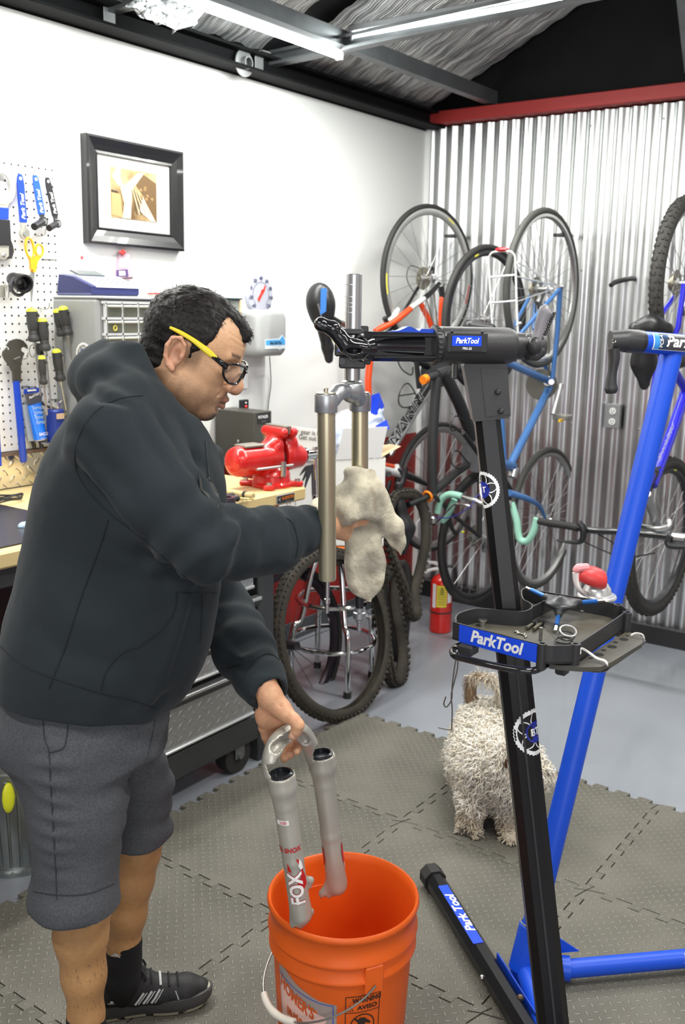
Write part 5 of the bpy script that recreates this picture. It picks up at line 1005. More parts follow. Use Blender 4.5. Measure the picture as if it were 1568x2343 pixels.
def soft_tyre(label, pts, r, mt, knobs=True):
    p = smoothpath([np.array(P(*q)) for q in pts], 8, closed=True); t = thing('loose_tyre', p[0], label, 'tyre'); B().tube(p, r, 12, closed=True, flat=(1, .8)).build('carcass', mt, t)
    if knobs:
        b = B(); m = len(p); cen = sum(p) / m
        for i in range(0, m, 2):
            tg = nrm(p[(i + 1) % m] - p[i - 1]); out = p[i] - cen; out = nrm(out - tg * (out @ tg)); sdv = np.cross(tg, out)
            for al in (-.9, -.3, .3, .9): nn = out * math.cos(al) + sdv * math.sin(al); b.box(p[i] + nn * r * .98, (.015, .011, .013), ax=(tg, np.cross(nn, tg), nn))
        tag(b.build('tread_knobs', dirt, t, smooth=False, fix=False), kind='stuff')
    return t
k3 = soft_tyre('tyre lettered in white on its sidewall, standing narrow beside the big knobby tyre', [(872, 1350, 4.25), (868, 1400, 4.2), (882, 1460, 4.12), (890, 1520, 4.08), (898, 1552, 4.1), (915, 1548, 4.16), (922, 1500, 4.25), (914, 1440, 4.32), (905, 1390, 4.36), (903, 1330, 4.4), (893, 1305, 4.36)], .028, dirt)
text('lettering', 'KENDA', .036, wtxt, k3, P(881, 1507, 4.04), -Z_ + RH0 * .06, -RH0, off=.02)
soft_tyre('muddy tyre folded into a long loop hanging over the other tyres', [(925, 1132, 4.30), (952, 1138, 4.36), (972, 1180, 4.4), (974, 1240, 4.4), (962, 1300, 4.4), (950, 1350, 4.36), (952, 1400, 4.3), (938, 1400, 4.24), (925, 1340, 4.2), (905, 1285, 4.2), (888, 1230, 4.22), (890, 1180, 4.25), (903, 1142, 4.28)], .024, dirt)
tag(B().tube(smoothpath([P(*q) for q in [(918, 1290, 4.5), (935, 1330, 4.5), (930, 1400, 4.42), (925, 1460, 4.4), (918, 1500, 4.4), (905, 1540, 4.42), (898, 1450, 4.45), (895, 1370, 4.5)]], 6, closed=True), .022, 10, closed=True, flat=(1, .7)).build('loose_tyre', tyre_m), 'dark slick tyre squeezed behind the lettered tyre', 'tyre')
# ---- stool with the shipping box
Cs = np.array([3.16, 2.33, 0]); zt_s = PP(780, 1238, Cs, FH0)[2]; t = thing('shop_stool', Cs, 'chrome-legged stool with orange seat carrying the white box', 'stool')
B().lathe(Cs + [0, 0, zt_s - .035], [(.01, 0), (.165, 0), (.172, .006), (.172, .028), (.165, .034), (.01, .034)], 44).build('seat_rim', alu, t, angle=.5); B().lathe(Cs + [0, 0, zt_s], [(.150, -.001), (.158, .006), (.15, .014), (.01, .018)], 44).build('seat_pad', M('seat_orange', (.85, .22, .03), .4), t)
B().tube([Cs + [0, 0, zt_s - .04], Cs + [0, 0, zt_s - .09]], [.05, .06], 20).build('swivel_plate', M('swivel_brown', (.18, .12, .09), .4), t, angle=.5)
for k in range(4):
    a = math.radians(45 + 90 * k + 12); d = np.array([math.cos(a), math.sin(a), 0]); B().tube([Cs + d * .07 + [0, 0, zt_s - .06], Cs + d * .10 + [0, 0, zt_s - .14], Cs + d * .14 + [0, 0, zt_s - .32], Cs + d * .175 + [0, 0, .25], Cs + d * .183 + [0, 0, .012]], .0125, 12, sm=5).build('leg', chrome, t); B().lathe(Cs + d * .183, [(.016, 0), (.016, .025)], 14).build('leg_tip', rub, t, angle=.5)
for z, r in ((.19, .178), (.37, .150)): B().tube([Cs + [r * math.cos(q), r * math.sin(q), z] for q in np.linspace(0, 2 * pi, 41)[:-1]], .0095, 10, closed=True).build('foot_ring', chrome, t)
hB = Cs @ FH0 - .15; bx_ = lambda u, v, dh=0: Q0(u, v, hB + dh); zb_ = zt_s + .019
t = thing('shipping_box', [Cs[0], Cs[1], zb_], 'open white cardboard box with printed slogan and palm tree on the stool', 'box')
xl_, xr_ = bx_(640, 1100), bx_(880, 1100); zt2 = bx_(760, 1048)[2]; wB = (xr_ - xl_) @ RH0; mB = (xl_ + xr_) / 2
axb = (RH0, FH0, Z_)
def panel(name, c, s, mt=card, ax=axb): return B().box(c, s, ax=ax).build(name, mt, t, smooth=False)
mid = np.array([mB[0], mB[1], (zb_ + zt2) / 2]); hh_ = zt2 - zb_
panel('front_panel', mid, (wB, .005, hh_)); panel('back_panel', mid + FH0 * .30, (wB, .005, hh_)); panel('side_panel', mid + FH0 * .15 - RH0 * wB / 2, (.005, .30, hh_)); panel('side_panel', mid + FH0 * .15 + RH0 * wB / 2, (.005, .30, hh_)); panel('base_panel', mid + FH0 * .15 - Z_ * hh_ / 2, (wB, .30, .004))
# flaps
B().prism([((bx_(u, v) - mB) @ RH0, bx_(u, v)[2]) for u, v in [(618, 968), (745, 984), (742, 1052), (641, 1050), (619, 1040)]], .005, [mB[0], mB[1], 0] - FH0 * .02, RH0, Z_, z=FH0).build('flap', card, t, smooth=False)
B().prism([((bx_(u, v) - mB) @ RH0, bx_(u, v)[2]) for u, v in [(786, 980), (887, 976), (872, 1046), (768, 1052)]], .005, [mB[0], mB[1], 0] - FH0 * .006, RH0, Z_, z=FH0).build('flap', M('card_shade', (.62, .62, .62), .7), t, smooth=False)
B().add([bx_(872, 1047), bx_(918, 1021, .12), bx_(895, 1016, .26), bx_(878, 1018, .28)], [(0, 1, 2, 3)]).build('flap', kraft, t, smooth=False, fix=False); B().add([bx_(600, 975, .05), bx_(618, 968, .0), bx_(619, 1030, 0), bx_(606, 1020, .1)], [(0, 1, 2, 3)]).build('flap', kraft, t, smooth=False, fix=False)
fz = -FH0 * .024; text('lettering', 'Your gear is here.', .026, ptxt, t, bx_(660, 983) + fz, nrm(RH0 - .09 * Z_), nrm(Z_ + .09 * RH0), align='LEFT', off=.005, sx=.82); text('lettering', 'Get out & play.', .026, ptxt, t, bx_(684, 998) + fz, nrm(RH0 - .09 * Z_), nrm(Z_ + .09 * RH0), align='LEFT', off=.005, sx=.82); text('lettering', 'or spare tubes, parts', .013, ptxt, t, bx_(686, 1034) + fz, nrm(RH0 - .07 * Z_), nrm(Z_ + .07 * RH0), align='LEFT', sx=.9)
b = B(); tp = lambda u, v: bx_(u, v) - FH0 * .0035
for u in (714,): b.prism([((tp(a, c) - mB) @ RH0, tp(a, c)[2]) for a, c in [(712, 1062), (722, 1062), (724, 1130), (732, 1190), (722, 1190), (714, 1130)]], .001, [mB[0], mB[1], 0] - FH0 * .004, RH0, Z_, z=FH0)
for (du, dv) in ((-26, 40), (-20, 56), (24, 44), (18, 60), (-30, 22), (30, 20)): p0_, p1_ = tp(716, 1066), tp(716 + du, 1066 + dv); m_ = (p0_ + p1_) / 2 + Z_ * .012; b.tube([p0_, m_, p1_], [.003, .008, .001], 5, sm=3, flat=(.2, 1), x0=FH0)
b.build('palm_print', M('print_charcoal', (.04, .04, .045), .6), t, smooth=False)
b = B(); wp = lambda u, v: bx_(u, v) - FH0 * .004; b.tube([wp(667 + 10 * math.cos(q), 1152 + 10 * math.sin(q)) for q in np.linspace(0, 2 * pi, 20)[:-1]], .0008, 4, closed=True); b.tube([wp(667, 1152), wp(655, 1148), wp(650, 1150)], .0008, 4); b.build('bike_print', ptxt, t)
# plastic bag of snacks in the box
bag_m = M('bag_film', (.42, .52, .78), .18, var=(22, .6, (.82, .84, .9)), coat=.5); t = thing('plastic_bag', bx_(790, 1000, .1), 'crumpled blue and clear printed plastic bag bulging from the white box', 'bag')
f = F(bx_(800, 990, .1) - .28, bx_(800, 990, .1) + .28, .007); f.ell(bx_(790, 1000, .12), (.075, .07, .10), .02); f.ell(bx_(835, 1000, .14), (.085, .07, .09), .03); f.ell(bx_(800, 965, .13), (.05, .05, .05), .03); f.cap(bx_(850, 975, .14), bx_(862, 935, .14), .05, .03, .03)
V, Q4 = f.surf(); V = V + vnorm(V, Q4) * (vnoise(V, 28.)[:, None] * .012 + vnoise(V, 70.)[:, None] * .005); qmesh('bag_body', V, Q4, bag_m, t)
B().add([bx_(850, 905, .1), bx_(868, 898, .12), bx_(880, 930, .14), bx_(862, 950, .1), bx_(848, 945, .09)], [(0, 1, 4), (1, 2, 3), (1, 3, 4)]).build('bag_corner', M('bag_cobalt', (.01, .05, .62), .2, coat=.5), t, smooth=False, fix=False); B().add([bx_(858, 975, .02), bx_(885, 960, .04), bx_(892, 982, .03), bx_(865, 982, .02)], [(0, 1, 2, 3)]).build('bag_corner', M('bag_cobalt', .1), t, smooth=False, fix=False)
tag(B().tube([bx_(712, 950, .2), bx_(716, 974, .2)], .003, 6).build('antenna_rod', dark), 'thin dark rod sticking up behind the printed flap', 'rod') if 0 else None
# ---- fire extinguisher
ec = PZ(1010, 1452, 0); ec = ec + FH0 * .06; ec[2] = 0; t = thing('fire_extinguisher', ec, 'red fire extinguisher with yellow label on the floor by the corner', 'fire extinguisher'); er = M('extinguisher_red', (.62, .018, .012), .22, coat=.6)
B().lathe(ec, [(.045, 0), (.0535, .004), (.0535, .245), (.050, .262), (.038, .278), (.020, .288), (.016, .296)], 32).build('cylinder', er, t)
def ew(px, py, l=0): a = px / .0537; return ec + (-FH0 * math.cos(a) + RH0 * math.sin(a)) * (.0539 + l) + [0, 0, py]
def edec(name, x0, x1, y0, y1, mt, l=0): return B().grid([[ew(x, y, l) for x in np.linspace(x0, x1, 10)] for y in (y0, y1)]).build(name, mt, t, angle=None)
lab = edec('yellow_label', -.030, .022, .135, .245, M('label_yellow', (.75, .62, .06), .45)); edec('white_label', .026, .055, .155, .25, wtxt); edec('white_label', -.055, -.034, .13, .25, wtxt)
for k in range(7): edec('small_print', -.022, .014, .150 + .012 * k, .152 + .012 * k, ptxt, .0005).parent = lab
for o in [x for x in bpy.data.objects if x.parent == lab and x.name.startswith('small_print')]: o.location = (0, 0, 0); 
edec('emblem', -.010, .004, .20, .236, M('label_ochre', (.3, .25, .03), .5), .0006)
B().tube([ec + [.0545 * math.cos(q), .0545 * math.sin(q), .105] for q in np.linspace(0, 2 * pi, 33)[:-1]], .003, 6, closed=True).build('strap', blk, t)
B().lathe(ec + [0, 0, .292], [(.014, 0), (.014, .02), (.022, .024), (.022, .042), (.012, .046)], 18).build('valve', alu, t, angle=.5); B().tube([ec + [0, 0, .33], ec + [0, 0, .345] - RH0 * .04, ec + [0, 0, .35] - RH0 * .085], [.010, .009, .007], 8, flat=(1, .6)).build('carry_handle', M('handle_grey2', (.6, .6, .6), .4), t); B().tube([ec + [0, 0, .315], ec + [0, 0, .312] - RH0 * .05, ec + [0, 0, .295] - RH0 * .085], [.009, .009, .010], 8, sm=3).build('squeeze_lever', M('handle_grey2', .5), t)
B().tube([ec + [0, 0, .325], ec + RH0 * .045 + [0, 0, .33], ec + RH0 * .066 + [0, 0, .30], ec + RH0 * .068 + [0, 0, .22]], .008, 8, sm=4).build('hose', blk, t)
# ================================================================ FOREGROUND: STANDS, FORK, BUCKET, TRAY
FH = nrm([AX[2], AY[2], 0])
def Q(u, v, h): return PP(u, v, FH * h, FH)
RH = np.cross(FH, Z_)     # image right, horizontal
def rpx(w, p): return w * ((np.array(p) - CAMP) @ np.array([AX[2], AY[2], UPD[2]])) / FPX
satin = M('satin_alloy', (.42, .43, .45), .34, .75, var=(30, .08)); bronze = M('anodised_bronze', (.50, .45, .31), .33, .8); gloss = M('gloss_black', (.010, .010, .012), .13, coat=.6)
powder = M('powder_black', (.030, .030, .032), .42, bump=(400, .0003)); mastm = M('mast_black', (.007, .007, .008), .3, spec=.35)
# ---- fork in the clamp
t = thing('suspension_fork', Q(806, 880, 1.765), 'silver crown and bronze stanchions of a fork clamped upside-up in the stand', 'bike fork')
n0, n1 = Q(747, 945, 1.70), Q(749.5, 1327, 1.70); B().tube([n0 + [0, 0, .02], n0, n1 + [0, 0, .004], n1], [.0158, .0158, .0158, .0146], 32).build('stanchion', bronze, t, angle=.5)
f0, f1 = Q(824, 935, 1.83), Q(823, 1350, 1.83); B().tube([f0 + [0, 0, .02], f0, f1], [.0158] * 3, 32).build('stanchion', bronze, t, angle=.5)
b = B(); a = n1; b.lathe(a + [0, 0, .0], [(.0042, -.002), (.0042, -.034), (.0058, -.035), (.0060, -.043), (.0035, -.045), (.0035, -.062)], 14); b.build('damper_rod', steel, t, angle=.5)
a = Q(823, 1390, 1.83); B().cyl(f1, a, .0085, 16).build('black_rod', blk, t, angle=.5)
B().lathe(a, [(.0098, 0), (.0098, -.008), (.0125, -.010), (.0125, -.021), (.0095, -.024), (.0068, -.025), (.0068, -.029), (.0045, -.031), (.0040, -.047), (.0015, -.049), (.0012, -.055)], 18).build('rod_nut', satin, t, angle=.6)
cn0, cn1 = Q(746, 902, 1.70), Q(746, 944, 1.70); cf0, cf1 = Q(824, 900, 1.83), Q(824, 941, 1.83); st = Q(806, 878, 1.765)
f = F(np.minimum(cn1, cf1) - .06, np.maximum(cn0, cf0) + .08, .0022)
for e_, g_ in ((cn0, cn1), (cf0, cf1)): B().lathe(g_, [(.0165, 0), (.0192, .0005), (.0200, .002), (.0202, e_[2] - g_[2] - .002), (.0195, e_[2] - g_[2]), (.016, e_[2] - g_[2])], 36).build('crown_collar', satin, t, angle=.6)
top = st - [0, 0, .010]
for e, s_ in ((cn0, 1), (cf0, 1)):
    m = (e + top) / 2 + [0, 0, .001]; f.chain([e - [0, 0, .024], e * .75 + top * .25 - [0, 0, .010], m, top - [0, 0, .002]], [.0120, .0125, .0125, .0165], .012)
f.cap(top + [0, 0, .008], top - [0, 0, .006], .0190, .018, .008); f.half(st + [0, 0, .002], Z_, .002)
V, Q4 = f.surf(); V = relax(V, Q4, 3, .4); qmesh('crown', V, Q4, satin, t)
for e in (cn0, cf0): B().lathe(e + [0, 0, .0005], [(.0175, 0), (.0175, .002), (.015, .003), (.004, .0035), (.004, .010), (.002, .011)], 26).build('top_cap', M('cap_nickel', (.5, .47, .38), .3, .8), t, angle=.5)
B().lathe(st + [0, 0, .002], [(.0185, 0), (.0190, .0015), (.0165, .003), (.0146, .0045)], 30).build('crown_race', steel, t, angle=.5)
s1 = Q(806, 627, 1.765); st_m = M('steerer_alloy', (.47, .47, .48), .3, .95, bump=(3, .0003)); B().lathe(st + [0, 0, .005], [(.0143, 0), (.0143, s1[2] - st[2] - .006), (.0125, s1[2] - st[2] - .005), (.0125, s1[2] - st[2] - .03), (.002, s1[2] - st[2] - .031)], 30).build('steerer_tube', st_m, t, angle=.5)
for v_ in (652, 680, 694, 703, 716): p = Q(806, v_, 1.765); B().lathe(p, [(.01435, 0), (.01445, .0005), (.01435, .001)], 30, cap=False).build('scored_ring', M('score', (.75, .75, .75), .3, .9), t)
# ---- black repair stand
Bm = PZ(1280, 2475, .05); Mt = Q(1119, 1000, 1.851)
t = thing('repair_stand', (Bm[0], Bm[1], 0), 'black work stand whose clamp holds the silver fork', 'repair stand')
md = nrm(Mt - Bm); msd = nrm(np.cross(md, FH)); mfd = np.cross(msd, md)
def mast_pt(v):   # point of the mast axis at a pixel row
    lo, hi = 0., 1.1
    for _ in range(40):
        m = (lo + hi) / 2; p = Bm + (Mt - Bm) * m; r = np.array([(p - CAMP) @ np.array([AX[1], AY[1], UPD[1]]), (p - CAMP) @ np.array([AX[2], AY[2], UPD[2]])]); vv = CYP + FPX * r[0] / r[1]
        if vv > v: lo = m
        else: hi = m
    return Bm + (Mt - Bm) * lo
def octa(a, c, wx, wy_, name, mt, par, ch=.3, ax=None):
    x, y, z = frame(np.array(c) - a, RH if ax is None else ax); wx /= 2; wy_ /= 2; k = ch * 2 * min(wx, wy_)
    o = [(wx, -wy_ + k), (wx, wy_ - k), (wx - k, wy_), (-wx + k, wy_), (-wx, wy_ - k), (-wx, -wy_ + k), (-wx + k, -wy_), (wx - k, -wy_)]
    return B().loft([[np.array(p) + x * i + y * j for i, j in o] for p in (a, c)]).build(name, mt, par, smooth=False, angle=None)
mk = mast_pt(1440); octa(Bm, mk, .060, .055, 'lower_mast', mastm, t, .25); octa(mk, mast_pt(930), .0475, .044, 'upper_mast', mastm, t, .25)
for p, q_ in ((Bm, mk), ): 
    x, y, z = frame(mk - Bm, RH); B().tube([Bm + x * .0 - y * .0275, mk - y * .0275], .003, 4).build('groove_rib', powder, t, smooth=False)
# head: bracket, barrel, cam
hL, hR = Q(988, 789, 1.805), Q(1176, 792, 1.845); hd = nrm(hR - hL); hu = nrm(np.cross(hd, np.cross(Z_, hd))); hf = np.cross(hd, hu)
if hf @ FH > 0: hf = -hf
bl = np.linalg.norm(hR - hL)
B().lathe(hL, [(.030, 0), (.0345, .002), (.0345, .010), (.032, .0115), (.032, .0135), (.0335, .015), (.0335, bl - .012), (.030, bl - .003), (.022, bl)], 44, axis=hd).build('clamp_barrel', powder, t, angle=.4)
b = B()
for k in range(26): a = 2 * pi * k / 26; b.box(hL + hd * .006 + hu * .0345 * math.cos(a) + hf * .0345 * math.sin(a), (.008, .003, .003), ax=(hd, hu, hf), bev=.001)
b.build('knurl', powder, t, smooth=False)
lc = Q(1063, 781, 1.80); lc = hL + hd * ((lc - hL) @ hd) + hf * .0335 + hu * .006
pl = B().box(lc, (.078, .036, .005), ax=(hd, hu, hf), bev=.002).build('label_boss', powder, t, smooth=False)
lb = B().box(lc + hf * .003 + hu * .003 - hd * .002, (.056, .018, .0012), ax=(hd, hu, hf)).build('label_blue', M('label_blue', (.01, .07, .72), .35), pl, smooth=False)
B().box(lc + hf * .003 - hu * .0105 - hd * .002, (.056, .008, .0012), ax=(hd, hu, hf)).build('label_black', ptxt, pl, smooth=False)
text('lettering', 'ParkTool', .0135, wtxt, pl, lc + hf * .0038 + hu * .003 - hd * .002, hd, hu, off=.035, shear=.22, sx=.86); text('lettering', 'PRS-25', .0062, wtxt, pl, lc + hf * .0038 - hu * .0105 - hd * .001, hd, hu, off=.02)
for s_ in (-.03, .028): B().sphere(lc + hd * s_ + hu * .019 + hf * .001, .003, 8).build('screw_dome', blk, pl)
cR = hR + hd * .062; B().lathe(hR - hd * .004, [(.0245, 0), (.0245, .028), (.0235, .056), (.019, .063)], 30, axis=hd).build('cam_sleeve', powder, t, angle=.5)
b = B(); b.tube([Q(1207, 815, 1.83), Q(1228, 815, 1.84), Q(1238, 803, 1.84), Q(1241, 790, 1.845)], [.008, .009, .009, .006], 10, sm=3); b.sphere(Q(1224, 792, 1.82), (.014, .014, .017), 14); b.build('cam_yoke', powder, t, angle=.6)
B().lathe(Q(1208, 770, 1.815), [(.0045, 0), (.0045, .002), (.003, .002), (.003, 0)], 12, axis=hf, cap=False).build('pivot_pin', steel, t)
hg = M('handle_grey', (.22, .21, .23), .38); pts = [Q(1222, 785, 1.84), Q(1233, 760, 1.84), Q(1240, 735, 1.84), Q(1251, 712, 1.84), Q(1257, 706, 1.84)]
B().tube(pts, [.011, .010, .0115, .0145, .009], 16, sm=4, flat=(1, .75), x0=RH).build('cam_handle', hg, t); b = B()
for k in range(9): p = Q(1244 + 2.9 * k * .9, 765 - 6 * k, 1.838); b.sphere(p + RH * .003, .0035, 6)
b.build('handle_grip_edge', blk, t)
# bracket below the head
o1 = [(1066, 822), (1158, 826), (1161, 842), (1169, 950), (1165, 957), (1085, 965), (1062, 838)]
pl_ = [Q(u, v, 1.83) for u, v in o1]; B().prism([((p - pl_[0]) @ RH, p[2]) for p in pl_], .052, pl_[0] * [1, 1, 0] , RH, Z_, z=FH).build('mast_bracket', powder, t, smooth=False)
pl_ = [Q(u, v, 1.828) for u, v in [(1100, 842), (1162, 845), (1169, 948), (1113, 953)]]; B().prism([((p - pl_[0]) @ RH, p[2]) for p in pl_], .004, pl_[0] * [1, 1, 0], RH, Z_, z=FH).build('bracket_face', powder, t, smooth=False)
for u, v in ((1139, 897), (1146, 941)): B().lathe(Q(u, v, 1.827), [(.006, 0), (.006, .003), (.003, .005)], 6, axis=-FH).build('bracket_bolt', blk, t, angle=.5)
B().box(Q(1041, 845, 1.84), (.008, .03, .035), ax=(RH, FH, Z_), bev=.002).build('lock_tab', powder, t, smooth=False)
# jaws and arm
jc = Q(806, 800, 1.765)
B().box((Q(905, 793, 1.79) + Q(905, 793, 1.79)) / 2, (.155, .030, .052), ax=(hd, hf, hu), bev=.004).build('jaw_arm', gloss, t, smooth=False)
for s_, w_ in ((766, .0055), (815, .0055)):
    a, c = Q(835, s_ + 1, 1.775), Q(1000, s_ - 1 + 2, 1.805); B().box((a + c) / 2 + hf * .012, (np.linalg.norm(a - c), .020, .007), ax=(nrm(c - a), hf, hu), bev=.002).build('arm_rail', gloss, t, smooth=False)
a, c = Q(850, 790, 1.77), Q(970, 792, 1.79); B().tube([a, a + (c - a) * .3, c], [.012, .015, .0165], 14, flat=(.6, 1.05), x0=hf).build('adjust_lever', gloss, t, angle=.5)
for v_, bs in ((762, 1), (820, -1)):
    pts = []
    a, c = Q(892, v_, 1.79), Q(996, v_ + (2 if bs > 0 else 0), 1.81)
    for k in range(21): s_ = k / 20; hgt = .0035 + (.009 * math.exp(-((s_ - .38) / .16) ** 2) + .005 * (s_ > .62)) * bs * (1 if bs > 0 else .3); pts.append((s_ * np.linalg.norm(c - a), hgt))
    pts += [(np.linalg.norm(c - a), -.002), (0, -.002)]
    B().prism(pts, .026, a - hf * .013 * -1, nrm(c - a), hu, z=-hf).build('blue_cam_plate', blu, t, smooth=False)
b = B()
for (v0, v1, w2, m_) in ((752, 766, .042, 0), (783, 815, .054, 0), (815, 842, .047, 0)):
    a, c = Q(806, v0, 1.765), Q(806, v1, 1.765); b.box((a + c) / 2 + RH * (-.004 if v0 == 783 else 0), (w2, .045, a[2] - c[2]), ax=(RH, FH, Z_), bev=.003)
b.box(Q(833, 757, 1.79), (.016, .03, .018), ax=(RH, FH, Z_), bev=.002); b.box(Q(838, 826, 1.78), (.016, .03, .012), ax=(RH, FH, Z_), bev=.002)
b.build('jaw_block', powder, t, smooth=False); B().box(Q(787, 796, 1.738), (.022, .001, .013), ax=(RH, FH, Z_)).build('jaw_label', blu, t, smooth=False); B().cyl(Q(783, 827, 1.742), Q(783, 827, 1.735), .006, 12).build('jaw_screw', blk, t, angle=.5)
# the crank handle in front of the jaws
B().lathe(Q(836, 795, 1.742), [(.024, 0), (.026, .004), (.024, .010), (.018, .018)], 30, axis=nrm(-FH * .9 - RH * .45)).build('crank_hub', gloss, t, angle=.4)
f = F(Q(770, 830, 1.70) - .10, Q(780, 740, 1.70) + .10, .0022)
path = [Q(735, 742, 1.700), Q(762, 752, 1.698), Q(779, 772, 1.702), Q(793, 790, 1.705), Q(812, 797, 1.71), Q(832, 798, 1.715)]
f.chain(path, [.0105, .0120, .0120, .0130, .0150, .0140], .008); f.chain([Q(790, 795, 1.703), Q(808, 812, 1.71), Q(826, 812, 1.715)], [.007, .008, .009], .006)
f.ell(Q(812, 803, 1.69), (.016, .02, .0045), .004, ax=(RH, FH, Z_), cut=True); f.ell(Q(735, 742, 1.698), (.0125, .0125, .0125), .004)
V, Q4 = f.surf(); V = relax(V, Q4, 3, .45); qmesh('crank_arm', V, Q4, gloss, t)
B().cyl(Q(731, 743, 1.690), Q(731, 743, 1.684), .004, 14).build('handle_pin', dark, t, angle=.5)
# legs
la, lb_ = PZ(988, 2003, .045), np.array([Bm[0], Bm[1], .045]); la = la + (la - lb_) * 0; ld = nrm(lb_ - la); ls = np.cross(Z_, ld)
octa(la, lb_, .050, .050, 'leg', mastm, t, .3, ax=ls); octa(la - ld * .012, la + ld * .03, .060, .058, 'leg_cap', rub, t, .3, ax=ls)
l2 = np.array([Bm[0], Bm[1], .045]) + np.array([-.45, -.62, 0]) * .9; octa(lb_, l2, .050, .050, 'leg', mastm, t, .3, ax=np.cross(Z_, nrm(l2 - lb_))); 
B().box(Bm + [0, 0, .0], (.10, .10, .09), ax=(ld, ls, Z_), bev=.01).build('base_block', powder, t, smooth=False)
sa, sb = PZ(1008, 2027, .0705), PZ(1096, 2158, .0705); sm = (sa + sb) / 2; sm = la + ld * ((sm - la) @ ld) + Z_ * .0256; L_ = np.linalg.norm(sb - sa)
tilt = nrm(ls * .0 + Z_); bl_ = B().box(sm - ls * .002, (L_, .026, .0015), ax=(ld, ls, Z_)).build('leg_sticker', M('label_blue', .5), t, smooth=False); text('lettering', 'Park Tool', .031, wtxt, bl_, sm + [0, 0, .001], -ld, -ls, off=.03, shear=.2, sx=1.25)
B().sphere(la + ld * .42 + ls * .026, .006, 8).build('side_bolt', steel, t); B().sphere(la + ld * .42 - ls * .026, .006, 8).build('side_bolt', steel, t)
pa, pb = PZ(1130, 2197, .05), PZ(1212, 2343, .05); pm = la + ld * ((pa - la) @ ld); pe = la + ld * (np.linalg.norm(lb_ - la) - .02); sd_ = 1 if (pa - la) @ ls > 0 else -1
B().box((pm + pe) / 2 + ls * sd_ * .029 + [0, 0, .0], (np.linalg.norm(pe - pm), .004, .05), ax=(ld, ls, Z_), bev=.001).build('leg_brace', blu, t, smooth=False)
# chainring stickers wrapped on the mast
def mast_sticker(u, v, R_, label):
    c = mast_pt(v); x, y, z = frame(mk - Bm, RH); wd = (.060 if v > 1440 else .0475) / 2; dp = (.055 if v > 1440 else .044) / 2; k = .25 * 2 * min(wd, dp); du = ((Q(u, v, (c @ FH)) - c) @ x)
    c0 = c; yy = y if y @ FH < 0 else -y
    segs = [(-wd, dp - k - .03), (-wd, dp - k), (-wd + k, dp), (wd - k, dp), (wd, dp - k), (wd, dp - k - .03)]
    d = [0]; 
    for i in range(5): d.append(d[-1] + math.dist(segs[i], segs[i + 1]))
    mid = (d[2] + d[3]) / 2
    def wrap(px, py, lift):
        s_ = px + du + mid; i = 0
        while i < 4 and s_ > d[i + 1]: i += 1
        q_ = (s_ - d[i]) / (d[i + 1] - d[i]); a_ = np.array(segs[i]); e_ = np.array(segs[i + 1]); pt = a_ + (e_ - a_) * q_; nn = np.array([-(e_ - a_)[1], (e_ - a_)[0]]); nn /= np.linalg.norm(nn); nn = nn if nn @ np.array([np.sign(pt[0]) * .3, 1]) > 0 else -nn; pt = pt + nn * lift
        return c0 + x * pt[0] + yy * pt[1] + z * py
    chainring(c, x, z, R_, t, wrap=wrap, ang0=.5); 
    text('lettering', 'BT', R_ * .42, wtxt, t, c, x, z, off=.03, wrap=lambda a_, b_: wrap(a_, b_, .0016))
mast_sticker(1222, 1670, .046, ''); mast_sticker(1097, 1117, .036, '')
# ---- tool tray on the stand
zr, zf_ = 1.0, .970
t = thing('tool_tray', PZ(1300, 1430, zf_), 'black plastic tool tray with blue front label fixed to the black stand', 'tool tray'); traym = M('tray_black', (.045, .045, .045), .5, var=(6, .25, (.09, .08, .055)), bump=(90, .0003)); trayw = M('tray_wall', (.028, .028, .03), .42)
op = [(1042, 1412), (1049, 1403), (1075, 1394), (1102, 1391), (1165, 1397), (1196, 1398), (1212, 1393), (1217, 1386), (1212, 1379), (1196, 1370), (1192, 1352), (1197, 1347), (1206, 1346), (1275, 1358), (1380, 1375), (1425, 1387), (1434, 1393), (1432, 1401), (1330, 1470), (1318, 1476), (1280, 1477), (1232, 1473), (1052, 1427), (1043, 1421)]
o3 = smoothpath([PZ(u, v, zr) for u, v in op], 3, closed=True)
def ring_wall(o3, th_, z0, z1):
    c = B(); n = len(o3); inn = []
    area_ = sum(o3[i][0] * o3[(i + 1) % n][1] - o3[(i + 1) % n][0] * o3[i][1] for i in range(n)); sg = 1 if area_ > 0 else -1
    for i in range(n): tt = nrm(o3[(i + 1) % n] - o3[i - 1]); inn.append(o3[i] + np.array([-tt[1], tt[0], 0]) * th_ * sg)
    A = lambda P_, z: [np.array([p[0], p[1], z]) for p in P_]
    vs = A(o3, z0) + A(o3, z1) + A(inn, z1) + A(inn, z0); fs = []
    for i in range(n): j = (i + 1) % n; fs += [(i, j, n + j, n + i), (n + i, n + j, 2 * n + j, 2 * n + i), (2 * n + i, 2 * n + j, 3 * n + j, 3 * n + i)]
    return c.add(vs, fs)
ring_wall(o3, .0025, zf_ - .003, zr).build('tray_wall', trayw, t, angle=.7)
ccw = sum(o3[i][0] * o3[(i + 1) % len(o3)][1] - o3[(i + 1) % len(o3)][0] * o3[i][1] for i in range(len(o3))) > 0
B().prism([(p[0], p[1]) for p in (o3 if ccw else o3[::-1])], .004, (0, 0, zf_ - .003), X_, Y_).build('tray_floor', traym, t, smooth=False)
a, c = PZ(1200, 1350, zr), PZ(1200, 1350, zr); d1, d2 = PZ(1217, 1387, zr), PZ(1275, 1358, zr); B().box((d1 + d2) / 2 - [0, 0, .0165], (np.linalg.norm(d2 - d1), .0025, .030), ax=(nrm(d2 - d1), np.cross(Z_, nrm(d2 - d1)), Z_)).build('divider', trayw, t, smooth=False)
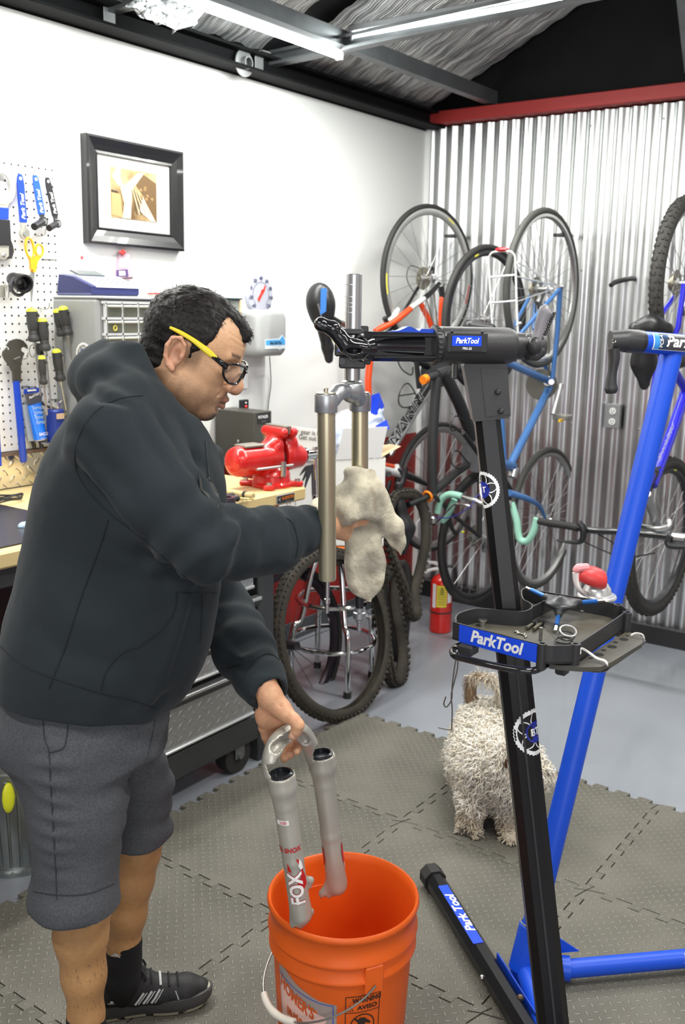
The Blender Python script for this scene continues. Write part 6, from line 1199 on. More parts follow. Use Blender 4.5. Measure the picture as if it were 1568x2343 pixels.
a, c = PZ(1053, 1427, zr), PZ(1231, 1473, zr); d = nrm(c - a); nn = np.cross(d, Z_); nn = nn if nn @ FH < 0 else -nn
wl_ = np.linalg.norm(c - a); m = (a + c) / 2 - [0, 0, .0175] + nn * .0016
lab = B().box(m, (wl_, .001, .032), ax=(d, nn, Z_)).build('front_label', M('label_blue', .5), t, smooth=False); text('lettering', 'ParkTool', .0300, wtxt, lab, m + nn * .0006 + Z_ * .0005 - d * .002, d, Z_, off=.035, shear=.22, sx=.93)
for u, v in ((1241, 1473), (1318, 1474), (1436, 1402), (1415, 1384)):
    p = PZ(u, v, zr); B().lathe([p[0], p[1], zf_ - .014], [(.0085, 0), (.0085, zr - zf_ + .015), (.005, zr - zf_ + .015), (.005, zr - zf_ - .02)], 18, cap=False).build('post_socket', trayw, t, angle=.6)
sh = [PZ(u, v, .964) for u, v in [(1258, 1512), (1300, 1512), (1345, 1500), (1432, 1446), (1462, 1450), (1473, 1460), (1470, 1472), (1398, 1516), (1375, 1526), (1335, 1527), (1290, 1524), (1258, 1520)]]
B().prism([(p[0], p[1]) for p in sh], .008, (0, 0, .956), X_, Y_).build('side_shelf', traym, t, smooth=False)
for u, v, r in ((1352, 1506, .0045), (1371, 1498, .0085), (1382, 1488, .0045), (1401, 1480, .0085), (1409, 1470, .0045), (1428, 1463, .008), (1436, 1455, .0035)): p = PZ(u, v, .964); B().lathe(p + [0, 0, .0002], [(r, 0), (r, .0004), (.0001, .0004)], 18).build('tool_hole', M('hole_dark', .01), t, smooth=False)
rod = [(1068, 1474), (1045, 1480), (1036, 1488), (1040, 1500), (1062, 1507), (1150, 1527), (1212, 1535), (1238, 1529), (1258, 1520), (1300, 1523), (1372, 1531), (1398, 1520), (1440, 1492), (1472, 1468)]
B().tube([PZ(u, v, .953) for u, v in rod], .0062, 12, sm=5).build('rod_loop', gloss, t)
p = PZ(1072, 1484, .957); B().box(p, (.03, .03, .02), bev=.004).build('rod_mount', powder, t, smooth=False); p = PZ(1287, 1530, .950); B().box(p, (.02, .02, .02), bev=.003).build('rod_mount', powder, t, smooth=False); B().box(mast_pt(1440) + [0, 0, -.012] + FH * .012, (.07, .07, .02), bev=.005).build('tray_bracket', powder, t, smooth=False)
# zip tie
zt = M('nylon_white', (.75, .74, .7), .4); tag(B().tube([PZ(1329, 1496, .985), PZ(1330, 1484, .990), PZ(1345, 1491, .979), PZ(1366, 1506, .970), PZ(1384, 1512, .969), PZ(1390, 1522, .962), PZ(1386, 1533, .946)], .0022, 6, sm=4, flat=(1, .5)).build('cable_tie', zt), 'white zip tie looped round the near end of the tray shelf', 'zip tie')
tag(B().tube([PZ(1444, 1454, .968), PZ(1455, 1449, .971), PZ(1470, 1452, .971), PZ(1474, 1462, .962)], .0022, 6, sm=4, flat=(1, .5)).build('cable_tie', zt), 'white zip tie at the far tip of the tray shelf', 'zip tie')
# three-way hex wrench lying over the tray
hz = 1.008; c = PZ(1284, 1381, hz); t = thing('three_way_wrench', c, 'black three-way hex wrench with blue arms lying across the tray', 'hex wrench')
ends = [PZ(1205, 1345, hz + .002), PZ(1383, 1375, hz), PZ(1271, 1444, .976)]; f = F(c - [.06, .06, .03], c + [.06, .06, .03], .0015); f.ell(c, (.030, .030, .009), .004)
for e in ends: f.cap(c, c + (e - c) * .42, .0095, .0068, .012)
V, Q4 = f.surf(); qmesh('hub', V, Q4, M('hub_black', (.03, .032, .035), .35), t)
for e in ends: d = nrm(e - c); L_ = np.linalg.norm(e - c); B().tube([c + d * L_ * .36, e - d * .016], .0046, 12).build('blue_arm', M('arm_blue', (.02, .12, .42), .25, .5), t, angle=.5); B().tube([e - d * .018, e], .0032, 6).build('hex_tip', steel, t, smooth=False)
# small parts in the tray
def bolt(u0, v0, u1, v1, lab):
    a, c = PZ(u0, v0, zf_ + .006), PZ(u1, v1, zf_ + .006); d = nrm(c - a); o = thing('bolt', a, lab, 'bolt'); B().cyl(a, c, .0035, 10).build('threaded_shank', M('bolt_olive', (.16, .15, .11), .45, .7), o, angle=.5); B().cyl(c, c + d * .007, .0058, 12).build('bolt_head', M('bolt_dark', (.05, .05, .055), .3, .7), o, angle=.5)
bolt(1206, 1437, 1218, 1428, 'left of the two dark bolts lying side by side in the tray'); bolt(1221, 1440, 1238, 1427, 'right of the two dark bolts lying side by side in the tray')
p = PZ(1237, 1465, zf_ + .002); tag(B().cyl(p, p + [0, 0, .024], .0033, 10).build('standing_screw', M('bolt_steel', (.3, .3, .28), .4, .8), angle=.5), 'thin threaded screw standing upright behind the blue label', 'screw')
p = PZ(1104, 1432, zf_ + .001); t = thing('barrel_nut', p, 'bright flanged nut at the left end of the tray', 'nut'); B().lathe(p, [(.006, 0), (.006, .009), (.009, .010), (.009, .012), (.003, .012), (.003, .006)], 18, cap=False).build('body', steel, t, angle=.5)
b = B()
for k in range(7): p = PZ(1180 + 4 * k + RNG.uniform(-2, 2), 1446 + 1.5 * k + RNG.uniform(-2, 2), zf_ + .003); d = nrm(RNG.normal(size=3) * [1, 1, .15]); b.cyl(p - d * .004, p + d * .004, .0018, 6)
tag(b.build('metal_bits', M('bits', (.28, .27, .23), .4, .7), smooth=False), 'small pile of grey hardware bits near the tray label', 'hardware', kind='stuff')
for k, (dx, dy, cc_, lab) in enumerate(((-.012, .002, (.03, .03, .03), 'lowest black seal ring of the small stack'), (-.006, .001, (.04, .04, .04), 'middle dark ring of the small stack'), (0, 0, (.5, .48, .5), 'top pale ring of the small stack'))):
    p = PZ(1299, 1466, zf_ + .004) + [0, 0, .0]; b = B(); x, y = nrm([1, .1, .05 + .12 * k]), None; n_ = nrm(np.array([-.12 * k - .1, -.15 * k, 1])); xx, yy, _ = frame(n_)
    tag(b.tube([p + np.array([dx, dy, .0035 + .0075 * k]) + xx * .0145 * math.cos(q) + yy * .0145 * math.sin(q) for q in np.linspace(0, 2 * pi, 33)[:-1]], .0017, 8, closed=True).build('seal_ring', M('ring_%d' % k, cc_, .3, .3 if k == 2 else 0)), lab, 'ring')
# wire hook hanging from the rod
hk = M('hook_rust', (.12, .105, .09), .4, .7); a = PZ(1043, 1490, .953); hh_ = a @ FH
t = thing('wire_hook', a, 'doubled bent wire hook hanging from the left end of the tray rod', 'hook')
B().tube([Q(1049, 1496, hh_), Q(1047, 1530, hh_), Q(1040, 1560, hh_), Q(1033, 1590, hh_), Q(1035, 1620, hh_), Q(1034, 1660, hh_), Q(1031, 1670, hh_), Q(1003, 1665, hh_)], .0012, 6, sm=4).build('long_wire', hk, t)
B().tube([Q(1046, 1496, hh_), Q(1040, 1530, hh_), Q(1035, 1570, hh_), Q(1034, 1600, hh_), Q(1022, 1618, hh_), Q(1016, 1610, hh_), Q(1021, 1594, hh_)], .0012, 6, sm=4).build('short_wire', hk, t)
b = B()
for k in range(3): c = PZ(1041, 1487, .953) + nrm([1, .3, 0]) * (.003 * k - .003); b.tube([c + RH * .0078 * math.cos(q) + Z_ * .0078 * math.sin(q) for q in np.linspace(0, 2 * pi, 17)[:-1]], .0012, 5, closed=True)
b.build('wire_wrap', hk, t)
# spray can with red trigger standing behind the tray
can = PZ(1366, 1371, .955) ; can = Q(1366, 1365, 1.90); t = thing('spray_can', can - [0, 0, .2], 'spray can with red trigger cap standing behind the tool tray', 'spray can'); cz_ = can[2]
zbot = .975
B().lathe([can[0], can[1], zbot], [(.033, 0), (.034, .004), (.034, cz_ - zbot - .008), (.031, cz_ - zbot)], 30).build('can_body', M('can_blue', (.02, .02, .45), .3, coat=.4), t, angle=.5)
B().lathe([can[0], can[1], cz_ - .002], [(.0385, 0), (.0395, .003), (.038, .006), (.034, .007), (.033, .009), (.029, .010), (.027, .020), (.020, .030), (.008, .033)], 30).build('can_shoulder', M('can_silver', (.6, .6, .6), .3, .6), t, angle=.5)
rdm = M('trigger_red', (.62, .05, .05), .4); c = Q(1356, 1322, 1.885); f = F(c - .07, c + .07, .0025); f.ell(c + [0, 0, 0], (.037, .024, .023), .005, ax=(nrm(RH - .3 * Z_), FH, nrm(Z_ + .3 * RH))); f.half(Q(1390, 1325, 1.875), RH, .004); f.half(Q(1365, 1345, 1.875), -Z_ + .35 * RH * -1, .003)
V, Q4 = f.surf(); qmesh('trigger_cap', V, Q4, rdm, t); B().tube([Q(1318, 1310, 1.875), Q(1319, 1330, 1.875), Q(1326, 1348, 1.875), Q(1338, 1358, 1.885)], [.007, .006, .005, .006], 10, sm=3).build('spout', M('spout_pink', (.8, .72, .70), .35, alpha=1), t); B().tube([Q(1316, 1308, 1.875), Q(1324, 1300, 1.875), Q(1345, 1298, 1.88)], [.006, .009, .008], 10, sm=3).build('nozzle', M('nozzle_pink', (.78, .3, .32), .35), t)
# caddy shelf the can stands on is the tray's back rim: small black ledge
pc_ = can.copy(); B().box([pc_[0] - .0, pc_[1], .972], (.085, .085, .006), ax=(RH, FH, Z_), bev=.002).build('back_ledge', trayw, bpy.data.objects['tool_tray'], smooth=False)
# ---- blue repair stand
blu2 = M('frame_blue', (.008, .075, .60), .38, bump=(350, .0002)); Bb, Bt = PZ(1203, 2190, .07), Q(1532, 830, 2.30)
t = thing('repair_stand', (Bb[0], Bb[1], 0), 'blue tubular work stand behind the black one', 'repair stand'); dd = nrm(Bt - Bb)
B().tube([Bb, Bt + dd * .045], .0255, 32, cap=True).build('mast', blu2, t, angle=.5); B().tube([Bb - dd * .03, Bb + dd * .075, Bb + dd * .078], [.0335, .0325, .028], 32).build('lower_sleeve', blu2, t, angle=.5)
B().tube([Bb + dd * .079 + frame(dd)[0] * .0335 * math.cos(q) * .9 + frame(dd)[1] * .0335 * .9 * math.sin(q) for q in np.linspace(0, 2 * pi, 30)[:-1]], .0018, 6, closed=True).build('weld_ring', M('weld', (.25, .25, .2), .4), t)
h0, h1 = Q(1464, 782, 2.26), Q(1700, 800, 2.36); hdx = nrm(h1 - h0); B().tube([h0, h1], .0245, 32).build('clamp_tube', blu2, t, angle=.5)
B().tube([h0 - hdx * .008, h0 + hdx * .004], .0262, 30).build('black_collar', blk, t, angle=.5); 
b = B(); e0 = Q(1397, 781, 2.245); b.tube([h0 - hdx * .006, h0 - hdx * .040, h0 - hdx * .042, e0], [.0268, .0262, .0238, .0238], 28); b.build('end_housing', powder, t, angle=.5); B().lathe(Q(1405, 780, 2.212), [(.0035, 0), (.0045, .002), (.0045, 0)], 12, axis=-FH, cap=False).build('set_screw', steel, t)
B().tube([Q(1405, 797, 2.235), Q(1406, 820, 2.235), Q(1402, 850, 2.235), Q(1399, 875, 2.235), Q(1399, 890, 2.235), Q(1399, 900, 2.235)], [.0135, .013, .0105, .0125, .0155, .011], 16, sm=3).build('hanging_handle', powder, t)
cm = (h0 + h1) / 2; fr_ = nrm(-FH + .0 * Z_); hup = nrm(np.cross(hdx, fr_)); hup = hup if hup[2] > 0 else -hup; fr_ = nrm(np.cross(hup, hdx)); fr_ = fr_ if fr_ @ FH < 0 else -fr_
def onclamp(px, py, o): a = py / .0245; return o + hdx * px + (fr_ * math.cos(a) + hup * math.sin(a)) * .0251
def band(u0, u1, y0, y1, lift, name, mt, par=None):
    a = h0 + hdx * ((Q(u0, 780, 2.26) - h0) @ hdx); L_ = (Q(u1, 780, 2.3) - a) @ hdx; rows = [[h0 * 0 + a + hdx * L_ * i + (fr_ * math.cos(q) + hup * math.sin(q)) * (.0246 + lift) for q in np.linspace(y0, y1, 9)] for i in (0, 1)]; return B().grid(rows).build(name, mt, par or t, angle=None)
lb = band(1486, 1640, -.62, 1.1, .0004, 'tube_label', wtxt); band(1489, 1502, -.55, 1.03, .0008, 'label_pale', M('label_sky', (.05, .28, .7), .4), lb); band(1504, 1638, -.55, 1.03, .0008, 'label_black', M('label_grey', (.06, .06, .07), .35), lb)
oo = h0 + hdx * ((Q(1509, 780, 2.28) - h0) @ hdx); text('lettering', 'ParkTool', .036, wtxt, lb, oo, hdx, hup, off=.03, shear=.22, align='LEFT', wrap=lambda a_, b_: onclamp(a_, b_ + .006, oo) + fr_ * .0008)
o2 = h0 + hdx * ((Q(1496, 780, 2.28) - h0) @ hdx); text('lettering', 'PCS-4', .012, wtxt, lb, o2, hup, -hdx, off=.02, wrap=lambda a_, b_: onclamp(-b_, a_ + .006, o2) + fr_ * .0008)
# blue base legs
r0, r1 = PZ(1285, 2218, .05), PZ(1568, 2193, .05); rd = nrm(r1 - r0); c0 = np.array([Bb[0], Bb[1], .05])
B().tube([c0, r0 + rd * .02], .0285, 24).build('leg_sleeve', blu2, t, angle=.5); B().tube([r0, r0 + rd * .75], .0215, 24).build('leg', blu2, t, angle=.5)
B().prism([(0, 0), (.10, 0), (.0, .075)], .005, c0 + rd * .03 + [0, 0, .027], rd, Z_).build('gusset', blu2, t, smooth=False)
tx = r0 + rd * ((PZ(1556, 2194, .05) - r0) @ rd); text('lettering', 'Park', .03, wtxt, t, tx, rd, Z_, off=.03, shear=.2, align='LEFT', wrap=lambda a_, b_: tx + rd * a_ + (nrm(np.cross(rd, Z_)) * math.cos(b_ / .0215 + .6) + Z_ * math.sin(b_ / .0215 + .6)) * .0219)
l0 = PZ(1196, 2250, .045); l1 = PZ(1250, 2420, .045); lv = nrm(l1 - l0); B().tube([c0 - [0, 0, .004], c0 + lv * .62], .0245, 24).build('leg', blu2, t, angle=.5); B().sphere(PZ(1191, 2283, .07), .008, 10).build('leg_bolt', M('bolt_rust', (.12, .09, .06), .4, .6), t)
B().tube([c0 - [0, 0, .046], c0 + dd * .03], .036, 28).build('base_collar', blu2, t, angle=.5)
# ---- fork lowers
mag = M('magnesium_silver', (.46, .44, .385), .36, .35, var=(18, .1)); nt_ = Q(643, 1772, 1.70); nb_ = Q(689, 2092, 1.71); ft_ = Q(735, 1727, 1.82); fb_ = Q(771, 2025, 1.83)
t = thing('fork_lowers', (nt_ + ft_) / 2, 'silver one-piece fork lower legs with curved arch held over the orange bucket', 'fork lowers')
f = F(np.minimum(nb_, np.minimum(nt_, ft_)) - .08, np.maximum(nt_, ft_) + .12, .0025)
nd = nrm(nb_ - nt_); fd = nrm(fb_ - ft_)
for a, d, e in ((nt_, nd, nb_), (ft_, fd, fb_)):
    L_ = np.linalg.norm(e - a); f.chain([a, a + d * .025, a + d * .06, a + d * L_ * .6, a + d * L_], [.0272, .0265, .0218, .0205, .0208], .004)
arch = [Q(622, 1768, 1.695), Q(621, 1735, 1.70), Q(632, 1702, 1.715), Q(655, 1680, 1.74), Q(683, 1672, 1.77), Q(700, 1688, 1.79), Q(712, 1712, 1.81), Q(722, 1738, 1.82)]
ap = smoothpath(arch, 3); 
for i in range(len(ap) - 1): f.cap(ap[i], ap[i + 1], .0165, .0165, .004)
for a, d, e in ((nt_, nd, nb_), (ft_, fd, fb_)):
    L_ = np.linalg.norm(e - a); f.cap(a - d * .02, a + d * .03, .019, .019, .0, cut=True); s_ = f.sub(a, .06)
    X, Y, Z = f.g(s_); pl = (X - a[0]) * d[0] + (Y - a[1]) * d[1] + (Z - a[2]) * d[2]; rad = np.sqrt(np.maximum((X - a[0]) ** 2 + (Y - a[1]) ** 2 + (Z - a[2]) ** 2 - pl ** 2, 0)); f.cut(s_, np.maximum(pl * -1 - .03, np.maximum(pl, rad - .0265)), .001)
ip = smoothpath([p + np.array([0, 0, -.001]) - FH * .017 for p in arch[2:6]], 3)
for i in range(len(ip) - 1): f.cap(ip[i], ip[i + 1], .0095, .0095, .003, cut=True)
# drop-outs and brake tabs
for e, d, u, s_ in ((nb_, nd, (700, 2030), 1), (nb_, nd, (706, 2090), 1)):
    pass
side = RH * .8 + FH * .5
for v0 in (2010, 2082): p = Q(697, v0, 1.72); f.chain([p - side * .004, p + side * .014 + [0, 0, -.008], p + side * .010 + [0, 0, -.020]], [.008, .0065, .006], .006)
for e, off in ((nb_, -.008), (fb_, -.024)):
    c = e + RH * off + [0, 0, -.018] - FH * .004; f.cap(e - [0, 0, -.01], c, .016, .014, .01, sq=.5, side=FH); f.cap(c + [0, 0, -.022], c + [0, 0, -.006], .0065, .0065, .002, cut=True)
for e, d in ((nb_, nd), (fb_, fd)): pass
V, Q4 = f.surf(); V = relax(V, Q4, 2, .4); qmesh('casting', V, Q4, mag, t)
for a, d in ((nt_, nd), (ft_, fd)):
    B().lathe(a + d * .004, [(.024, 0), (.0245, -.003), (.0235, -.007), (.019, -.009), (.0185, .01), (.001, .012)], 30, axis=d * 1.0).build('dust_seal', M('seal_rubber', (.012, .014, .018), .25, coat=.3), t, angle=.6)
    b = B(); x, y, z = frame(d)
    b.lathe(a + d * .0035, [(.0255, 0), (.0275, .0)], 30, axis=-d, cap=False); b.build('lip_edge', M('lip_bright', (.75, .75, .72), .25, .8), t)
def legwrap(a, d, r, ctr):
    fx = nrm(-FH + RH * ctr); fx = nrm(fx - d * (fx @ d)); rx = np.cross(d * -1, fx); rx = rx if rx @ RH > 0 else -rx
    return lambda px, py, lift=0: a - d * py + (fx * math.cos(px / r) + rx * math.sin(px / r)) * (r + .0008 + .0009 * max(0, 1 + py / .2) + lift)
def decal(name, pts, wr, mt, lift=0.):
    bm = bmesh.new(); vs = [bm.verts.new((p[0], p[1], 0)) for p in pts]; bm.faces.new(vs); bmesh.ops.triangulate(bm, faces=bm.faces); bmesh.ops.subdivide_edges(bm, edges=bm.edges, cuts=3, use_grid_fill=True)
    V = [wr(v.co.x, v.co.y, lift) for v in bm.verts]; Fs = [tuple(v.index for v in f_.verts) for f_ in bm.faces] if not bm.verts.index_update() else []
    bm.free(); return B().add(V, Fs).build(name, mt, t, smooth=False, fix=False)
w1 = legwrap(nt_, nd, .0207, .12); red_d = M('decal_red', (.50, .012, .015), .35); wt_d = M('decal_white', (.82, .82, .80), .35)
Ln = np.linalg.norm(nb_ - nt_); y_of = lambda v: -Ln * (v - 1772) / (2092 - 1772)
decal('decal_patch', [(-.022, y_of(1861)), (.002, y_of(1862)), (.002, y_of(1873)), (-.022, y_of(1871))], w1, wt_d)
text('lettering', '100', .0095, red_d, t, nt_, X_, Y_, off=.01, wrap=lambda a_, b_: w1(a_ - .009, b_ + y_of(1867), .0006))
text('lettering', 'RACING SHOX', .0135, red_d, t, nt_, X_, Y_, off=.03, shear=.2, align='RIGHT', wrap=lambda a_, b_: w1(a_ + .018, b_ + y_of(1930), .0004), sx=.9)
yc = y_of(2010)
decal('tail_red', [(.005, y_of(1950)), (.0125, y_of(1955)), (.018, y_of(1985)), (.023, y_of(2000)), (.023, y_of(2016)), (.014, y_of(2022)), (.006, y_of(2018)), (.002, y_of(2006)), (.010, y_of(1995)), (.012, y_of(1975))], w1, red_d)
decal('tail_white', [(.012, y_of(1952)), (.016, y_of(1962)), (.018, y_of(1975)), (.012, y_of(1978)), (.008, y_of(1968))], w1, wt_d, .0003)
decal('ear_red', [(-.012, y_of(1957)), (-.008, y_of(1970)), (-.006, y_of(1980)), (-.014, y_of(1976))], w1, red_d)
text('lettering', 'FOX', .036, red_d, t, nt_, X_, Y_, off=.06, wrap=lambda a_, b_: w1(-b_ - .000, a_ + y_of(2018), .0006), sx=.95); text('lettering', 'FOX', .036, wt_d, t, nt_, X_, Y_, off=.035, wrap=lambda a_, b_: w1(-b_ - .000, a_ + y_of(2018), .0010), sx=.95)
w2 = legwrap(ft_, fd, .0207, .1); Lf = np.linalg.norm(fb_ - ft_); y2 = lambda v: -Lf * (v - 1727) / (2025 - 1727)
decal('tail_red', [(.022, y2(1925)), (.030, y2(1925)), (.030, y2(1985)), (.021, y2(1965)), (.019, y2(1945))], w2, red_d); decal('tail_red', [(-.030, y2(1925)), (-.022, y2(1930)), (-.020, y2(1955)), (-.024, y2(1970)), (-.030, y2(1970))], w2, red_d); decal('tail_white', [(.023, y2(1968)), (.030, y2(1972)), (.030, y2(1990))], w2, wt_d)
# ---- bucket
oran = M('bucket_orange', (.80, .125, .012), .42, var=(5, .12), bump=(25, .0004), sss=0); bc = PZ(786, 2041, .37); bc = np.array([bc[0], bc[1], 0.]); t = thing('bucket', bc, 'orange plastic five-gallon bucket with wire handle, warning label and printed logo', 'bucket'); R1 = .155; z_ = .37 + .012 * 0
bk = B(); prof = [(.130, .0122), (.1315, .0125), (.144, .245), (.1455, .262), (.1535, .266), (.1535, .272), (.1475, .280), (.1475, .300), (.1555, .304), (.1555, .310), (.1500, .318), (.1520, .352), (.156, .356), (.1575, .362), (.156, .368), (.1535, .370), (.1500, .368), (.1475, .350), (.1445, .30), (.1285, .016), (.001, .016)]
bk.lathe(bc, prof, 72, cap=False).build('shell', oran, t, angle=1.0)
def bw(th0, r0=.1415, z0=.2): # wrap on the bucket wall
    fx = -FH; rx = RH
    return lambda px, py, lift=0: (lambda z: bc + (fx * math.cos(th0 + px / r0) + rx * math.sin(th0 + px / r0)) * (.1308 + (z - .012) * .0572 + lift) + [0, 0, z])(z0 + py)
def bdec(name, pts, wr, mt, lift, par):
    bm = bmesh.new(); vs = [bm.verts.new((p[0], p[1], 0)) for p in pts]; bm.faces.new(vs); bmesh.ops.triangulate(bm, faces=bm.faces); bmesh.ops.subdivide_edges(bm, edges=bm.edges, cuts=4, use_grid_fill=True); bm.verts.index_update()
    V = [wr(v.co.x, v.co.y, lift) for v in bm.verts]; Fs = [tuple(v.index for v in f_.verts) for f_ in bm.faces]; bm.free(); return B().add(V, Fs).build(name, mt, par, smooth=False, fix=False)
ww = bw(.30, z0=.180); blkd = M('decal_black', (.03, .02, .015), .5)
def frame_d(x0, x1, y0, y1, th, wr, mt, par):
    for pts in ([(x0, y0), (x1, y0), (x1, y0 + th), (x0, y0 + th)], [(x0, y1 - th), (x1, y1 - th), (x1, y1), (x0, y1)], [(x0, y0), (x0 + th, y0), (x0 + th, y1), (x0, y1)], [(x1 - th, y0), (x1, y0), (x1, y1), (x1 - th, y1)]): bdec('label_rule', pts, wr, mt, .0007, par)
frame_d(-.036, .036, -.12, .055, .0016, ww, blkd, t); bdec('label_rule', [(-.036, .016), (.036, .016), (.036, .0175), (-.036, .0175)], ww, blkd, .0007, t); bdec('label_rule', [(-.036, -.046), (.036, -.046), (.036, -.0445), (-.036, -.0445)], ww, blkd, .0007, t)
text('lettering', 'WARNING', .0155, blkd, t, bc, X_, Y_, off=.03, wrap=lambda a_, b_: ww(a_ + .008, b_ + .044, .0008), sx=.80); text('lettering', 'AVISO', .0135, blkd, t, bc, X_, Y_, off=.03, wrap=lambda a_, b_: ww(a_ + .009, b_ + .027, .0008), sx=1.1)
bdec('warning_triangle', [(-.033, .021), (-.019, .021), (-.026, .034)], ww, blkd, .0007, t); bdec('triangle_inner', [(-.0308, .0222), (-.0212, .0222), (-.026, .0312)], ww, oran, .0010, t); text('lettering', '!', .009, blkd, t, bc, X_, Y_, off=.03, wrap=lambda a_, b_: ww(a_ - .026, b_ + .0258, .0013))
n = 36; rg = [(.026 * math.cos(q), -.015 + .027 * math.sin(q)) for q in np.linspace(0, 2 * pi, n + 1)]; ri = [(.0235 * math.cos(q), -.015 + .0245 * math.sin(q)) for q in np.linspace(0, 2 * pi, n + 1)]
b = B(); b.add([ww(*p, .0008) for p in rg] + [ww(*p, .0008) for p in ri], [(i, i + 1, n + 2 + i, n + 1 + i) for i in range(n)]); b.build('prohibition_ring', blkd, t, smooth=False, fix=False)
bdec('child_figure', [(-.011, -.002), (-.006, .004), (.004, .003), (.010, -.003), (.018, -.010), (.015, -.013), (.006, -.009), (.002, -.018), (-.004, -.012), (-.010, -.010)], ww, blkd, .0009, t); bdec('pail_figure', [(-.013, -.018), (.002, -.016), (.001, -.032), (-.011, -.034)], ww, blkd, .0009, t); bdec('prohibition_bar', [(-.019, .003), (-.016, .006), (.019, -.032), (.016, -.035)], ww, blkd, .0011, t)
wl2 = bw(-.55, z0=.17); pk = M('decal_pink', (.80, .52, .46), .45); gy = M('decal_grey', (.36, .29, .27), .45); 
bdec('logo_panel', [(-.075, -.15), (.068, -.15), (.068, .045), (.03, .050), (-.02, .068), (-.075, .098)], wl2, gy, .0005, t); bdec('logo_banner', [(-.070, -.15), (.034, -.15), (.030, -.04), (.050, .012), (-.01, .028), (-.070, .060)], wl2, pk, .0009, t)
bl3 = M('decal_blue', (.05, .12, .5), .4)
for s_ in range(10): x0_ = -.075 + .1375 * s_ / 10; x1_ = -.075 + .1375 * (s_ + 1) / 10; yy = lambda x: .041 + .0022 + max(0, (.045 - x)) ** 1.25 * .62 * .55; bdec('blue_line', [(x0_, yy(x0_) - .001), (x1_, yy(x1_) - .001), (x1_, yy(x1_) + .001), (x0_, yy(x0_) + .001)], wl2, bl3, .0012, t)
bdec('blue_line', [(.060, -.15), (.062, -.15), (.062, .041), (.060, .041)], wl2, bl3, .0012, t)
orr = M('decal_orange', (.62, .10, .015), .5); text('lettering', "HOMER'S", .036, orr, t, bc, X_, Y_, off=.04, align='RIGHT', wrap=lambda a_, b_: wl2(a_ * .62 + .022 + b_ * .12, b_ + .012 - (a_) * .26, .0012)); text('lettering', 'ALL', .020, orr, t, bc, X_, Y_, off=.03, wrap=lambda a_, b_: wl2(a_ - .028, b_ - .012, .0012)); text('lettering', 'PURPOSE', .027, orr, t, bc, X_, Y_, off=.04, align='RIGHT', wrap=lambda a_, b_: wl2(a_ * .72 + .030, b_ - .030 - a_ * .18, .0012)); text('lettering', 'BUCKET', .032, orr, t, bc, X_, Y_, off=.04, align='RIGHT', wrap=lambda a_, b_: wl2(a_ * .7 + .024, b_ - .066 - a_ * .18, .0012))
e1 = bc + nrm(-FH * .93 + RH * .42) * .152 + [0, 0, .262]; e2 = bc - nrm(-FH * .93 + RH * .42) * .152 + [0, 0, .262]
ex = nrm(-FH * .93 + RH * .42); ey = np.cross(Z_, ex)
for s_, e in ((1, e1), (-1, e2)): B().box(bc + ex * s_ * .149 + [0, 0, .272], (.012, .040, .060), ax=(ex, ey, Z_), bev=.003).build('handle_ear', oran, t, smooth=False)
hp = []
for q in np.linspace(0, pi, 26): 
    r_ = .158; w0 = ex * math.cos(q) * r_; out = -ey * math.sin(q) * .166 * 1.0; 
    if (out @ RH) > 0: out = -out
    hp.append(bc + w0 + out + [0, 0, .262 - .105 * math.sin(q) ** .8])
wire = B().tube(hp, .0021, 8, sm=2).build('wire_handle', M('wire_grey', (.28, .27, .25), .35, .8), t)
k0 = 10; gp_ = [hp[i] for i in range(8, 15)]; B().tube(gp_, [.0072, .0078, .0075, .0085, .0075, .0078, .0072], 14, sm=3).build('grip_roller', M('grip_white', (.78, .74, .66), .45), t)
# ================================================================ THE MAN
from mathutils.bvhtree import BVHTree
fwd = nrm([.752, -.659, 0]); lat = np.array([-fwd[1], fwd[0], 0]); Pc = P(185, 1640, 1.88); O_ = np.array([Pc[0], Pc[1], 0.])
person = thing('person', O_, 'man in dark hoodie and grey shorts bending over to hold the fork lowers', 'person')
def SG(u, v, l=0.): return PP(u, v, O_ + lat * l, lat)           # world point on a sagittal plane
def toL(p): p = np.array(p) - O_; return np.array([p @ fwd, p @ lat, p[2]])
def toW(V): V = np.asarray(V); return O_ + V[:, :1] * fwd + V[:, 1:2] * lat + V[:, 2:] * Z_
def LS(u, v, l=0.): return toL(SG(u, v, l))
def LQ(u, v, h): return toL(Q(u, v, h))
def profile(f, rows, bw_, ex=2.4, k=.02, lc=0.):
    """rows: (back px x, front px x, px y); bw_: lateral half widths; adds a column whose side view is the given outline"""
    A_ = np.array([LS(a, y) for a, b, y in rows]); B_ = np.array([LS(b, y) for a, b, y in rows]); z = (A_[:, 2] + B_[:, 2]) / 2; o = np.argsort(z); z = z[o]; ca = ((A_[:, 0] + B_[:, 0]) / 2)[o]; ha = ((B_[:, 0] - A_[:, 0]) / 2)[o]; hb = np.array(bw_)[o]
    zz_ = f.Z.ravel(); c = np.interp(zz_, z, ca)[None, None]; a = np.interp(zz_, z, ha)[None, None]; b = np.interp(zz_, z, hb)[None, None]
    r = (np.abs((f.X - c) / a) ** ex + np.abs((f.Y - lc) / b) ** ex) ** (1 / ex); d = (r - 1) * np.minimum(a, b)
    d = np.maximum(d, np.maximum(f.Z - z[-1], z[0] - f.Z)); f.un((slice(None),) * 3, d.astype(np.float32), k)
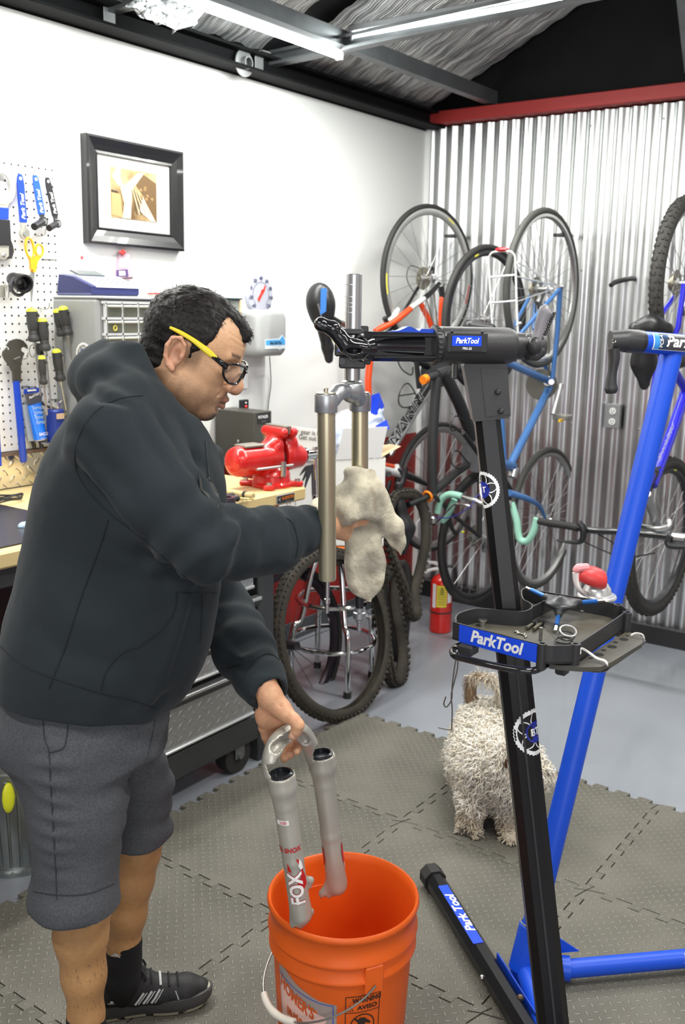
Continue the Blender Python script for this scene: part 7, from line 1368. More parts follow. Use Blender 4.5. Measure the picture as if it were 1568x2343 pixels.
# ---------------- hoodie
f = F(np.array([-.36, -.36, .70]), np.array([.76, .36, 1.56]), .0065)
rows = [(215, 415, 905), (150, 460, 950), (112, 480, 1000), (88, 500, 1050), (72, 512, 1100), (62, 514, 1150), (52, 512, 1210), (40, 508, 1270), (24, 502, 1340), (6, 492, 1400), (-4, 482, 1460), (-8, 466, 1510), (-8, 436, 1560), (-4, 400, 1600)]
profile(f, rows, [.10, .155, .185, .20, .205, .205, .205, .205, .21, .21, .21, .205, .195, .185], k=.0)
# shoulders, sleeves
nsh, nel, nfo, nwr = LS(262, 1005, -.165), LS(462, 1243, -.235), LQ(610, 1240, 1.66), LQ(716, 1206, 1.73)
f.chain([nsh, nsh * .55 + nel * .45, nel], [.078, .071, .064], .035); f.chain([nel, nel * .5 + nfo * .5, nfo, nwr], [.062, .058, .052, .041], .02)
f.chain([LS(330, 930, -.05), LS(285, 955, -.12), nsh], [.06, .068, .075], .03)
fsh, fel, fwr = LS(262, 1005, .165), LS(500, 1385, .20), LQ(617, 1588, 1.75)
f.chain([fsh, fsh * .5 + fel * .5, fel], [.078, .068, .062], .03); fm = fel * .45 + fwr * .55
f.chain([fel, fm, fm * .4 + fwr * .6, fwr], [.064, .060, .046, .040], .015); f.chain([LS(330, 930, .05), LS(285, 955, .12), fsh], [.06, .068, .075], .03)
f.ell(fm + (fwr - fm) * .15, (.058, .058, .022), .012, ax=frame(fwr - fm)); f.ell(nfo + (nwr - nfo) * .35, (.055, .055, .014), .010, ax=frame(nwr - nfo))
# hood lying round the neck
hp = [(246, 842, 0, .046), (258, 866, -.072, .042), (312, 900, -.105, .033), (376, 955, -.095, .027), (436, 1010, -.06, .024), (474, 1045, -.01, .022)]
for sg in (1, -1):
    q = [LS(u, v, l * sg) for u, v, l, r in hp]; f.chain(q, [r for *_, r in hp], .022)
f.chain([LS(215, 872, -.05), LS(212, 868, 0), LS(215, 872, .05)], [.034, .040, .034], .03); f.chain([LS(290, 812, -.045), LS(282, 806, 0), LS(290, 812, .045)], [.034, .036, .034], .02); f.chain([LS(312, 800, -.07), LS(322, 850, -.088), LS(362, 918, -.09)], [.017, .021, .018], .012)
# neck opening
f.cap(LS(412, 860), LS(356, 940), .080, .078, .008, cut=True); f.cap(LS(356, 940), LS(430, 995), .078, .056, .008, cut=True); f.cap(LS(330, 770), LS(372, 880), .062, .066, .01, cut=True)
# open cuffs and hem
for a, b, r in ((nfo, nwr, .031), (fm, fwr, .030)): d = nrm(b - a); s_ = f.sub(b, .10); X, Y, Z = f.g(s_); pl = (X - b[0]) * d[0] + (Y - b[1]) * d[1] + (Z - b[2]) * d[2]; f.cut(s_, -(pl - .002), .004); f.cap(b - d * .035, b + d * .03, r, r, .003, cut=True)
h0_, h1_, h2_ = LS(0, 1592, -.06), LS(210, 1664, -.20), LS(390, 1602, -.02); hn_ = nrm(np.cross(h1_ - h0_, h2_ - h0_)); hn_ = hn_ if hn_[2] < 0 else -hn_; s_ = (slice(None), slice(None), slice(0, 45)); X, Y, Z = f.g(s_); f.cut(s_, -((X - h0_[0]) * hn_[0] + (Y - h0_[1]) * hn_[1] + (Z - h0_[2]) * hn_[2]), .008) if 0 else None
pl_h = lambda V: (V - h0_) @ hn_
V, Q4 = f.surf(); V = relax(V, Q4, 3, .5); nn = vnorm(V, Q4)
def seg(V, a, b): v = b - a; t = ((V - a) @ v) / (v @ v); return t, np.linalg.norm(V - a - np.clip(t, 0, 1)[:, None] * v, axis=1)
dsp = np.zeros(len(V))
# sleeve creases: rings pressed together at elbow and wrist, drag folds from the armpit
for a, b, tc, wd, fr, am in ((nsh, nel, .95, .22, 52, .0055), (nel, nfo, .12, .30, 48, .0065), (nfo, nwr, .3, .5, 60, .0035), (fel, fm, .45, .7, 38, .0040), (nsh, nel, .45, .35, 26, .0030)):
    t, r = seg(V, a, b); w_ = np.exp(-((t - tc) / wd) ** 2) * (r < .11); L_ = np.linalg.norm(b - a); x_, y_, _ = frame(b - a); ph = np.arctan2((V - a) @ x_, (V - a) @ y_); dsp += w_ * am * np.sin(t * L_ * fr * 2 + 1.3 * np.sin(ph * 1.0 + 1) + 2.5 * vnoise(V, 9.))
c0 = LS(180, 1070, -.2); c1 = LS(400, 1290, -.2); st_ = V.copy(); t, r = seg(V, LS(170, 1040, -.21), LS(330, 1250, -.21)); w_ = np.exp(-(r / .05) ** 2); ln = (V[:, 0] - c0[0]) * .66 + (V[:, 2] - c0[2]) * .75; dsp += w_ * .006 * np.sin(ln * 120 + 2 * vnoise(V, 12.))
bv0 = BVHTree.FromPolygons([Vector(v) for v in toW(V)], [tuple(int(i) for i in q) for q in Q4])
def cast(bvh, u, v, lift=.001):
    r = ray(u, v); r = r / np.linalg.norm(r); h_ = bvh.ray_cast(Vector(CAMP), Vector(r)); return None if h_[0] is None else np.array(h_[0]) - r * lift
def fold(bv_, pts, am, wd):
    global dsp
    q = [cast(bv_, u, v, 0) for u, v in pts]; q = [toL(p) for p in q if p is not None]; best = np.full(len(V), 9.); tt = np.zeros(len(V)); n_ = len(q) - 1
    for i in range(n_):
        if np.linalg.norm(q[i + 1] - q[i]) > .25: continue
        t, r = seg(V, q[i], q[i + 1]); b_ = r < best; best[b_] = r[b_]; tt[b_] = (i + np.clip(t[b_], 0, 1)) / n_
    dsp += am * np.exp(-(best / wd) ** 2) * np.sin(np.clip(tt, 0.02, .98) * pi) ** .5
for pts, am, wd in (([(425, 1055), (470, 1110), (505, 1165)], -.010, .013), ([(400, 1085), (450, 1150), (490, 1200)], .008, .018), ([(300, 1245), (360, 1290), (430, 1325)], -.008, .014), ([(176, 1085), (230, 1150), (300, 1215)], -.013, .014), ([(200, 1080), (270, 1150), (340, 1240)], .010, .022), ([(505, 1165), (508, 1200), (488, 1245)], -.014, .012), ([(530, 1182), (536, 1215), (520, 1250)], .010, .014), ([(556, 1190), (566, 1215), (560, 1250)], -.009, .012), ([(596, 1178), (606, 1230), (600, 1290)], -.009, .012), ([(620, 1170), (634, 1230), (628, 1296)], .008, .014), ([(655, 1165), (668, 1220), (660, 1285)], -.008, .010),
                    ([(350, 925), (400, 1000), (440, 1075)], -.009, .013), ([(330, 930), (370, 1010), (425, 1100)], .006, .016), ([(415, 960), (450, 1040), (480, 1120)], -.010, .012), ([(300, 930), (345, 1010), (395, 1090)], -.006, .012), ([(90, 1200), (160, 1290), (270, 1350)], -.005, .02), ([(70, 1300), (160, 1400), (280, 1440)], .005, .03), ([(60, 1420), (170, 1500), (300, 1530)], -.005, .02), ([(455, 1350), (430, 1450), (395, 1560)], -.007, .015), ([(425, 1360), (415, 1450), (370, 1560)], .006, .02), ([(285, 1490), (330, 1545), (355, 1600)], -.006, .012), ([(330, 1640), (370, 1612), (392, 1590)], -.008, .012), ([(220, 1290), (300, 1320), (400, 1340)], -.009, .02),
                    ([(500, 1440), (540, 1470), (590, 1455)], -.006, .012), ([(510, 1500), (560, 1530), (625, 1500)], -.010, .009), ([(505, 1488), (560, 1515), (620, 1485)], .010, .010), ([(215, 850), (262, 872), (310, 905)], -.006, .012), ([(240, 830), (300, 850), (345, 900)], .005, .014), ([(195, 890), (230, 905), (300, 925)], -.012, .010)): fold(bv0, pts, am, wd)
sq = V * [1, 1, .55]; dsp += .0045 * vnoise(sq, 6.) - .0050 * np.maximum(0, .45 - np.abs(vnoise(V * [1, 1, .6] + 1.7, 7.))) ** 1.5 + .0018 * vnoise(V * [1, 1, .7], 19.) + .0008 * vnoise(V, 40.)
bel = np.exp(-((V[:, 2] - LS(200, 1570)[2]) / .05) ** 2) * (np.abs(V[:, 1]) < .25); dsp += bel * .004 * np.sin(V[:, 0] * 55 + V[:, 1] * 30)
V = V + nn * dsp[:, None]; V = relax(V, Q4, 1, .35)
low_ = (V[:, 2] < h1_[2] + .18) & (V[:, 0] < .24); ph_ = np.maximum(pl_h(V), 0) * low_ * (V[:, 1] < .3); V = V - hn_ * (ph_ * .92)[:, None]
hood_m = M('hoodie_fleece', (.024, .031, .036), .95, sheen=.06, spec=.2, var=(4, .2), bump=(520, .0005)); hW = toW(V); hoodie = qmesh('hoodie', hW, Q4, hood_m, person)
hbvh = BVHTree.FromPolygons([Vector(v) for v in hW], [tuple(int(i) for i in q) for q in Q4])
def cast(bvh, u, v, lift=.001):
    r = ray(u, v); r = r / np.linalg.norm(r); h_ = bvh.ray_cast(Vector(CAMP), Vector(r)); return None if h_[0] is None else np.array(h_[0]) - r * lift
def seam(bvh, pts, r, name, mt, par, n=5, lift=.0006, flat=None):
    q = [cast(bvh, p[0], p[1], lift) for p in smoothpath([np.array([u, v, 0.]) for u, v in pts], n)]; q = [p for p in q if p is not None]
    q2 = [q[0]]; [q2.append(p) for p in q[1:] if np.linalg.norm(p - q2[-1]) < .06]
    if len(q2) > 2: return B().tube(q2, r, 5, flat=flat).build(name, mt, par)
smt = M('seam_dark', (.010, .013, .015), .9)
for pts in ([(326, 905), (270, 913), (215, 945), (180, 1000), (171, 1045), (180, 1090), (215, 1140), (262, 1185)], [(262, 1185), (330, 1235), (390, 1290), (428, 1325)], [(248, 1190), (225, 1260), (185, 1370), (150, 1480), (112, 1575)], [(2, 1478), (50, 1520), (112, 1548), (230, 1585), (300, 1600), (360, 1622)], [(402, 1355), (440, 1357), (495, 1355)], [(404, 1358), (398, 1400), (370, 1440), (320, 1478), (290, 1488), (262, 1510), (240, 1545), (232, 1580)], [(462, 1356), (462, 1400), (458, 1470)], [(655, 1185), (672, 1200), (682, 1240), (678, 1275)], [(520, 1530), (560, 1520), (610, 1495), (640, 1510)]): seam(hbvh, pts, .0013, 'seam', smt, hoodie)
seam(hbvh, [(470, 1010), (474, 1050), (478, 1100)], .0026, 'drawstring', M('cord', (.015, .02, .023), .8), hoodie, lift=.002)
lg_ = [cast(hbvh, u, v, .0012) for u, v in [(455, 1085), (470, 1092), (490, 1108), (500, 1130), (504, 1150), (497, 1165), (478, 1140), (458, 1118)]]; lg_ = [p for p in lg_ if p is not None]
if len(lg_) > 4: cc_ = sum(lg_) / len(lg_); B().add(lg_ + [cc_], [(i, (i + 1) % len(lg_), len(lg_)) for i in range(len(lg_))]).build('chest_print', M('print_faded', (.038, .040, .038), .8), hoodie, smooth=False, fix=False)
# ---------------- shorts
f = F(np.array([-.32, -.30, .44]), np.array([.36, .30, .93]), .006)
rw = [(6, 392, 1560), (2, 392, 1620), (8, 388, 1680)]
profile(f, [(2, 392, 1540), (0, 390, 1620), (8, 386, 1690)], [.17, .175, .175], ex=2.3)
n1, n2, n3 = LS(175, 1700, -.095), LS(180, 1850, -.10), LS(172, 2068, -.10); g1, g2, g3 = LS(268, 1700, .095), LS(312, 1800, .10), LS(316, 1912, .105)
f.chain([n1, n2, n3, n3 + (n3 - n2) * .2], [.103, .086, .077, .077], .03); f.chain([g1, g2, g3, g3 + (g3 - g2) * .3], [.088, .070, .066, .066], .03); f.cap(LS(60, 1690, -.06), LS(105, 1800, -.06), .06, .04, .04); f.cap(LS(60, 1690, .06), LS(140, 1790, .06), .06, .04, .04)
for a, b in ((n2, n3), (g2, g3)):
    d = nrm(b - a); s_ = f.sub(b, .13); X, Y, Z = f.g(s_); pl = (X - b[0]) * d[0] + (Y - b[1]) * d[1] + (Z - b[2]) * d[2]; rr_ = np.sqrt(np.maximum((X - b[0]) ** 2 + (Y - b[1]) ** 2 + (Z - b[2]) ** 2 - pl ** 2, 0)); f.cut(s_, np.maximum(-(pl - .002), rr_ - .105), .003); f.cap(b - d * .05, b + d * .03, .063 if b is n3 else .053, .064 if b is n3 else .054, .002, cut=True)
V, Q4 = f.surf(); V = relax(V, Q4, 3, .5); nn = vnorm(V, Q4); dsp = .0055 * vnoise(V * [1, 1, .8], 8.) + .003 * vnoise(V * [1, 1, 1.4], 18.)
t, r = seg(V, LS(110, 1760, -.2), LS(100, 2010, -.2)); dsp += np.exp(-(r / .035) ** 2) * .004 * np.sin(V[:, 2] * 190 + 2 * vnoise(V, 10.)); t, r = seg(V, LS(320, 1640, -.1), LS(290, 1850, -.05)); dsp += np.exp(-(r / .06) ** 2) * .004 * np.sin(V[:, 2] * 110 + V[:, 0] * 60); t, r = seg(V, LS(360, 1680, .1), LS(350, 1880, .1)); dsp += np.exp(-(r / .07) ** 2) * .0035 * np.sin(V[:, 2] * 120 + V[:, 0] * 40 + 1)
V = V + nn * dsp[:, None]; V = relax(V, Q4, 1, .3); sho_m = M('shorts_twill', (.082, .089, .10), .85, var=(260, .35), bump=(700, .0003)); sW = toW(V); shorts = qmesh('shorts', sW, Q4, sho_m, person)
sbvh = BVHTree.FromPolygons([Vector(v) for v in sW], [tuple(int(i) for i in q) for q in Q4]); sm2 = M('shorts_seam', (.03, .033, .04), .9)
for pts in ([(98, 1640), (102, 1690), (112, 1720), (116, 1800), (122, 1900), (128, 2000), (130, 2058)], [(156, 1655), (152, 1690), (145, 1712), (115, 1722)], [(76, 2040), (130, 2048), (200, 2045), (262, 2022)], [(356, 1640), (345, 1700), (330, 1760), (310, 1800)]): seam(sbvh, pts, .0012, 'seam', sm2, shorts)
# ---------------- head (built upright at the origin: x forward, y left, z up, ear canal at 0)
f = F(np.array([-.125, -.105, -.135]), np.array([.14, .105, .15]), .0024)
f.ell((-.008, 0, .038), (.098, .077, .086), .0); f.ell((.035, 0, .043), (.060, .064, .056), .03); f.ell((.038, 0, -.012), (.052, .062, .062), .03)
for s_ in (1, -1):
    f.ell((.056, .042 * s_, -.012), (.028, .024, .024), .02); f.ell((.012, .050 * s_, -.055), (.034, .022, .030), .03); f.ell((.050, .034 * s_, -.050), (.030, .026, .030), .025)
f.ell((.040, 0, -.062), (.044, .050, .036), .03); f.ell((.077, 0, -.090), (.021, .025, .018), .02); f.ell((.070, 0, -.056), (.033, .034, .030), .018); f.ell((.035, 0, -.095), (.045, .045, .022), .03)
for s_ in (1, -1): f.cap((.088, .010 * s_, .030), (.080, .040 * s_, .032), .011, .010, .012)
f.chain([(.088, 0, .026), (.104, 0, -.002), (.113, 0, -.020), (.112, 0, -.026)], [.0095, .0105, .0125, .0135], .010)
for s_ in (1, -1):
    f.ell((.101, .0145 * s_, -.029), (.012, .0085, .009), .006); f.ell((.112, .0085 * s_, -.0395), (.0060, .0038, .0045), .003, cut=True)
    f.ell((.100, .033 * s_, .010), (.018, .019, .013), .018, cut=True); f.ell((.077, .033 * s_, .010), (.0150, .0150, .0150), .004); f.cap((.088, .022 * s_, .0035), (.085, .044 * s_, .0035), .0012, .0012, .003, cut=True); f.cap((.088, .022 * s_, .018), (.085, .044 * s_, .019), .0010, .001, .003, cut=True)
    f.cap((.098, .021 * s_, -.036), (.080, .033 * s_, -.060), .0016, .001, .010, cut=True)
f.chain([(.090, .024, -.060), (.1035, .006, -.0545), (.1035, -.006, -.0545), (.090, -.024, -.060)], [.003, .0058, .0058, .003], .004); f.chain([(.088, .021, -.063), (.1005, 0, -.0700), (.088, -.021, -.063)], [.003, .0072, .003], .005)
f.chain([(.093, .022, -.0605), (.113, 0, -.0622), (.093, -.022, -.0605)], [.0008, .0026, .0008], .002, cut=True); f.cap((.098, -.012, -.0790), (.098, .012, -.0790), .003, .003, .008, cut=True)
# ears
for s_ in (1, -1):
    e = lambda x, z, o: (x - .006, (.074 + o) * s_, z)
    f.ell(e(-.004, 0, .002), (.019, .008, .030), .006, ax=(nrm([1, .3 * s_, 0]), nrm([-.3 * s_, 1, 0]), Z_)); f.chain([e(.010, .004, .006), e(.008, .022, .010), e(-.004, .032, .013), e(-.018, .026, .017), e(-.023, .008, .018), e(-.019, -.012, .014), e(-.009, -.026, .009), e(.001, -.032, .006)], [.0035, .0038, .0042, .0042, .0042, .004, .0055, .006], .003)
    f.ell(e(-.001, -.002, .014), (.010, .009, .014), .004, cut=True); f.ell(e(-.009, .018, .014), (.007, .005, .008), .004, cut=True); f.ell(e(.009, -.002, .009), (.004, .004, .006), .003)
f.cap((-.035, 0, -.035), (-.050, 0, -.140), .058, .064, .03); f.cap((.0, 0, -.06), (-.02, 0, -.15), .05, .056, .03)
V, Q4 = f.surf(); V = relax(V, Q4, 2, .4); x, y, z = V[:, 0], np.abs(V[:, 1]), V[:, 2]
col = np.tile(np.array([.62, .36, .205]), (len(V), 1)); sm_ = lambda a, b, v: np.clip((v - a) / (b - a), 0, 1) ** 2 * (3 - 2 * np.clip((v - a) / (b - a), 0, 1))
def mixc(c, w_): global col; w_ = np.clip(w_, 0, 1)[:, None]; col = col * (1 - w_) + np.array(c) * w_
nz_ = vnoise(V, 90.); mixc((.68, .37, .23), .5 * sm_(.6, 1, nz_ * .5 + .5)); mixc((.68, .32, .20), .6 * np.exp(-((x - .115) / .018) ** 2 - (z + .026) ** 2 / .0004)); mixc((.70, .35, .23), .7 * sm_(.074, .082, y) * (x < .02) * (z > -.04) * (z < .04))
brd = sm_(-.030, -.058, z) * sm_(-.01, .02, x) * (1 - .5 * sm_(.02, .0, y) * (z > -.078)); mixc((.22, .135, .085), .52 * brd * (.75 + .35 * nz_)); mixc((.045, .03, .024), .85 * sm_(.030, .016, y) * sm_(-.080, -.092, z) * sm_(.05, .07, x) * (.8 + .3 * nz_)); mixc((.12, .07, .05), .45 * sm_(.03, .02, y) * np.exp(-((z + .0465) / .006) ** 2) * (x > .085)); mixc((.12, .075, .05), .35 * sm_(-.075, -.09, z) * (x > .0) * (x < .07))
mixc((.36, .135, .10), .8 * (x > .088) * (y < .024) * (np.exp(-((z + .0555) / .0045) ** 2) + np.exp(-((z + .0695) / .0055) ** 2))); mixc((.05, .02, .015), .9 * np.exp(-((z + .0618) / .0016) ** 2) * (y < .022) * (x > .085))
mixc((.03, .02, .015), .85 * np.exp(-((z - .0375 - .10 * (y - .02)) / .0045) ** 2) * (y > .012) * (y < .048) * (x > .07)); mixc((.03, .02, .015), .8 * np.exp(-((z - .0035) / .0016) ** 2) * (y > .02) * (y < .046) * (x > .07)); mixc((.38, .19, .11), .3 * np.exp(-((z - .008) / .014) ** 2) * (y > .014) * (y < .052) * (x > .07)); mixc((.30, .13, .08), .6 * (y > .07) * np.exp(-((x + .006) / .010) ** 2 - ((z + .002) / .014) ** 2))
mixc((.10, .07, .05), .55 * sm_(.045, .030, x) * sm_(-.03, .0, z) * sm_(.062, .07, y) * (x > .01))
for k, zf in enumerate((.062, .072, .082)): V[:, :] = V  # forehead lines are pressed in below
fl_ = (x > .05) * (y < .05); V = V - vnorm(V, Q4) * (fl_ * .0011 * (np.exp(-((z - .058 - 3 * y * y) / .0016) ** 2) + np.exp(-((z - .069 - 3 * y * y) / .0016) ** 2)))[:, None]
HP, HY = math.radians(24), math.radians(-59); hfw = np.array([math.cos(HY), math.sin(HY), 0]); hlt = np.array([-hfw[1], hfw[0], 0]); hx = hfw * math.cos(HP) - Z_ * math.sin(HP); hz = hfw * math.sin(HP) + Z_ * math.cos(HP)
HS = .91; hc = P(415, 812, 1.745) + hlt * .072 * HS
def hW_(V): V = np.atleast_2d(np.asarray(V, float)) * HS; return hc + V[:, :1] * hx + V[:, 1:2] * hlt + V[:, 2:] * hz
bodyV, bodyQ, bodyC = [hW_(V)], [Q4], [col]; nb_v = len(V)
def addbody(V, Q, c): global nb_v; bodyV.append(V); bodyQ.append(Q + nb_v); bodyC.append(c); nb_v += len(V)
# hair
f = F(np.array([-.13, -.105, -.09]), np.array([.13, .105, .16]), .0026)
f.ell((-.008, 0, .040), (.105, .083, .092), .0); f.ell((.032, 0, .050), (.066, .066, .057), .02); f.cap((.060, -.012, .090), (.092, -.006, .079), .016, .011, .02); f.cap((.060, .012, .090), (.092, .006, .079), .016, .011, .02); f.ell((-.050, 0, -.030), (.052, .067, .055), .02)
X, Y, Z = f.X, np.abs(f.Y), f.Z
# region where hair grows (negative inside)
yl = np.clip(Y / .075, 0, 1); front = X - (.100 - .052 * np.clip((Y - .016) / .020, 0, 1)) + 0 * Z; front = np.where(Z > .060, front, X - (.048 - .024 * np.clip((.060 - Z) / .05, 0, 1))); low = np.where(X > .012, -(Z + .004), np.where(X > -.028, -(Z - .030), -(Z + .052))); low = np.where((X > -.030) & (X <= .014) & (Y < .05), -.02, low)
zl = np.where(Y < .03, .070, .0); face = np.where(X > .05, zl - Z, -9.); m = np.maximum(np.maximum(front, low), face); f.cut((slice(None),) * 3, -(m.astype(np.float32)), .006)
V, Q4 = f.surf(); V = relax(V, Q4, 2, .4); nn = vnorm(V, Q4); V = V + nn * (.0022 * vnoise(V * [.5, 1, 1], 80.) + .0014 * vnoise(V * [.35, 1, 1], 190.))[:, None]
hair_m = M('hair_black', (.006, .005, .005), .55, var=(60, .4, (.014, .011, .010)), spec=.3); hair = qmesh('hair', hW_(V), Q4, hair_m, person)
hs = RNG.choice(len(V), 3600); vs = []; fs = []
for i in hs:
    p = V[i]; n_ = nn[i]
    if p[2] < .035 and p[0] > -.05: continue
    dr = np.array([.55, 0, -.15]) if p[2] > .07 else np.array([-.10, 0, -.8]); dr = dr - n_ * (dr @ n_); dr = nrm(dr + RNG.normal(size=3) * .25); L_ = .011 if p[2] > .07 else .007
    sd_ = np.cross(n_, dr) * .0007; a = p; b_ = p + dr * L_ * .6 + n_ * .0016; c = p + dr * L_ + n_ * .0006; k = len(vs); vs += [a - sd_, a + sd_, b_ + sd_, b_ - sd_, c]; fs += [(k, k + 1, k + 2, k + 3), (k + 3, k + 2, k + 4)]
b = B(); b.add(hW_(np.array(vs)), fs); tag(b.build('hair_strands', hair_m, hair, fix=False), kind='stuff')
# goatee strands
# glasses
gl = M('glasses_black', (.008, .008, .009), .15, coat=.6); gy_ = M('temple_yellow', (.75, .60, .02), .35); gt = lambda *p: hW_([p])[0]
gf = B(); ring_l = []
def lens_x(y_): return .1165 - 7.5 * y_ * y_
for s_ in (1, -1):
    out = [(.008, .020), (.030, .026), (.052, .024), (.064, .014), (.060, -.002), (.046, -.013), (.028, -.014), (.014, -.006)]; pts = [gt(lens_x(a), a * s_, b_) for a, b_ in out]; gf.tube(smoothpath(pts, 5, closed=True), .0024, 8, closed=True)
    inner = smoothpath([np.array([a, b_, 0]) for a, b_ in out], 4, closed=True); cx_ = np.array([.037, .005]); rg = []
    for k in (1., .66, .33, .02): rg.append([gt(lens_x(cx_[0] + (p[0] - cx_[0]) * k) - .0005, (cx_[0] + (p[0] - cx_[0]) * k) * s_, cx_[1] + (p[1] - cx_[1]) * k) for p in inner])
    ring_l.append(rg)
gf.tube([gt(.118, -.010, .014), gt(.119, 0, .015), gt(.118, .010, .014)], .0035, 8)
glasses = gf.build('safety_glasses', gl, person)
lm_ = M('lens_smoke', (.30, .27, .25), .05, alpha=.28, coat=.4, spec=.8)
for rg in ring_l: B().loft(rg, cap=False).build('lens', lm_, glasses, fix=False)
for s_ in (1, -1):
    B().tube([gt(lens_x(.060), .062 * s_, .016), gt(.078, .072 * s_, .020), gt(.058, .078 * s_, .026)], [.0065, .0055, .0045], 8, sm=4, flat=(1, .6)).build('hinge_arm', gl, glasses)
    B().tube([gt(.066, .0765 * s_, .0235), gt(.045, .081 * s_, .030), gt(.012, .086 * s_, .038), gt(-.018, .088 * s_, .041), gt(-.038, .087 * s_, .041)], [.0040, .0058, .0042, .0036, .0024], 8, sm=4, flat=(1, .55)).build('temple', gy_, glasses)
# ---------------- hands and forearms
skin_c = np.array([.62, .36, .205])
def handcol(V): 
    n_ = vnoise(V, 60.)[:, None] * .5 + .5; return skin_c * (1 - .12 * n_) + np.array([.08, -.01, .0]) * n_
W0 = Q(612, 1575, 1.765); f = FB([Q(590, 1560, 1.76), Q(690, 1740, 1.80), Q(690, 1640, 1.71), Q(595, 1660, 1.74)], .035, .0020)
qh = lambda u, v, h: Q(u, v, h)
w_ = qh(617, 1592, 1.752); f.cap(qh(600, 1555, 1.765), w_, .026, .024, .01); kn = [qh(656, 1652, 1.778), qh(640, 1662, 1.783), qh(622, 1668, 1.780), qh(604, 1664, 1.770)]
for k, r_ in zip(kn, (.0125, .0125, .012, .0115)): f.cap(w_, k, .018, r_, .010)
f.ell(qh(628, 1632, 1.766), (.031, .017, .030), .012, ax=(RH, FH, Z_)); f.chain([w_, qh(645, 1622, 1.742), qh(660, 1640, 1.732)], [.017, .0165, .0135], .012); f.ell(qh(600, 1634, 1.757), (.014, .012, .024), .01, ax=(RH, FH, Z_))
fg = [([kn[0], qh(676, 1676, 1.800), qh(686, 1700, 1.800), qh(678, 1719, 1.775)], [.0115, .0098, .0090, .0080]), ([kn[1], qh(662, 1686, 1.812), qh(670, 1712, 1.808), qh(664, 1727, 1.782)], [.0115, .0100, .0092, .0082]),
      ([kn[2], qh(640, 1694, 1.808), qh(650, 1720, 1.803), qh(651, 1736, 1.780)], [.011, .0096, .0088, .0078]), ([kn[3], qh(609, 1686, 1.775), qh(617, 1706, 1.785), qh(628, 1722, 1.790)], [.0105, .0090, .0082, .0072])]
for p, r_ in fg: f.chain(p, r_, .0035)
th_ = [qh(655, 1632, 1.736), qh(672, 1646, 1.722), qh(683, 1659, 1.718), qh(678, 1672, 1.7195), qh(671, 1684, 1.7235)]; f.chain(th_, [.0135, .0118, .0112, .0100, .0092], .005)
for a, b_ in (((646, 1608), (628, 1648)), ((612, 1640), (640, 1652)), ((600, 1655), (622, 1662))): f.cap(qh(*a, 1.727), qh(*b_, 1.741), .0014, .0014, .005, cut=True)
V, Q4 = f.surf(); V = relax(V, Q4, 2, .4); addbody(V, Q4, handcol(V))
nail_m = M('nail', (.66, .40, .30), .3, coat=.3); nl = [B().sphere(qh(670, 1683, 1.7145), (.0055, .0030, .0070), 12, ax=(nrm(RH + .3 * Z_), FH, nrm(Z_ - .3 * RH)))]
for i, o in enumerate(nl): o.build('fingernail', nail_m, person)
# right hand, mostly under the rag
f = FB([Q(690, 1215, 1.72), Q(855, 1240, 1.84), Q(825, 1150, 1.87), Q(735, 1200, 1.74)], .035, .0026); w_ = qh(735, 1203, 1.745); f.cap(qh(690, 1215, 1.72), w_, .027, .025, .01); k4 = [qh(795, 1178, 1.80), qh(797, 1194, 1.80), qh(797, 1210, 1.80), qh(794, 1225, 1.80)]
for k in k4: f.cap(w_, k, .018, .012, .01)
for i, k in enumerate(k4): v0 = 1172 + 15 * i; f.chain([k, qh(815, v0, 1.800), qh(842, v0 + 1, 1.808), qh(852, v0 + 3, 1.835)], [.011, .0096, .009, .008], .003)
f.chain([w_, qh(770, 1178, 1.79), qh(800, 1165, 1.845), qh(825, 1160, 1.862)], [.016, .014, .011, .009], .006); V, Q4 = f.surf(); addbody(V, Q4, handcol(V))
# ---------------- legs
f = F(np.array([-.16, -.20, -.0]), np.array([.30, .24, .62]), .0045)
na_ = LS(197, 2322, -.085); fa_ = LS(283, 2165, .115)
f.chain([LS(178, 2000, -.095), LS(190, 2075, -.095), LS(186, 2135, -.093), LS(192, 2230, -.09), na_, LS(200, 2390, -.085)], [.056, .050, .048, .040, .0325, .032], .02)
f.chain([LS(315, 1870, .105), LS(312, 1945, .108), LS(298, 2010, .11), LS(290, 2090, .112), fa_, LS(282, 2190, .115)], [.047, .049, .048, .040, .033, .030], .02); f.ell(LS(170, 2130, -.093), (.024, .030, .06), .03); f.ell(LS(287, 2005, .11), (.024, .030, .06), .03)
V, Q4 = f.surf(); V = relax(V, Q4, 2, .4); nz_ = vnoise(V * [1, 1, .5], 40.)[:, None] * .5 + .5; addbody(toW(V), Q4, np.array([.50, .275, .115]) * (1 - .22 * nz_))
skin = M('skin', (.5, .3, .2), .48, vcol=True, bump=(230, .0006), sss=.06, var=(120, .10)); BV, BQ, BC = np.concatenate(bodyV), np.concatenate(bodyQ), np.concatenate(bodyC)
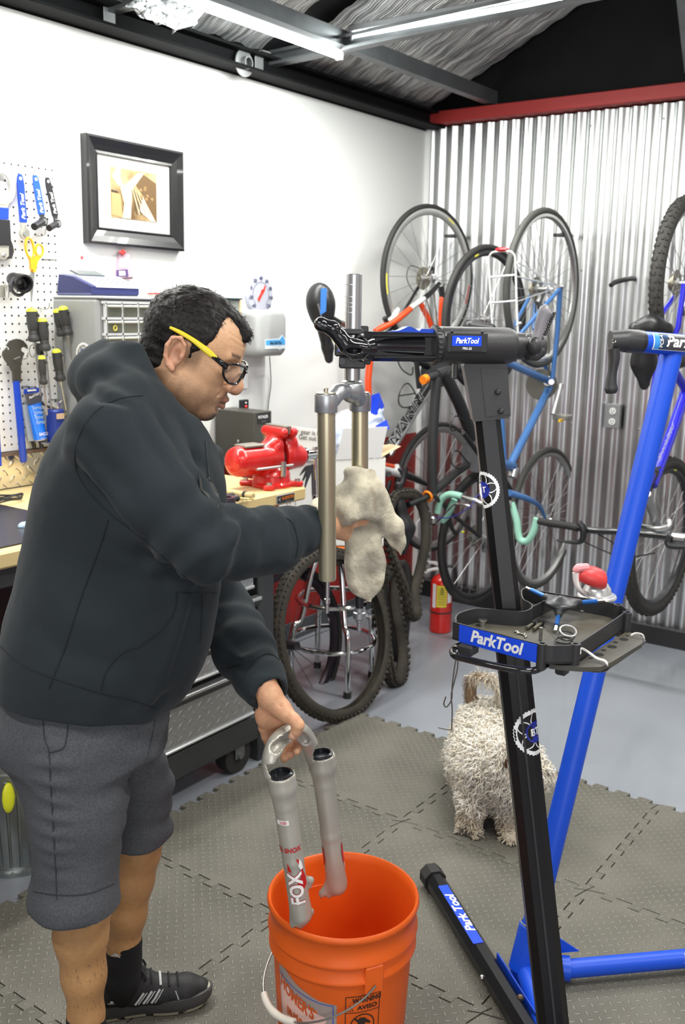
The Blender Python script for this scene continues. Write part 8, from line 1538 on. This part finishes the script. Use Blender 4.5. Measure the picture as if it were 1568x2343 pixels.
def bridge(pa, path, pb):
    global BV, BQ, BC
    cen = BV[BQ].mean(1); fa, fb_ = np.argmin(((cen - pa) ** 2).sum(1)), np.argmin(((cen - pb) ** 2).sum(1)); ra, rb_ = BQ[fa].copy(), BQ[fb_].copy(); rings = [ra]
    for i, p in enumerate(path):
        x, y, _ = frame((path[i + 1] if i + 1 < len(path) else pb) - p); k = len(BV); BV = np.concatenate([BV, [p + (x * math.cos(q) + y * math.sin(q)) * .015 for q in (0, pi / 2, pi, 3 * pi / 2)]]); BC = np.concatenate([BC, np.tile(skin_c, (4, 1))]); rings.append(np.arange(k, k + 4))
    rings.append(rb_); BQ = np.delete(BQ, [fa, fb_], 0); new = [[a[i], a[(i + 1) % 4], b[(i + 1) % 4], b[i]] for a, b in zip(rings[:-1], rings[1:]) for i in range(4)]; BQ = np.concatenate([BQ, new])
W1 = lambda p: toW([p])[0]
nk = hW_([(-.035, 0, -.16)])[0]; sp_ = SG(250, 1100); bridge(nk, [SG(300, 1000), sp_ + lat * .10, SG(190, 1500, .10)], W1(LS(315, 1860, .105))); bridge(nk + fwd * .02, [SG(290, 1010), sp_ - lat * .10, SG(180, 1500, -.09)], W1(LS(178, 1960, -.095)))
bridge(nk + lat * .03, [W1(fsh), W1(fel), W1(fm)], Q(598, 1550, 1.766)); bridge(nk - lat * .03, [W1(nsh), W1(nel), W1(nfo)], Q(688, 1216, 1.719))
body = qmesh('body', BV, BQ, skin, person, col=BC)
lv = []; 
for k in range(520):
    s_ = RNG.random(); l_, u0, v0, u1, v1, r_ = ((-.093, 190, 2080, 196, 2290, .05), (.11, 305, 1930, 290, 2130, .047))[k % 2]; a = RNG.uniform(0, 2 * pi); c = toW([LS(u0 + (u1 - u0) * s_, v0 + (v1 - v0) * s_, l_)])[0]; rr = r_ * (1.03 - .33 * s_); nrm_ = fwd * math.cos(a) + lat * math.sin(a); p = c + nrm_ * rr; lv.append((p, p + nrm_ * .003 + np.array([0, 0, -.009]) + fwd * RNG.uniform(-.003, .003)))
b = B(); 
for a, c in lv: sd_ = nrm(np.cross(c - a, FH)) * .00035; b.add([a - sd_, a + sd_, c], [(0, 1, 2)])
tag(b.build('leg_hair', M('leg_hair', (.03, .02, .012), .7), person, fix=False), kind='stuff')
sock_m = M('sock_black', (.008, .008, .009), .9, bump=(300, .0005, 'wave'))
def shoe(heel, toe, ankle_top, nm):
    """running shoe: heel/toe floor points"""
    heel = np.array(heel, float); toe = np.array(toe, float); d = toe - heel; L_ = np.linalg.norm(d); d /= L_; s_ = np.cross(Z_, d); k = L_ / .295; T = lambda V: heel + V[:, :1] * k * d + V[:, 1:2] * k * s_ + V[:, 2:] * k * Z_; t1_ = lambda x, y, z: T(np.array([[x, y, z]]))[0]
    f = F(np.array([-.02, -.07, .0]), np.array([.32, .07, .15]), .003)
    f.chain([(.045, 0, .050), (.10, 0, .048), (.17, 0, .040), (.235, 0, .034), (.265, 0, .032)], [.034, .036, .040, .040, .030], .01); f.chain([(.045, 0, .085), (.085, 0, .088), (.13, 0, .075)], [.032, .034, .028], .03); f.cap((.10, 0, .085), (.115, 0, .115), .018, .012, .02); f.cap((.070, 0, .16), (.072, 0, .075), .040, .030, .004, cut=True); f.half((0, 0, .024), (0, 0, -1), .002)
    V, Q = f.surf(); V = relax(V, Q, 2, .4); up = qmesh('shoe', T(V), Q, M('shoe_mesh', (.020, .020, .022), .55, var=(70, .3), bump=(500, .0006, 'voro')), person)
    bv = BVHTree.FromPolygons([Vector(v) for v in T(V)], [tuple(int(i) for i in q) for q in Q])
    out = [(-.004, 0), (.004, .028), (.03, .036), (.08, .034), (.13, .036), (.19, .046), (.245, .044), (.28, .028), (.295, 0), (.28, -.030), (.245, -.042), (.19, -.044), (.13, -.034), (.08, -.034), (.03, -.036), (.004, -.028)]; o2_ = smoothpath([np.array([a, b_, 0]) for a, b_ in out], 3, closed=True)
    lv_ = lambda p, z, g: t1_(p[0] + (p[0] - .145) * g * .08, p[1] * (1 + g * .1), z + (.012 * max(0, (p[0] - .22) / .07) ** 2 if z < .03 else .006 * max(0, (p[0] - .22) / .07)))
    B().loft([[lv_(p, .006, 0) for p in o2_], [lv_(p, .012, .5) for p in o2_], [lv_(p, .026, .6) for p in o2_], [lv_(p, .038, .1) for p in o2_]]).build('midsole', M('midsole_grey', (.055, .055, .055), .6), up, angle=.9)
    b = B(); m = len(o2_)
    for i in range(0, m, 1):
        if i % 4 == 3: continue
        p, q_ = o2_[i], o2_[(i + 1) % m]; b.add([lv_(p, -.0, 0) + [0, 0, .0005], lv_(q_, 0, 0) + [0, 0, .0005], lv_(q_, .0085, .45), lv_(p, .0085, .45), t1_(.145 + (p[0] - .145) * .8, p[1] * .7, .003), t1_(.145 + (q_[0] - .145) * .8, q_[1] * .7, .003)], [(0, 1, 2, 3), (0, 4, 5, 1), (3, 2, 5, 4)])
    tag(b.build('outsole_lugs', M('outsole_cream', (.42, .40, .30), .6), up, smooth=False), kind='stuff')
    B().sphere(t1_(.288, -.004, .034), (.010, .018, .012), 12, ax=(d, s_, Z_)).build('toe_cap', M('outsole_cream', .5), up)
    def strip_on(pts, w_, mt, name):
        q = []
        for (x, z) in pts:
            o = Vector(t1_(x, -.2, z)); h_ = bv.ray_cast(o, Vector(s_)); 
            if h_[0] is not None: q.append(np.array(h_[0]) - s_ * .0010)
        if len(q) > 1: B().tube(q, w_, 5, flat=(1, .35), x0=Z_).build(name, mt, up)
    wm = M('shoe_silver', (.60, .62, .60), .35)
    for x0_ in (.105, .125, .145): strip_on([(x0_, .040), (x0_ + .010, .054), (x0_ + .022, .070)], .0026, wm, 'side_stripe'); strip_on([(x0_ + .008, .040), (x0_ + .018, .054), (x0_ + .030, .069)], .0012, wm, 'side_stripe')
    strip_on([(.045, .055), (.075, .070)], .0028, wm, 'side_stripe'); strip_on([(.205, .060), (.212, .040)], .0026, wm, 'side_stripe'); strip_on([(.01, .060), (.04, .052), (.08, .050)], .0010, wm, 'piping')
    for j in range(5):
        x_ = .125 + .022 * j; z_ = .105 - .010 * j - .0012 * j * j; 
        q = []
        for y_ in np.linspace(-.026, .026, 7):
            h_ = bv.ray_cast(Vector(t1_(x_, y_, .16)), Vector((0, 0, -1))); 
            if h_[0] is not None: q.append(np.array(h_[0]) + [0, 0, .0016])
        if len(q) > 2: B().tube(q, .0028, 6).build('lace', M('lace_dark', (.015, .015, .017), .7) if j != 2 else wm, up)
    for sg in (1, -1): B().tube([t1_(.118, .004 * sg, .112), t1_(.125, .022 * sg, .122), t1_(.134, .030 * sg, .100), t1_(.128, .014 * sg, .100)], .0026, 6, sm=4).build('lace_loop', M('lace_dark', .1), up)
    return t1_
hl, te = PZ(212, 2322, .0135), PZ(481, 2283, .0135); t1_ = shoe(hl, te, None, 'l')
f = F(np.array([-.20, .0, .02]), np.array([.28, .26, .34]), .004); fb = toL(t1_(.075, 0, .055)); f.chain([LS(285, 2156, .115), LS(283, 2190, .115), LS(280, 2235, .115), fb], [.0385, .0375, .0385, .036], .01); V, Q4 = f.surf(); V = relax(V, Q4, 2); sk = qmesh('sock', toW(V), Q4, sock_m, person)
kbv = BVHTree.FromPolygons([Vector(v) for v in toW(V)], [tuple(int(i) for i in q) for q in Q4])
for pts in ([(253, 2188), (262, 2188), (258, 2184)], [(262, 2188), (269, 2190), (264, 2182), (259, 2182)], [(270, 2190), (276, 2193), (268, 2182), (264, 2182)]):
    q = [cast(kbv, u, v, .0015) for u, v in pts]
    if all(p is not None for p in q): B().add(q, [tuple(range(len(q)))]).build('sock_emblem', M('emblem_grey', (.5, .52, .52), .5), sk, smooth=False, fix=False)
nh = toW([LS(197, 2322, -.085)])[0]; nh[2] = .0135; dsh = nrm(te - hl); t2_s = shoe(nh - dsh * .075, nh + dsh * .215, None, 'r')
f = F(np.array([-.20, -.20, .02]), np.array([.24, .0, .30]), .004); fb = toL(t2_s(.075, 0, .055)); f.chain([LS(196, 2328, -.086), LS(198, 2360, -.085), fb], [.0375, .0375, .036], .01); V, Q4 = f.surf(); V = relax(V, Q4, 2); qmesh('sock', toW(V), Q4, sock_m, person)
# ---------------- the rag
f = FB([Q(715, 1180, 1.75), Q(925, 1280, 1.82), Q(846, 1385, 1.79), Q(820, 1070, 1.80), Q(800, 1160, 1.84)], .06, .0035)
AXR = (RH, FH, Z_)
f.chain([Q(818, 1096, 1.80), Q(824, 1130, 1.795), Q(818, 1172, 1.79)], [.022, .034, .040], .012); f.ell(Q(805, 1160, 1.80), (.052, .034, .044), .015, ax=AXR); f.chain([Q(796, 1078, 1.795), Q(850, 1080, 1.795)], [.006, .010], .012); f.chain([Q(850, 1120, 1.795), Q(872, 1160, 1.795), Q(893, 1205, 1.80), Q(906, 1240, 1.805), Q(917, 1270, 1.81)], [.026, .022, .017, .011, .004], .014, sq=.6, side=FH)
f.chain([Q(775, 1175, 1.80), Q(745, 1180, 1.79), Q(726, 1185, 1.775)], [.042, .030, .020], .02)
f.ell(Q(826, 1222, 1.775), (.040, .060, .030), .008, ax=AXR, cut=True)
f.chain([Q(826, 1195, 1.805), Q(828, 1240, 1.800), Q(833, 1290, 1.797), Q(838, 1335, 1.797), Q(846, 1376, 1.797)], [.024, .030, .034, .026, .006], .012, sq=.40, side=FH)
V, Q4 = f.surf(); V = relax(V, Q4, 2, .5); nn = vnorm(V, Q4); sdn = V @ RH; V = V + nn * (.0035 * np.sin(sdn * 120 + 3 * vnoise(V, 14.)) + .004 * vnoise(V * [1, 1, .5], 26.))[:, None]
c_ = np.tile(np.array([.66, .60, .46]), (len(V), 1)); n1_ = vnoise(V, 24.); n2_ = vnoise(V + 3.3, 55.); w_ = np.clip((n1_ - .05) * 2.8, 0, 1)[:, None]; c_ = c_ * (1 - w_ * .55) + np.array([.16, .15, .13]) * w_ * .55; w_ = np.clip((n2_ - .35) * 2.5, 0, 1)[:, None]; c_ = c_ * (1 - w_ * .5) + np.array([.22, .17, .10]) * w_ * .5
rag = qmesh('cleaning_rag', V, Q4, M('rag_cotton', (.5, .45, .36), .95, vcol=True, bump=(90, .0030), sheen=.1, var=(34, .35)), None, col=c_); tag(rag, 'stained cream rag draped over the right hand on the far fork leg', 'rag')
# ================================================================ THE DOG
dgw = nrm(PZ(1165, 1915, 0) - PZ(1070, 1905, 0)); dh = lambda u, v, h: Q(u, v, h)
pw1, pw2 = PZ(1072, 1900, .012), PZ(1168, 1912, .012); H0 = ((pw1 + pw2) / 2) @ FH
dog = thing('dog', [(pw1[0] + pw2[0]) / 2, (pw1[1] + pw2[1]) / 2, 0], 'small shaggy cream-white dog with curled tail standing behind the black mast', 'dog')
f = FB([pw1, pw2, dh(1010, 1700, H0 + .45), dh(1250, 1700, H0 + .45), dh(1260, 1780, H0 - .1), dh(1020, 1600, H0 + .3)], .04, .007)
# front half towards the camera: forelegs at H0, body going back to the rump at H0+.28
dpt = [(1118, 1758, H0 + .05, .082), (1110, 1745, H0 + .14, .092), (1112, 1705, H0 + .25, .088), (1112, 1690, H0 + .33, .080)]
f.chain([dh(*p[:3]) for p in dpt], [p[3] for p in dpt], .03); f.ell(dh(1108, 1650, H0 + .32), (.070, .07, .065), .05)
f.chain([dh(1085, 1800, H0 + .03), dh(1078, 1850, H0 + .0), pw1 + [0, 0, .02]], [.034, .024, .022], .015); f.chain([dh(1150, 1800, H0 + .03), dh(1163, 1860, H0), pw2 + [0, 0, .02]], [.034, .024, .022], .015); f.ell(pw1 + [0, 0, .012] - FH * .02, (.030, .036, .020), .01, ax=(RH, FH, Z_)); f.ell(pw2 + [0, 0, .012] - FH * .02, (.032, .036, .020), .01, ax=(RH, FH, Z_))
for s_ in (-.062, .062):
    hp_ = dh(1110, 1720, H0 + .34) + RH * s_; b0 = hp_.copy(); b0[2] = .02; f.chain([hp_, b0 + [0, 0, .12] + FH * -.03, b0 + [0, 0, .075] + FH * .04, b0], [.055, .036, .024, .026], .02); f.ell(b0 - FH * .02, (.026, .034, .018), .01, ax=(RH, FH, Z_))
# head turned to the right, partly behind the mast
hd = dh(1180, 1745, H0 - .0); f.chain([dh(1135, 1745, H0 + .05), hd], [.065, .062], .03); f.ell(hd, (.062, .058, .060), .02, ax=(RH, FH, Z_)); f.chain([hd, dh(1222, 1765, H0 - .04), dh(1240, 1772, H0 - .05)], [.045, .030, .020], .02); f.chain([dh(1152, 1715, H0 - .04), dh(1145, 1750, H0 - .055), dh(1150, 1785, H0 - .05)], [.016, .020, .014], .01)
f.chain([dh(1160, 1790, H0 - .02), dh(1165, 1825, H0)], [.045, .035], .03)
V, Q4 = f.surf(); V = relax(V, Q4, 2, .5); nn = vnorm(V, Q4); V = V + nn * (.006 * vnoise(V, 30.) + .003 * vnoise(V, 70.))[:, None]; V[:, 2] = np.maximum(V[:, 2], .013)
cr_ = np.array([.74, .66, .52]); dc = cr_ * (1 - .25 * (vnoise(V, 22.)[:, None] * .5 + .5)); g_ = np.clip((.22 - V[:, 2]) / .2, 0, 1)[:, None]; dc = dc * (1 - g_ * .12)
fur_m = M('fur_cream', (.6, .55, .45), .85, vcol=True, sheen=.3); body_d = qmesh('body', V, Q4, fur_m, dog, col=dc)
def fur(V, nn, count, L_, curl, rad, cols, name, par, seed=1):
    rg = np.random.default_rng(seed); idx = rg.choice(len(V), count); vs = np.zeros((count, 6, 3, 3)); cc = np.zeros((count, 6, 3, 3)); S = 6
    p = V[idx] + rg.normal(size=(count, 3)) * .003; n_ = nn[idx]; down = np.tile(np.array([0, 0, -1.]), (count, 1)); dr = n_ * .50 + down * .80 + rg.normal(size=(count, 3)) * .30; dr /= np.linalg.norm(dr, axis=1)[:, None]
    u = np.cross(dr, rg.normal(size=(count, 3))); u /= np.linalg.norm(u, axis=1)[:, None]; w_ = np.cross(dr, u); ph = rg.uniform(0, 6.3, count); ln = L_ * rg.uniform(.6, 1.2, count); base = cols[rg.integers(0, len(cols), count)]
    for s_ in range(S):
        t = s_ / (S - 1); c = p + dr * (ln * t)[:, None] + n_ * (.012 * math.sin(t * 3.1)) + (u * np.cos(ph + t * 7.)[:, None] + w_ * np.sin(ph + t * 7.)[:, None]) * curl * t + down * (t * t * .008)
        r_ = rad * (1 - .75 * t)
        for k in range(3): a = 2 * pi * k / 3; vs[:, s_, k] = c + (u * math.cos(a) + w_ * math.sin(a)) * r_; cc[:, s_, k] = base * (.85 + .25 * t)
    vs[..., 2] = np.maximum(vs[..., 2], .0135)
    i0 = np.arange(count)[:, None, None] * (S * 3); sg = np.arange(S - 1)[None, :, None] * 3; k = np.arange(3)[None, None, :]; l = (k + 1) % 3; Qf = np.stack([i0 + sg + k, i0 + sg + l, i0 + sg + 3 + l, i0 + sg + 3 + k], -1).reshape(-1, 4)
    o = qmesh(name, vs.reshape(-1, 3), Qf, fur_m, par, col=cc.reshape(-1, 3)); tag(o, kind='stuff'); return o
cl_ = np.array([(.84, .79, .68), (.88, .84, .76), (.78, .71, .58), (.92, .90, .84), (.70, .63, .52)]); nn = vnorm(V, Q4); top = V[:, 2] > .10
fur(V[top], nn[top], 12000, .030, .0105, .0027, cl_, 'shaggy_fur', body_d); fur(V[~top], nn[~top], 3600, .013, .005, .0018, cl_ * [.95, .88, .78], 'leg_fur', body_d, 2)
# tail curled over the rump
tp_ = smoothpath([dh(1080, 1605, H0 + .34), dh(1078, 1575, H0 + .34), dh(1092, 1552, H0 + .33), dh(1118, 1552, H0 + .31), dh(1135, 1575, H0 + .30), dh(1142, 1600, H0 + .30)], 5); rr_ = np.interp(np.linspace(0, 1, len(tp_)), [0, .3, 1], [.022, .017, .007]); b = B().tube(tp_, rr_, 10); tm_ = b.mesh(); 
tl = link('tail', tm_, M('tail_brown', (.17, .11, .06), .9), dog, True)
TV = np.array(tp_); cn = TV.mean(0); tn = TV - cn; tn /= np.linalg.norm(tn, axis=1)[:, None]
for part_, cols_, L_, cnt in ((slice(0, 12), np.array([(.20, .13, .07), (.34, .25, .15), (.12, .08, .05)]), .026, 420), (slice(10, 26), np.array([(.70, .63, .50), (.60, .50, .36), (.78, .72, .62)]), .040, 620)):
    fur(np.repeat(TV[part_], 8, 0) + RNG.normal(size=(len(TV[part_]) * 8, 3)) * .005, np.repeat(tn[part_], 8, 0) + RNG.normal(size=(len(TV[part_]) * 8, 3)) * .12, cnt, L_, .005, .0013, cols_, 'tail_fur', tl, cnt)
B().sphere(dh(1161, 1747, H0 - .085), (.009, .008, .017), 12, ax=(RH, FH, Z_)).build('eye_patch', M('dog_brown', (.07, .03, .015), .3), dog); B().sphere(dh(1252, 1768, H0 - .052), (.012, .010, .009), 12, ax=(RH, FH, Z_)).build('nose', M('nose_dark', (.10, .04, .03), .35), dog)
for u, v in ((1158, 1740), (1192, 1738)): B().sphere(dh(u, v, H0 - .062), .008, 10).build('eye', M('eye_dark', (.01, .008, .006), .1), dog)
B().lathe(dh(1176, 1822, H0 - .045), [(.012, 0), (.012, .002)], 18, axis=-FH).build('collar_tag', M('tag_blue', (.20, .22, .36), .3, .4), dog, angle=.5)
# ================================================================ GROUPS OF LOOK-ALIKES
for stem_, phrase in (('screwdriver', 'screwdrivers'), ('loose_tyre', 'loose tyres by the stool'), ('road_bike', 'bicycles hung on the corrugated wall'), ('mountain_bike', 'bicycles hung on the corrugated wall'), ('ratchet_driver', 'wrenches on the pegboard'), ('spanner', 'wrenches on the pegboard'), ('repair_stand', 'bicycle work stands'), ('bolt', 'bolts in the tool tray'), ('seal_ring', 'rings in the tool tray'), ('grease_tube', 'grease tubes on the pegboard'), ('pedal_wrench', 'long blue-handled wrenches'), ('cable_tie', 'zip ties on the tray'), ('wall_hook', 'bicycle hooks on the corrugated wall')):
    for o in bpy.data.objects:
        if o.parent is None and o.name.split('.')[0] == stem_ and 'label' in o: o['group'] = phrase
for o in bpy.data.objects:
    for k in ('wl', 'wr'):
        if k in o: del o[k]
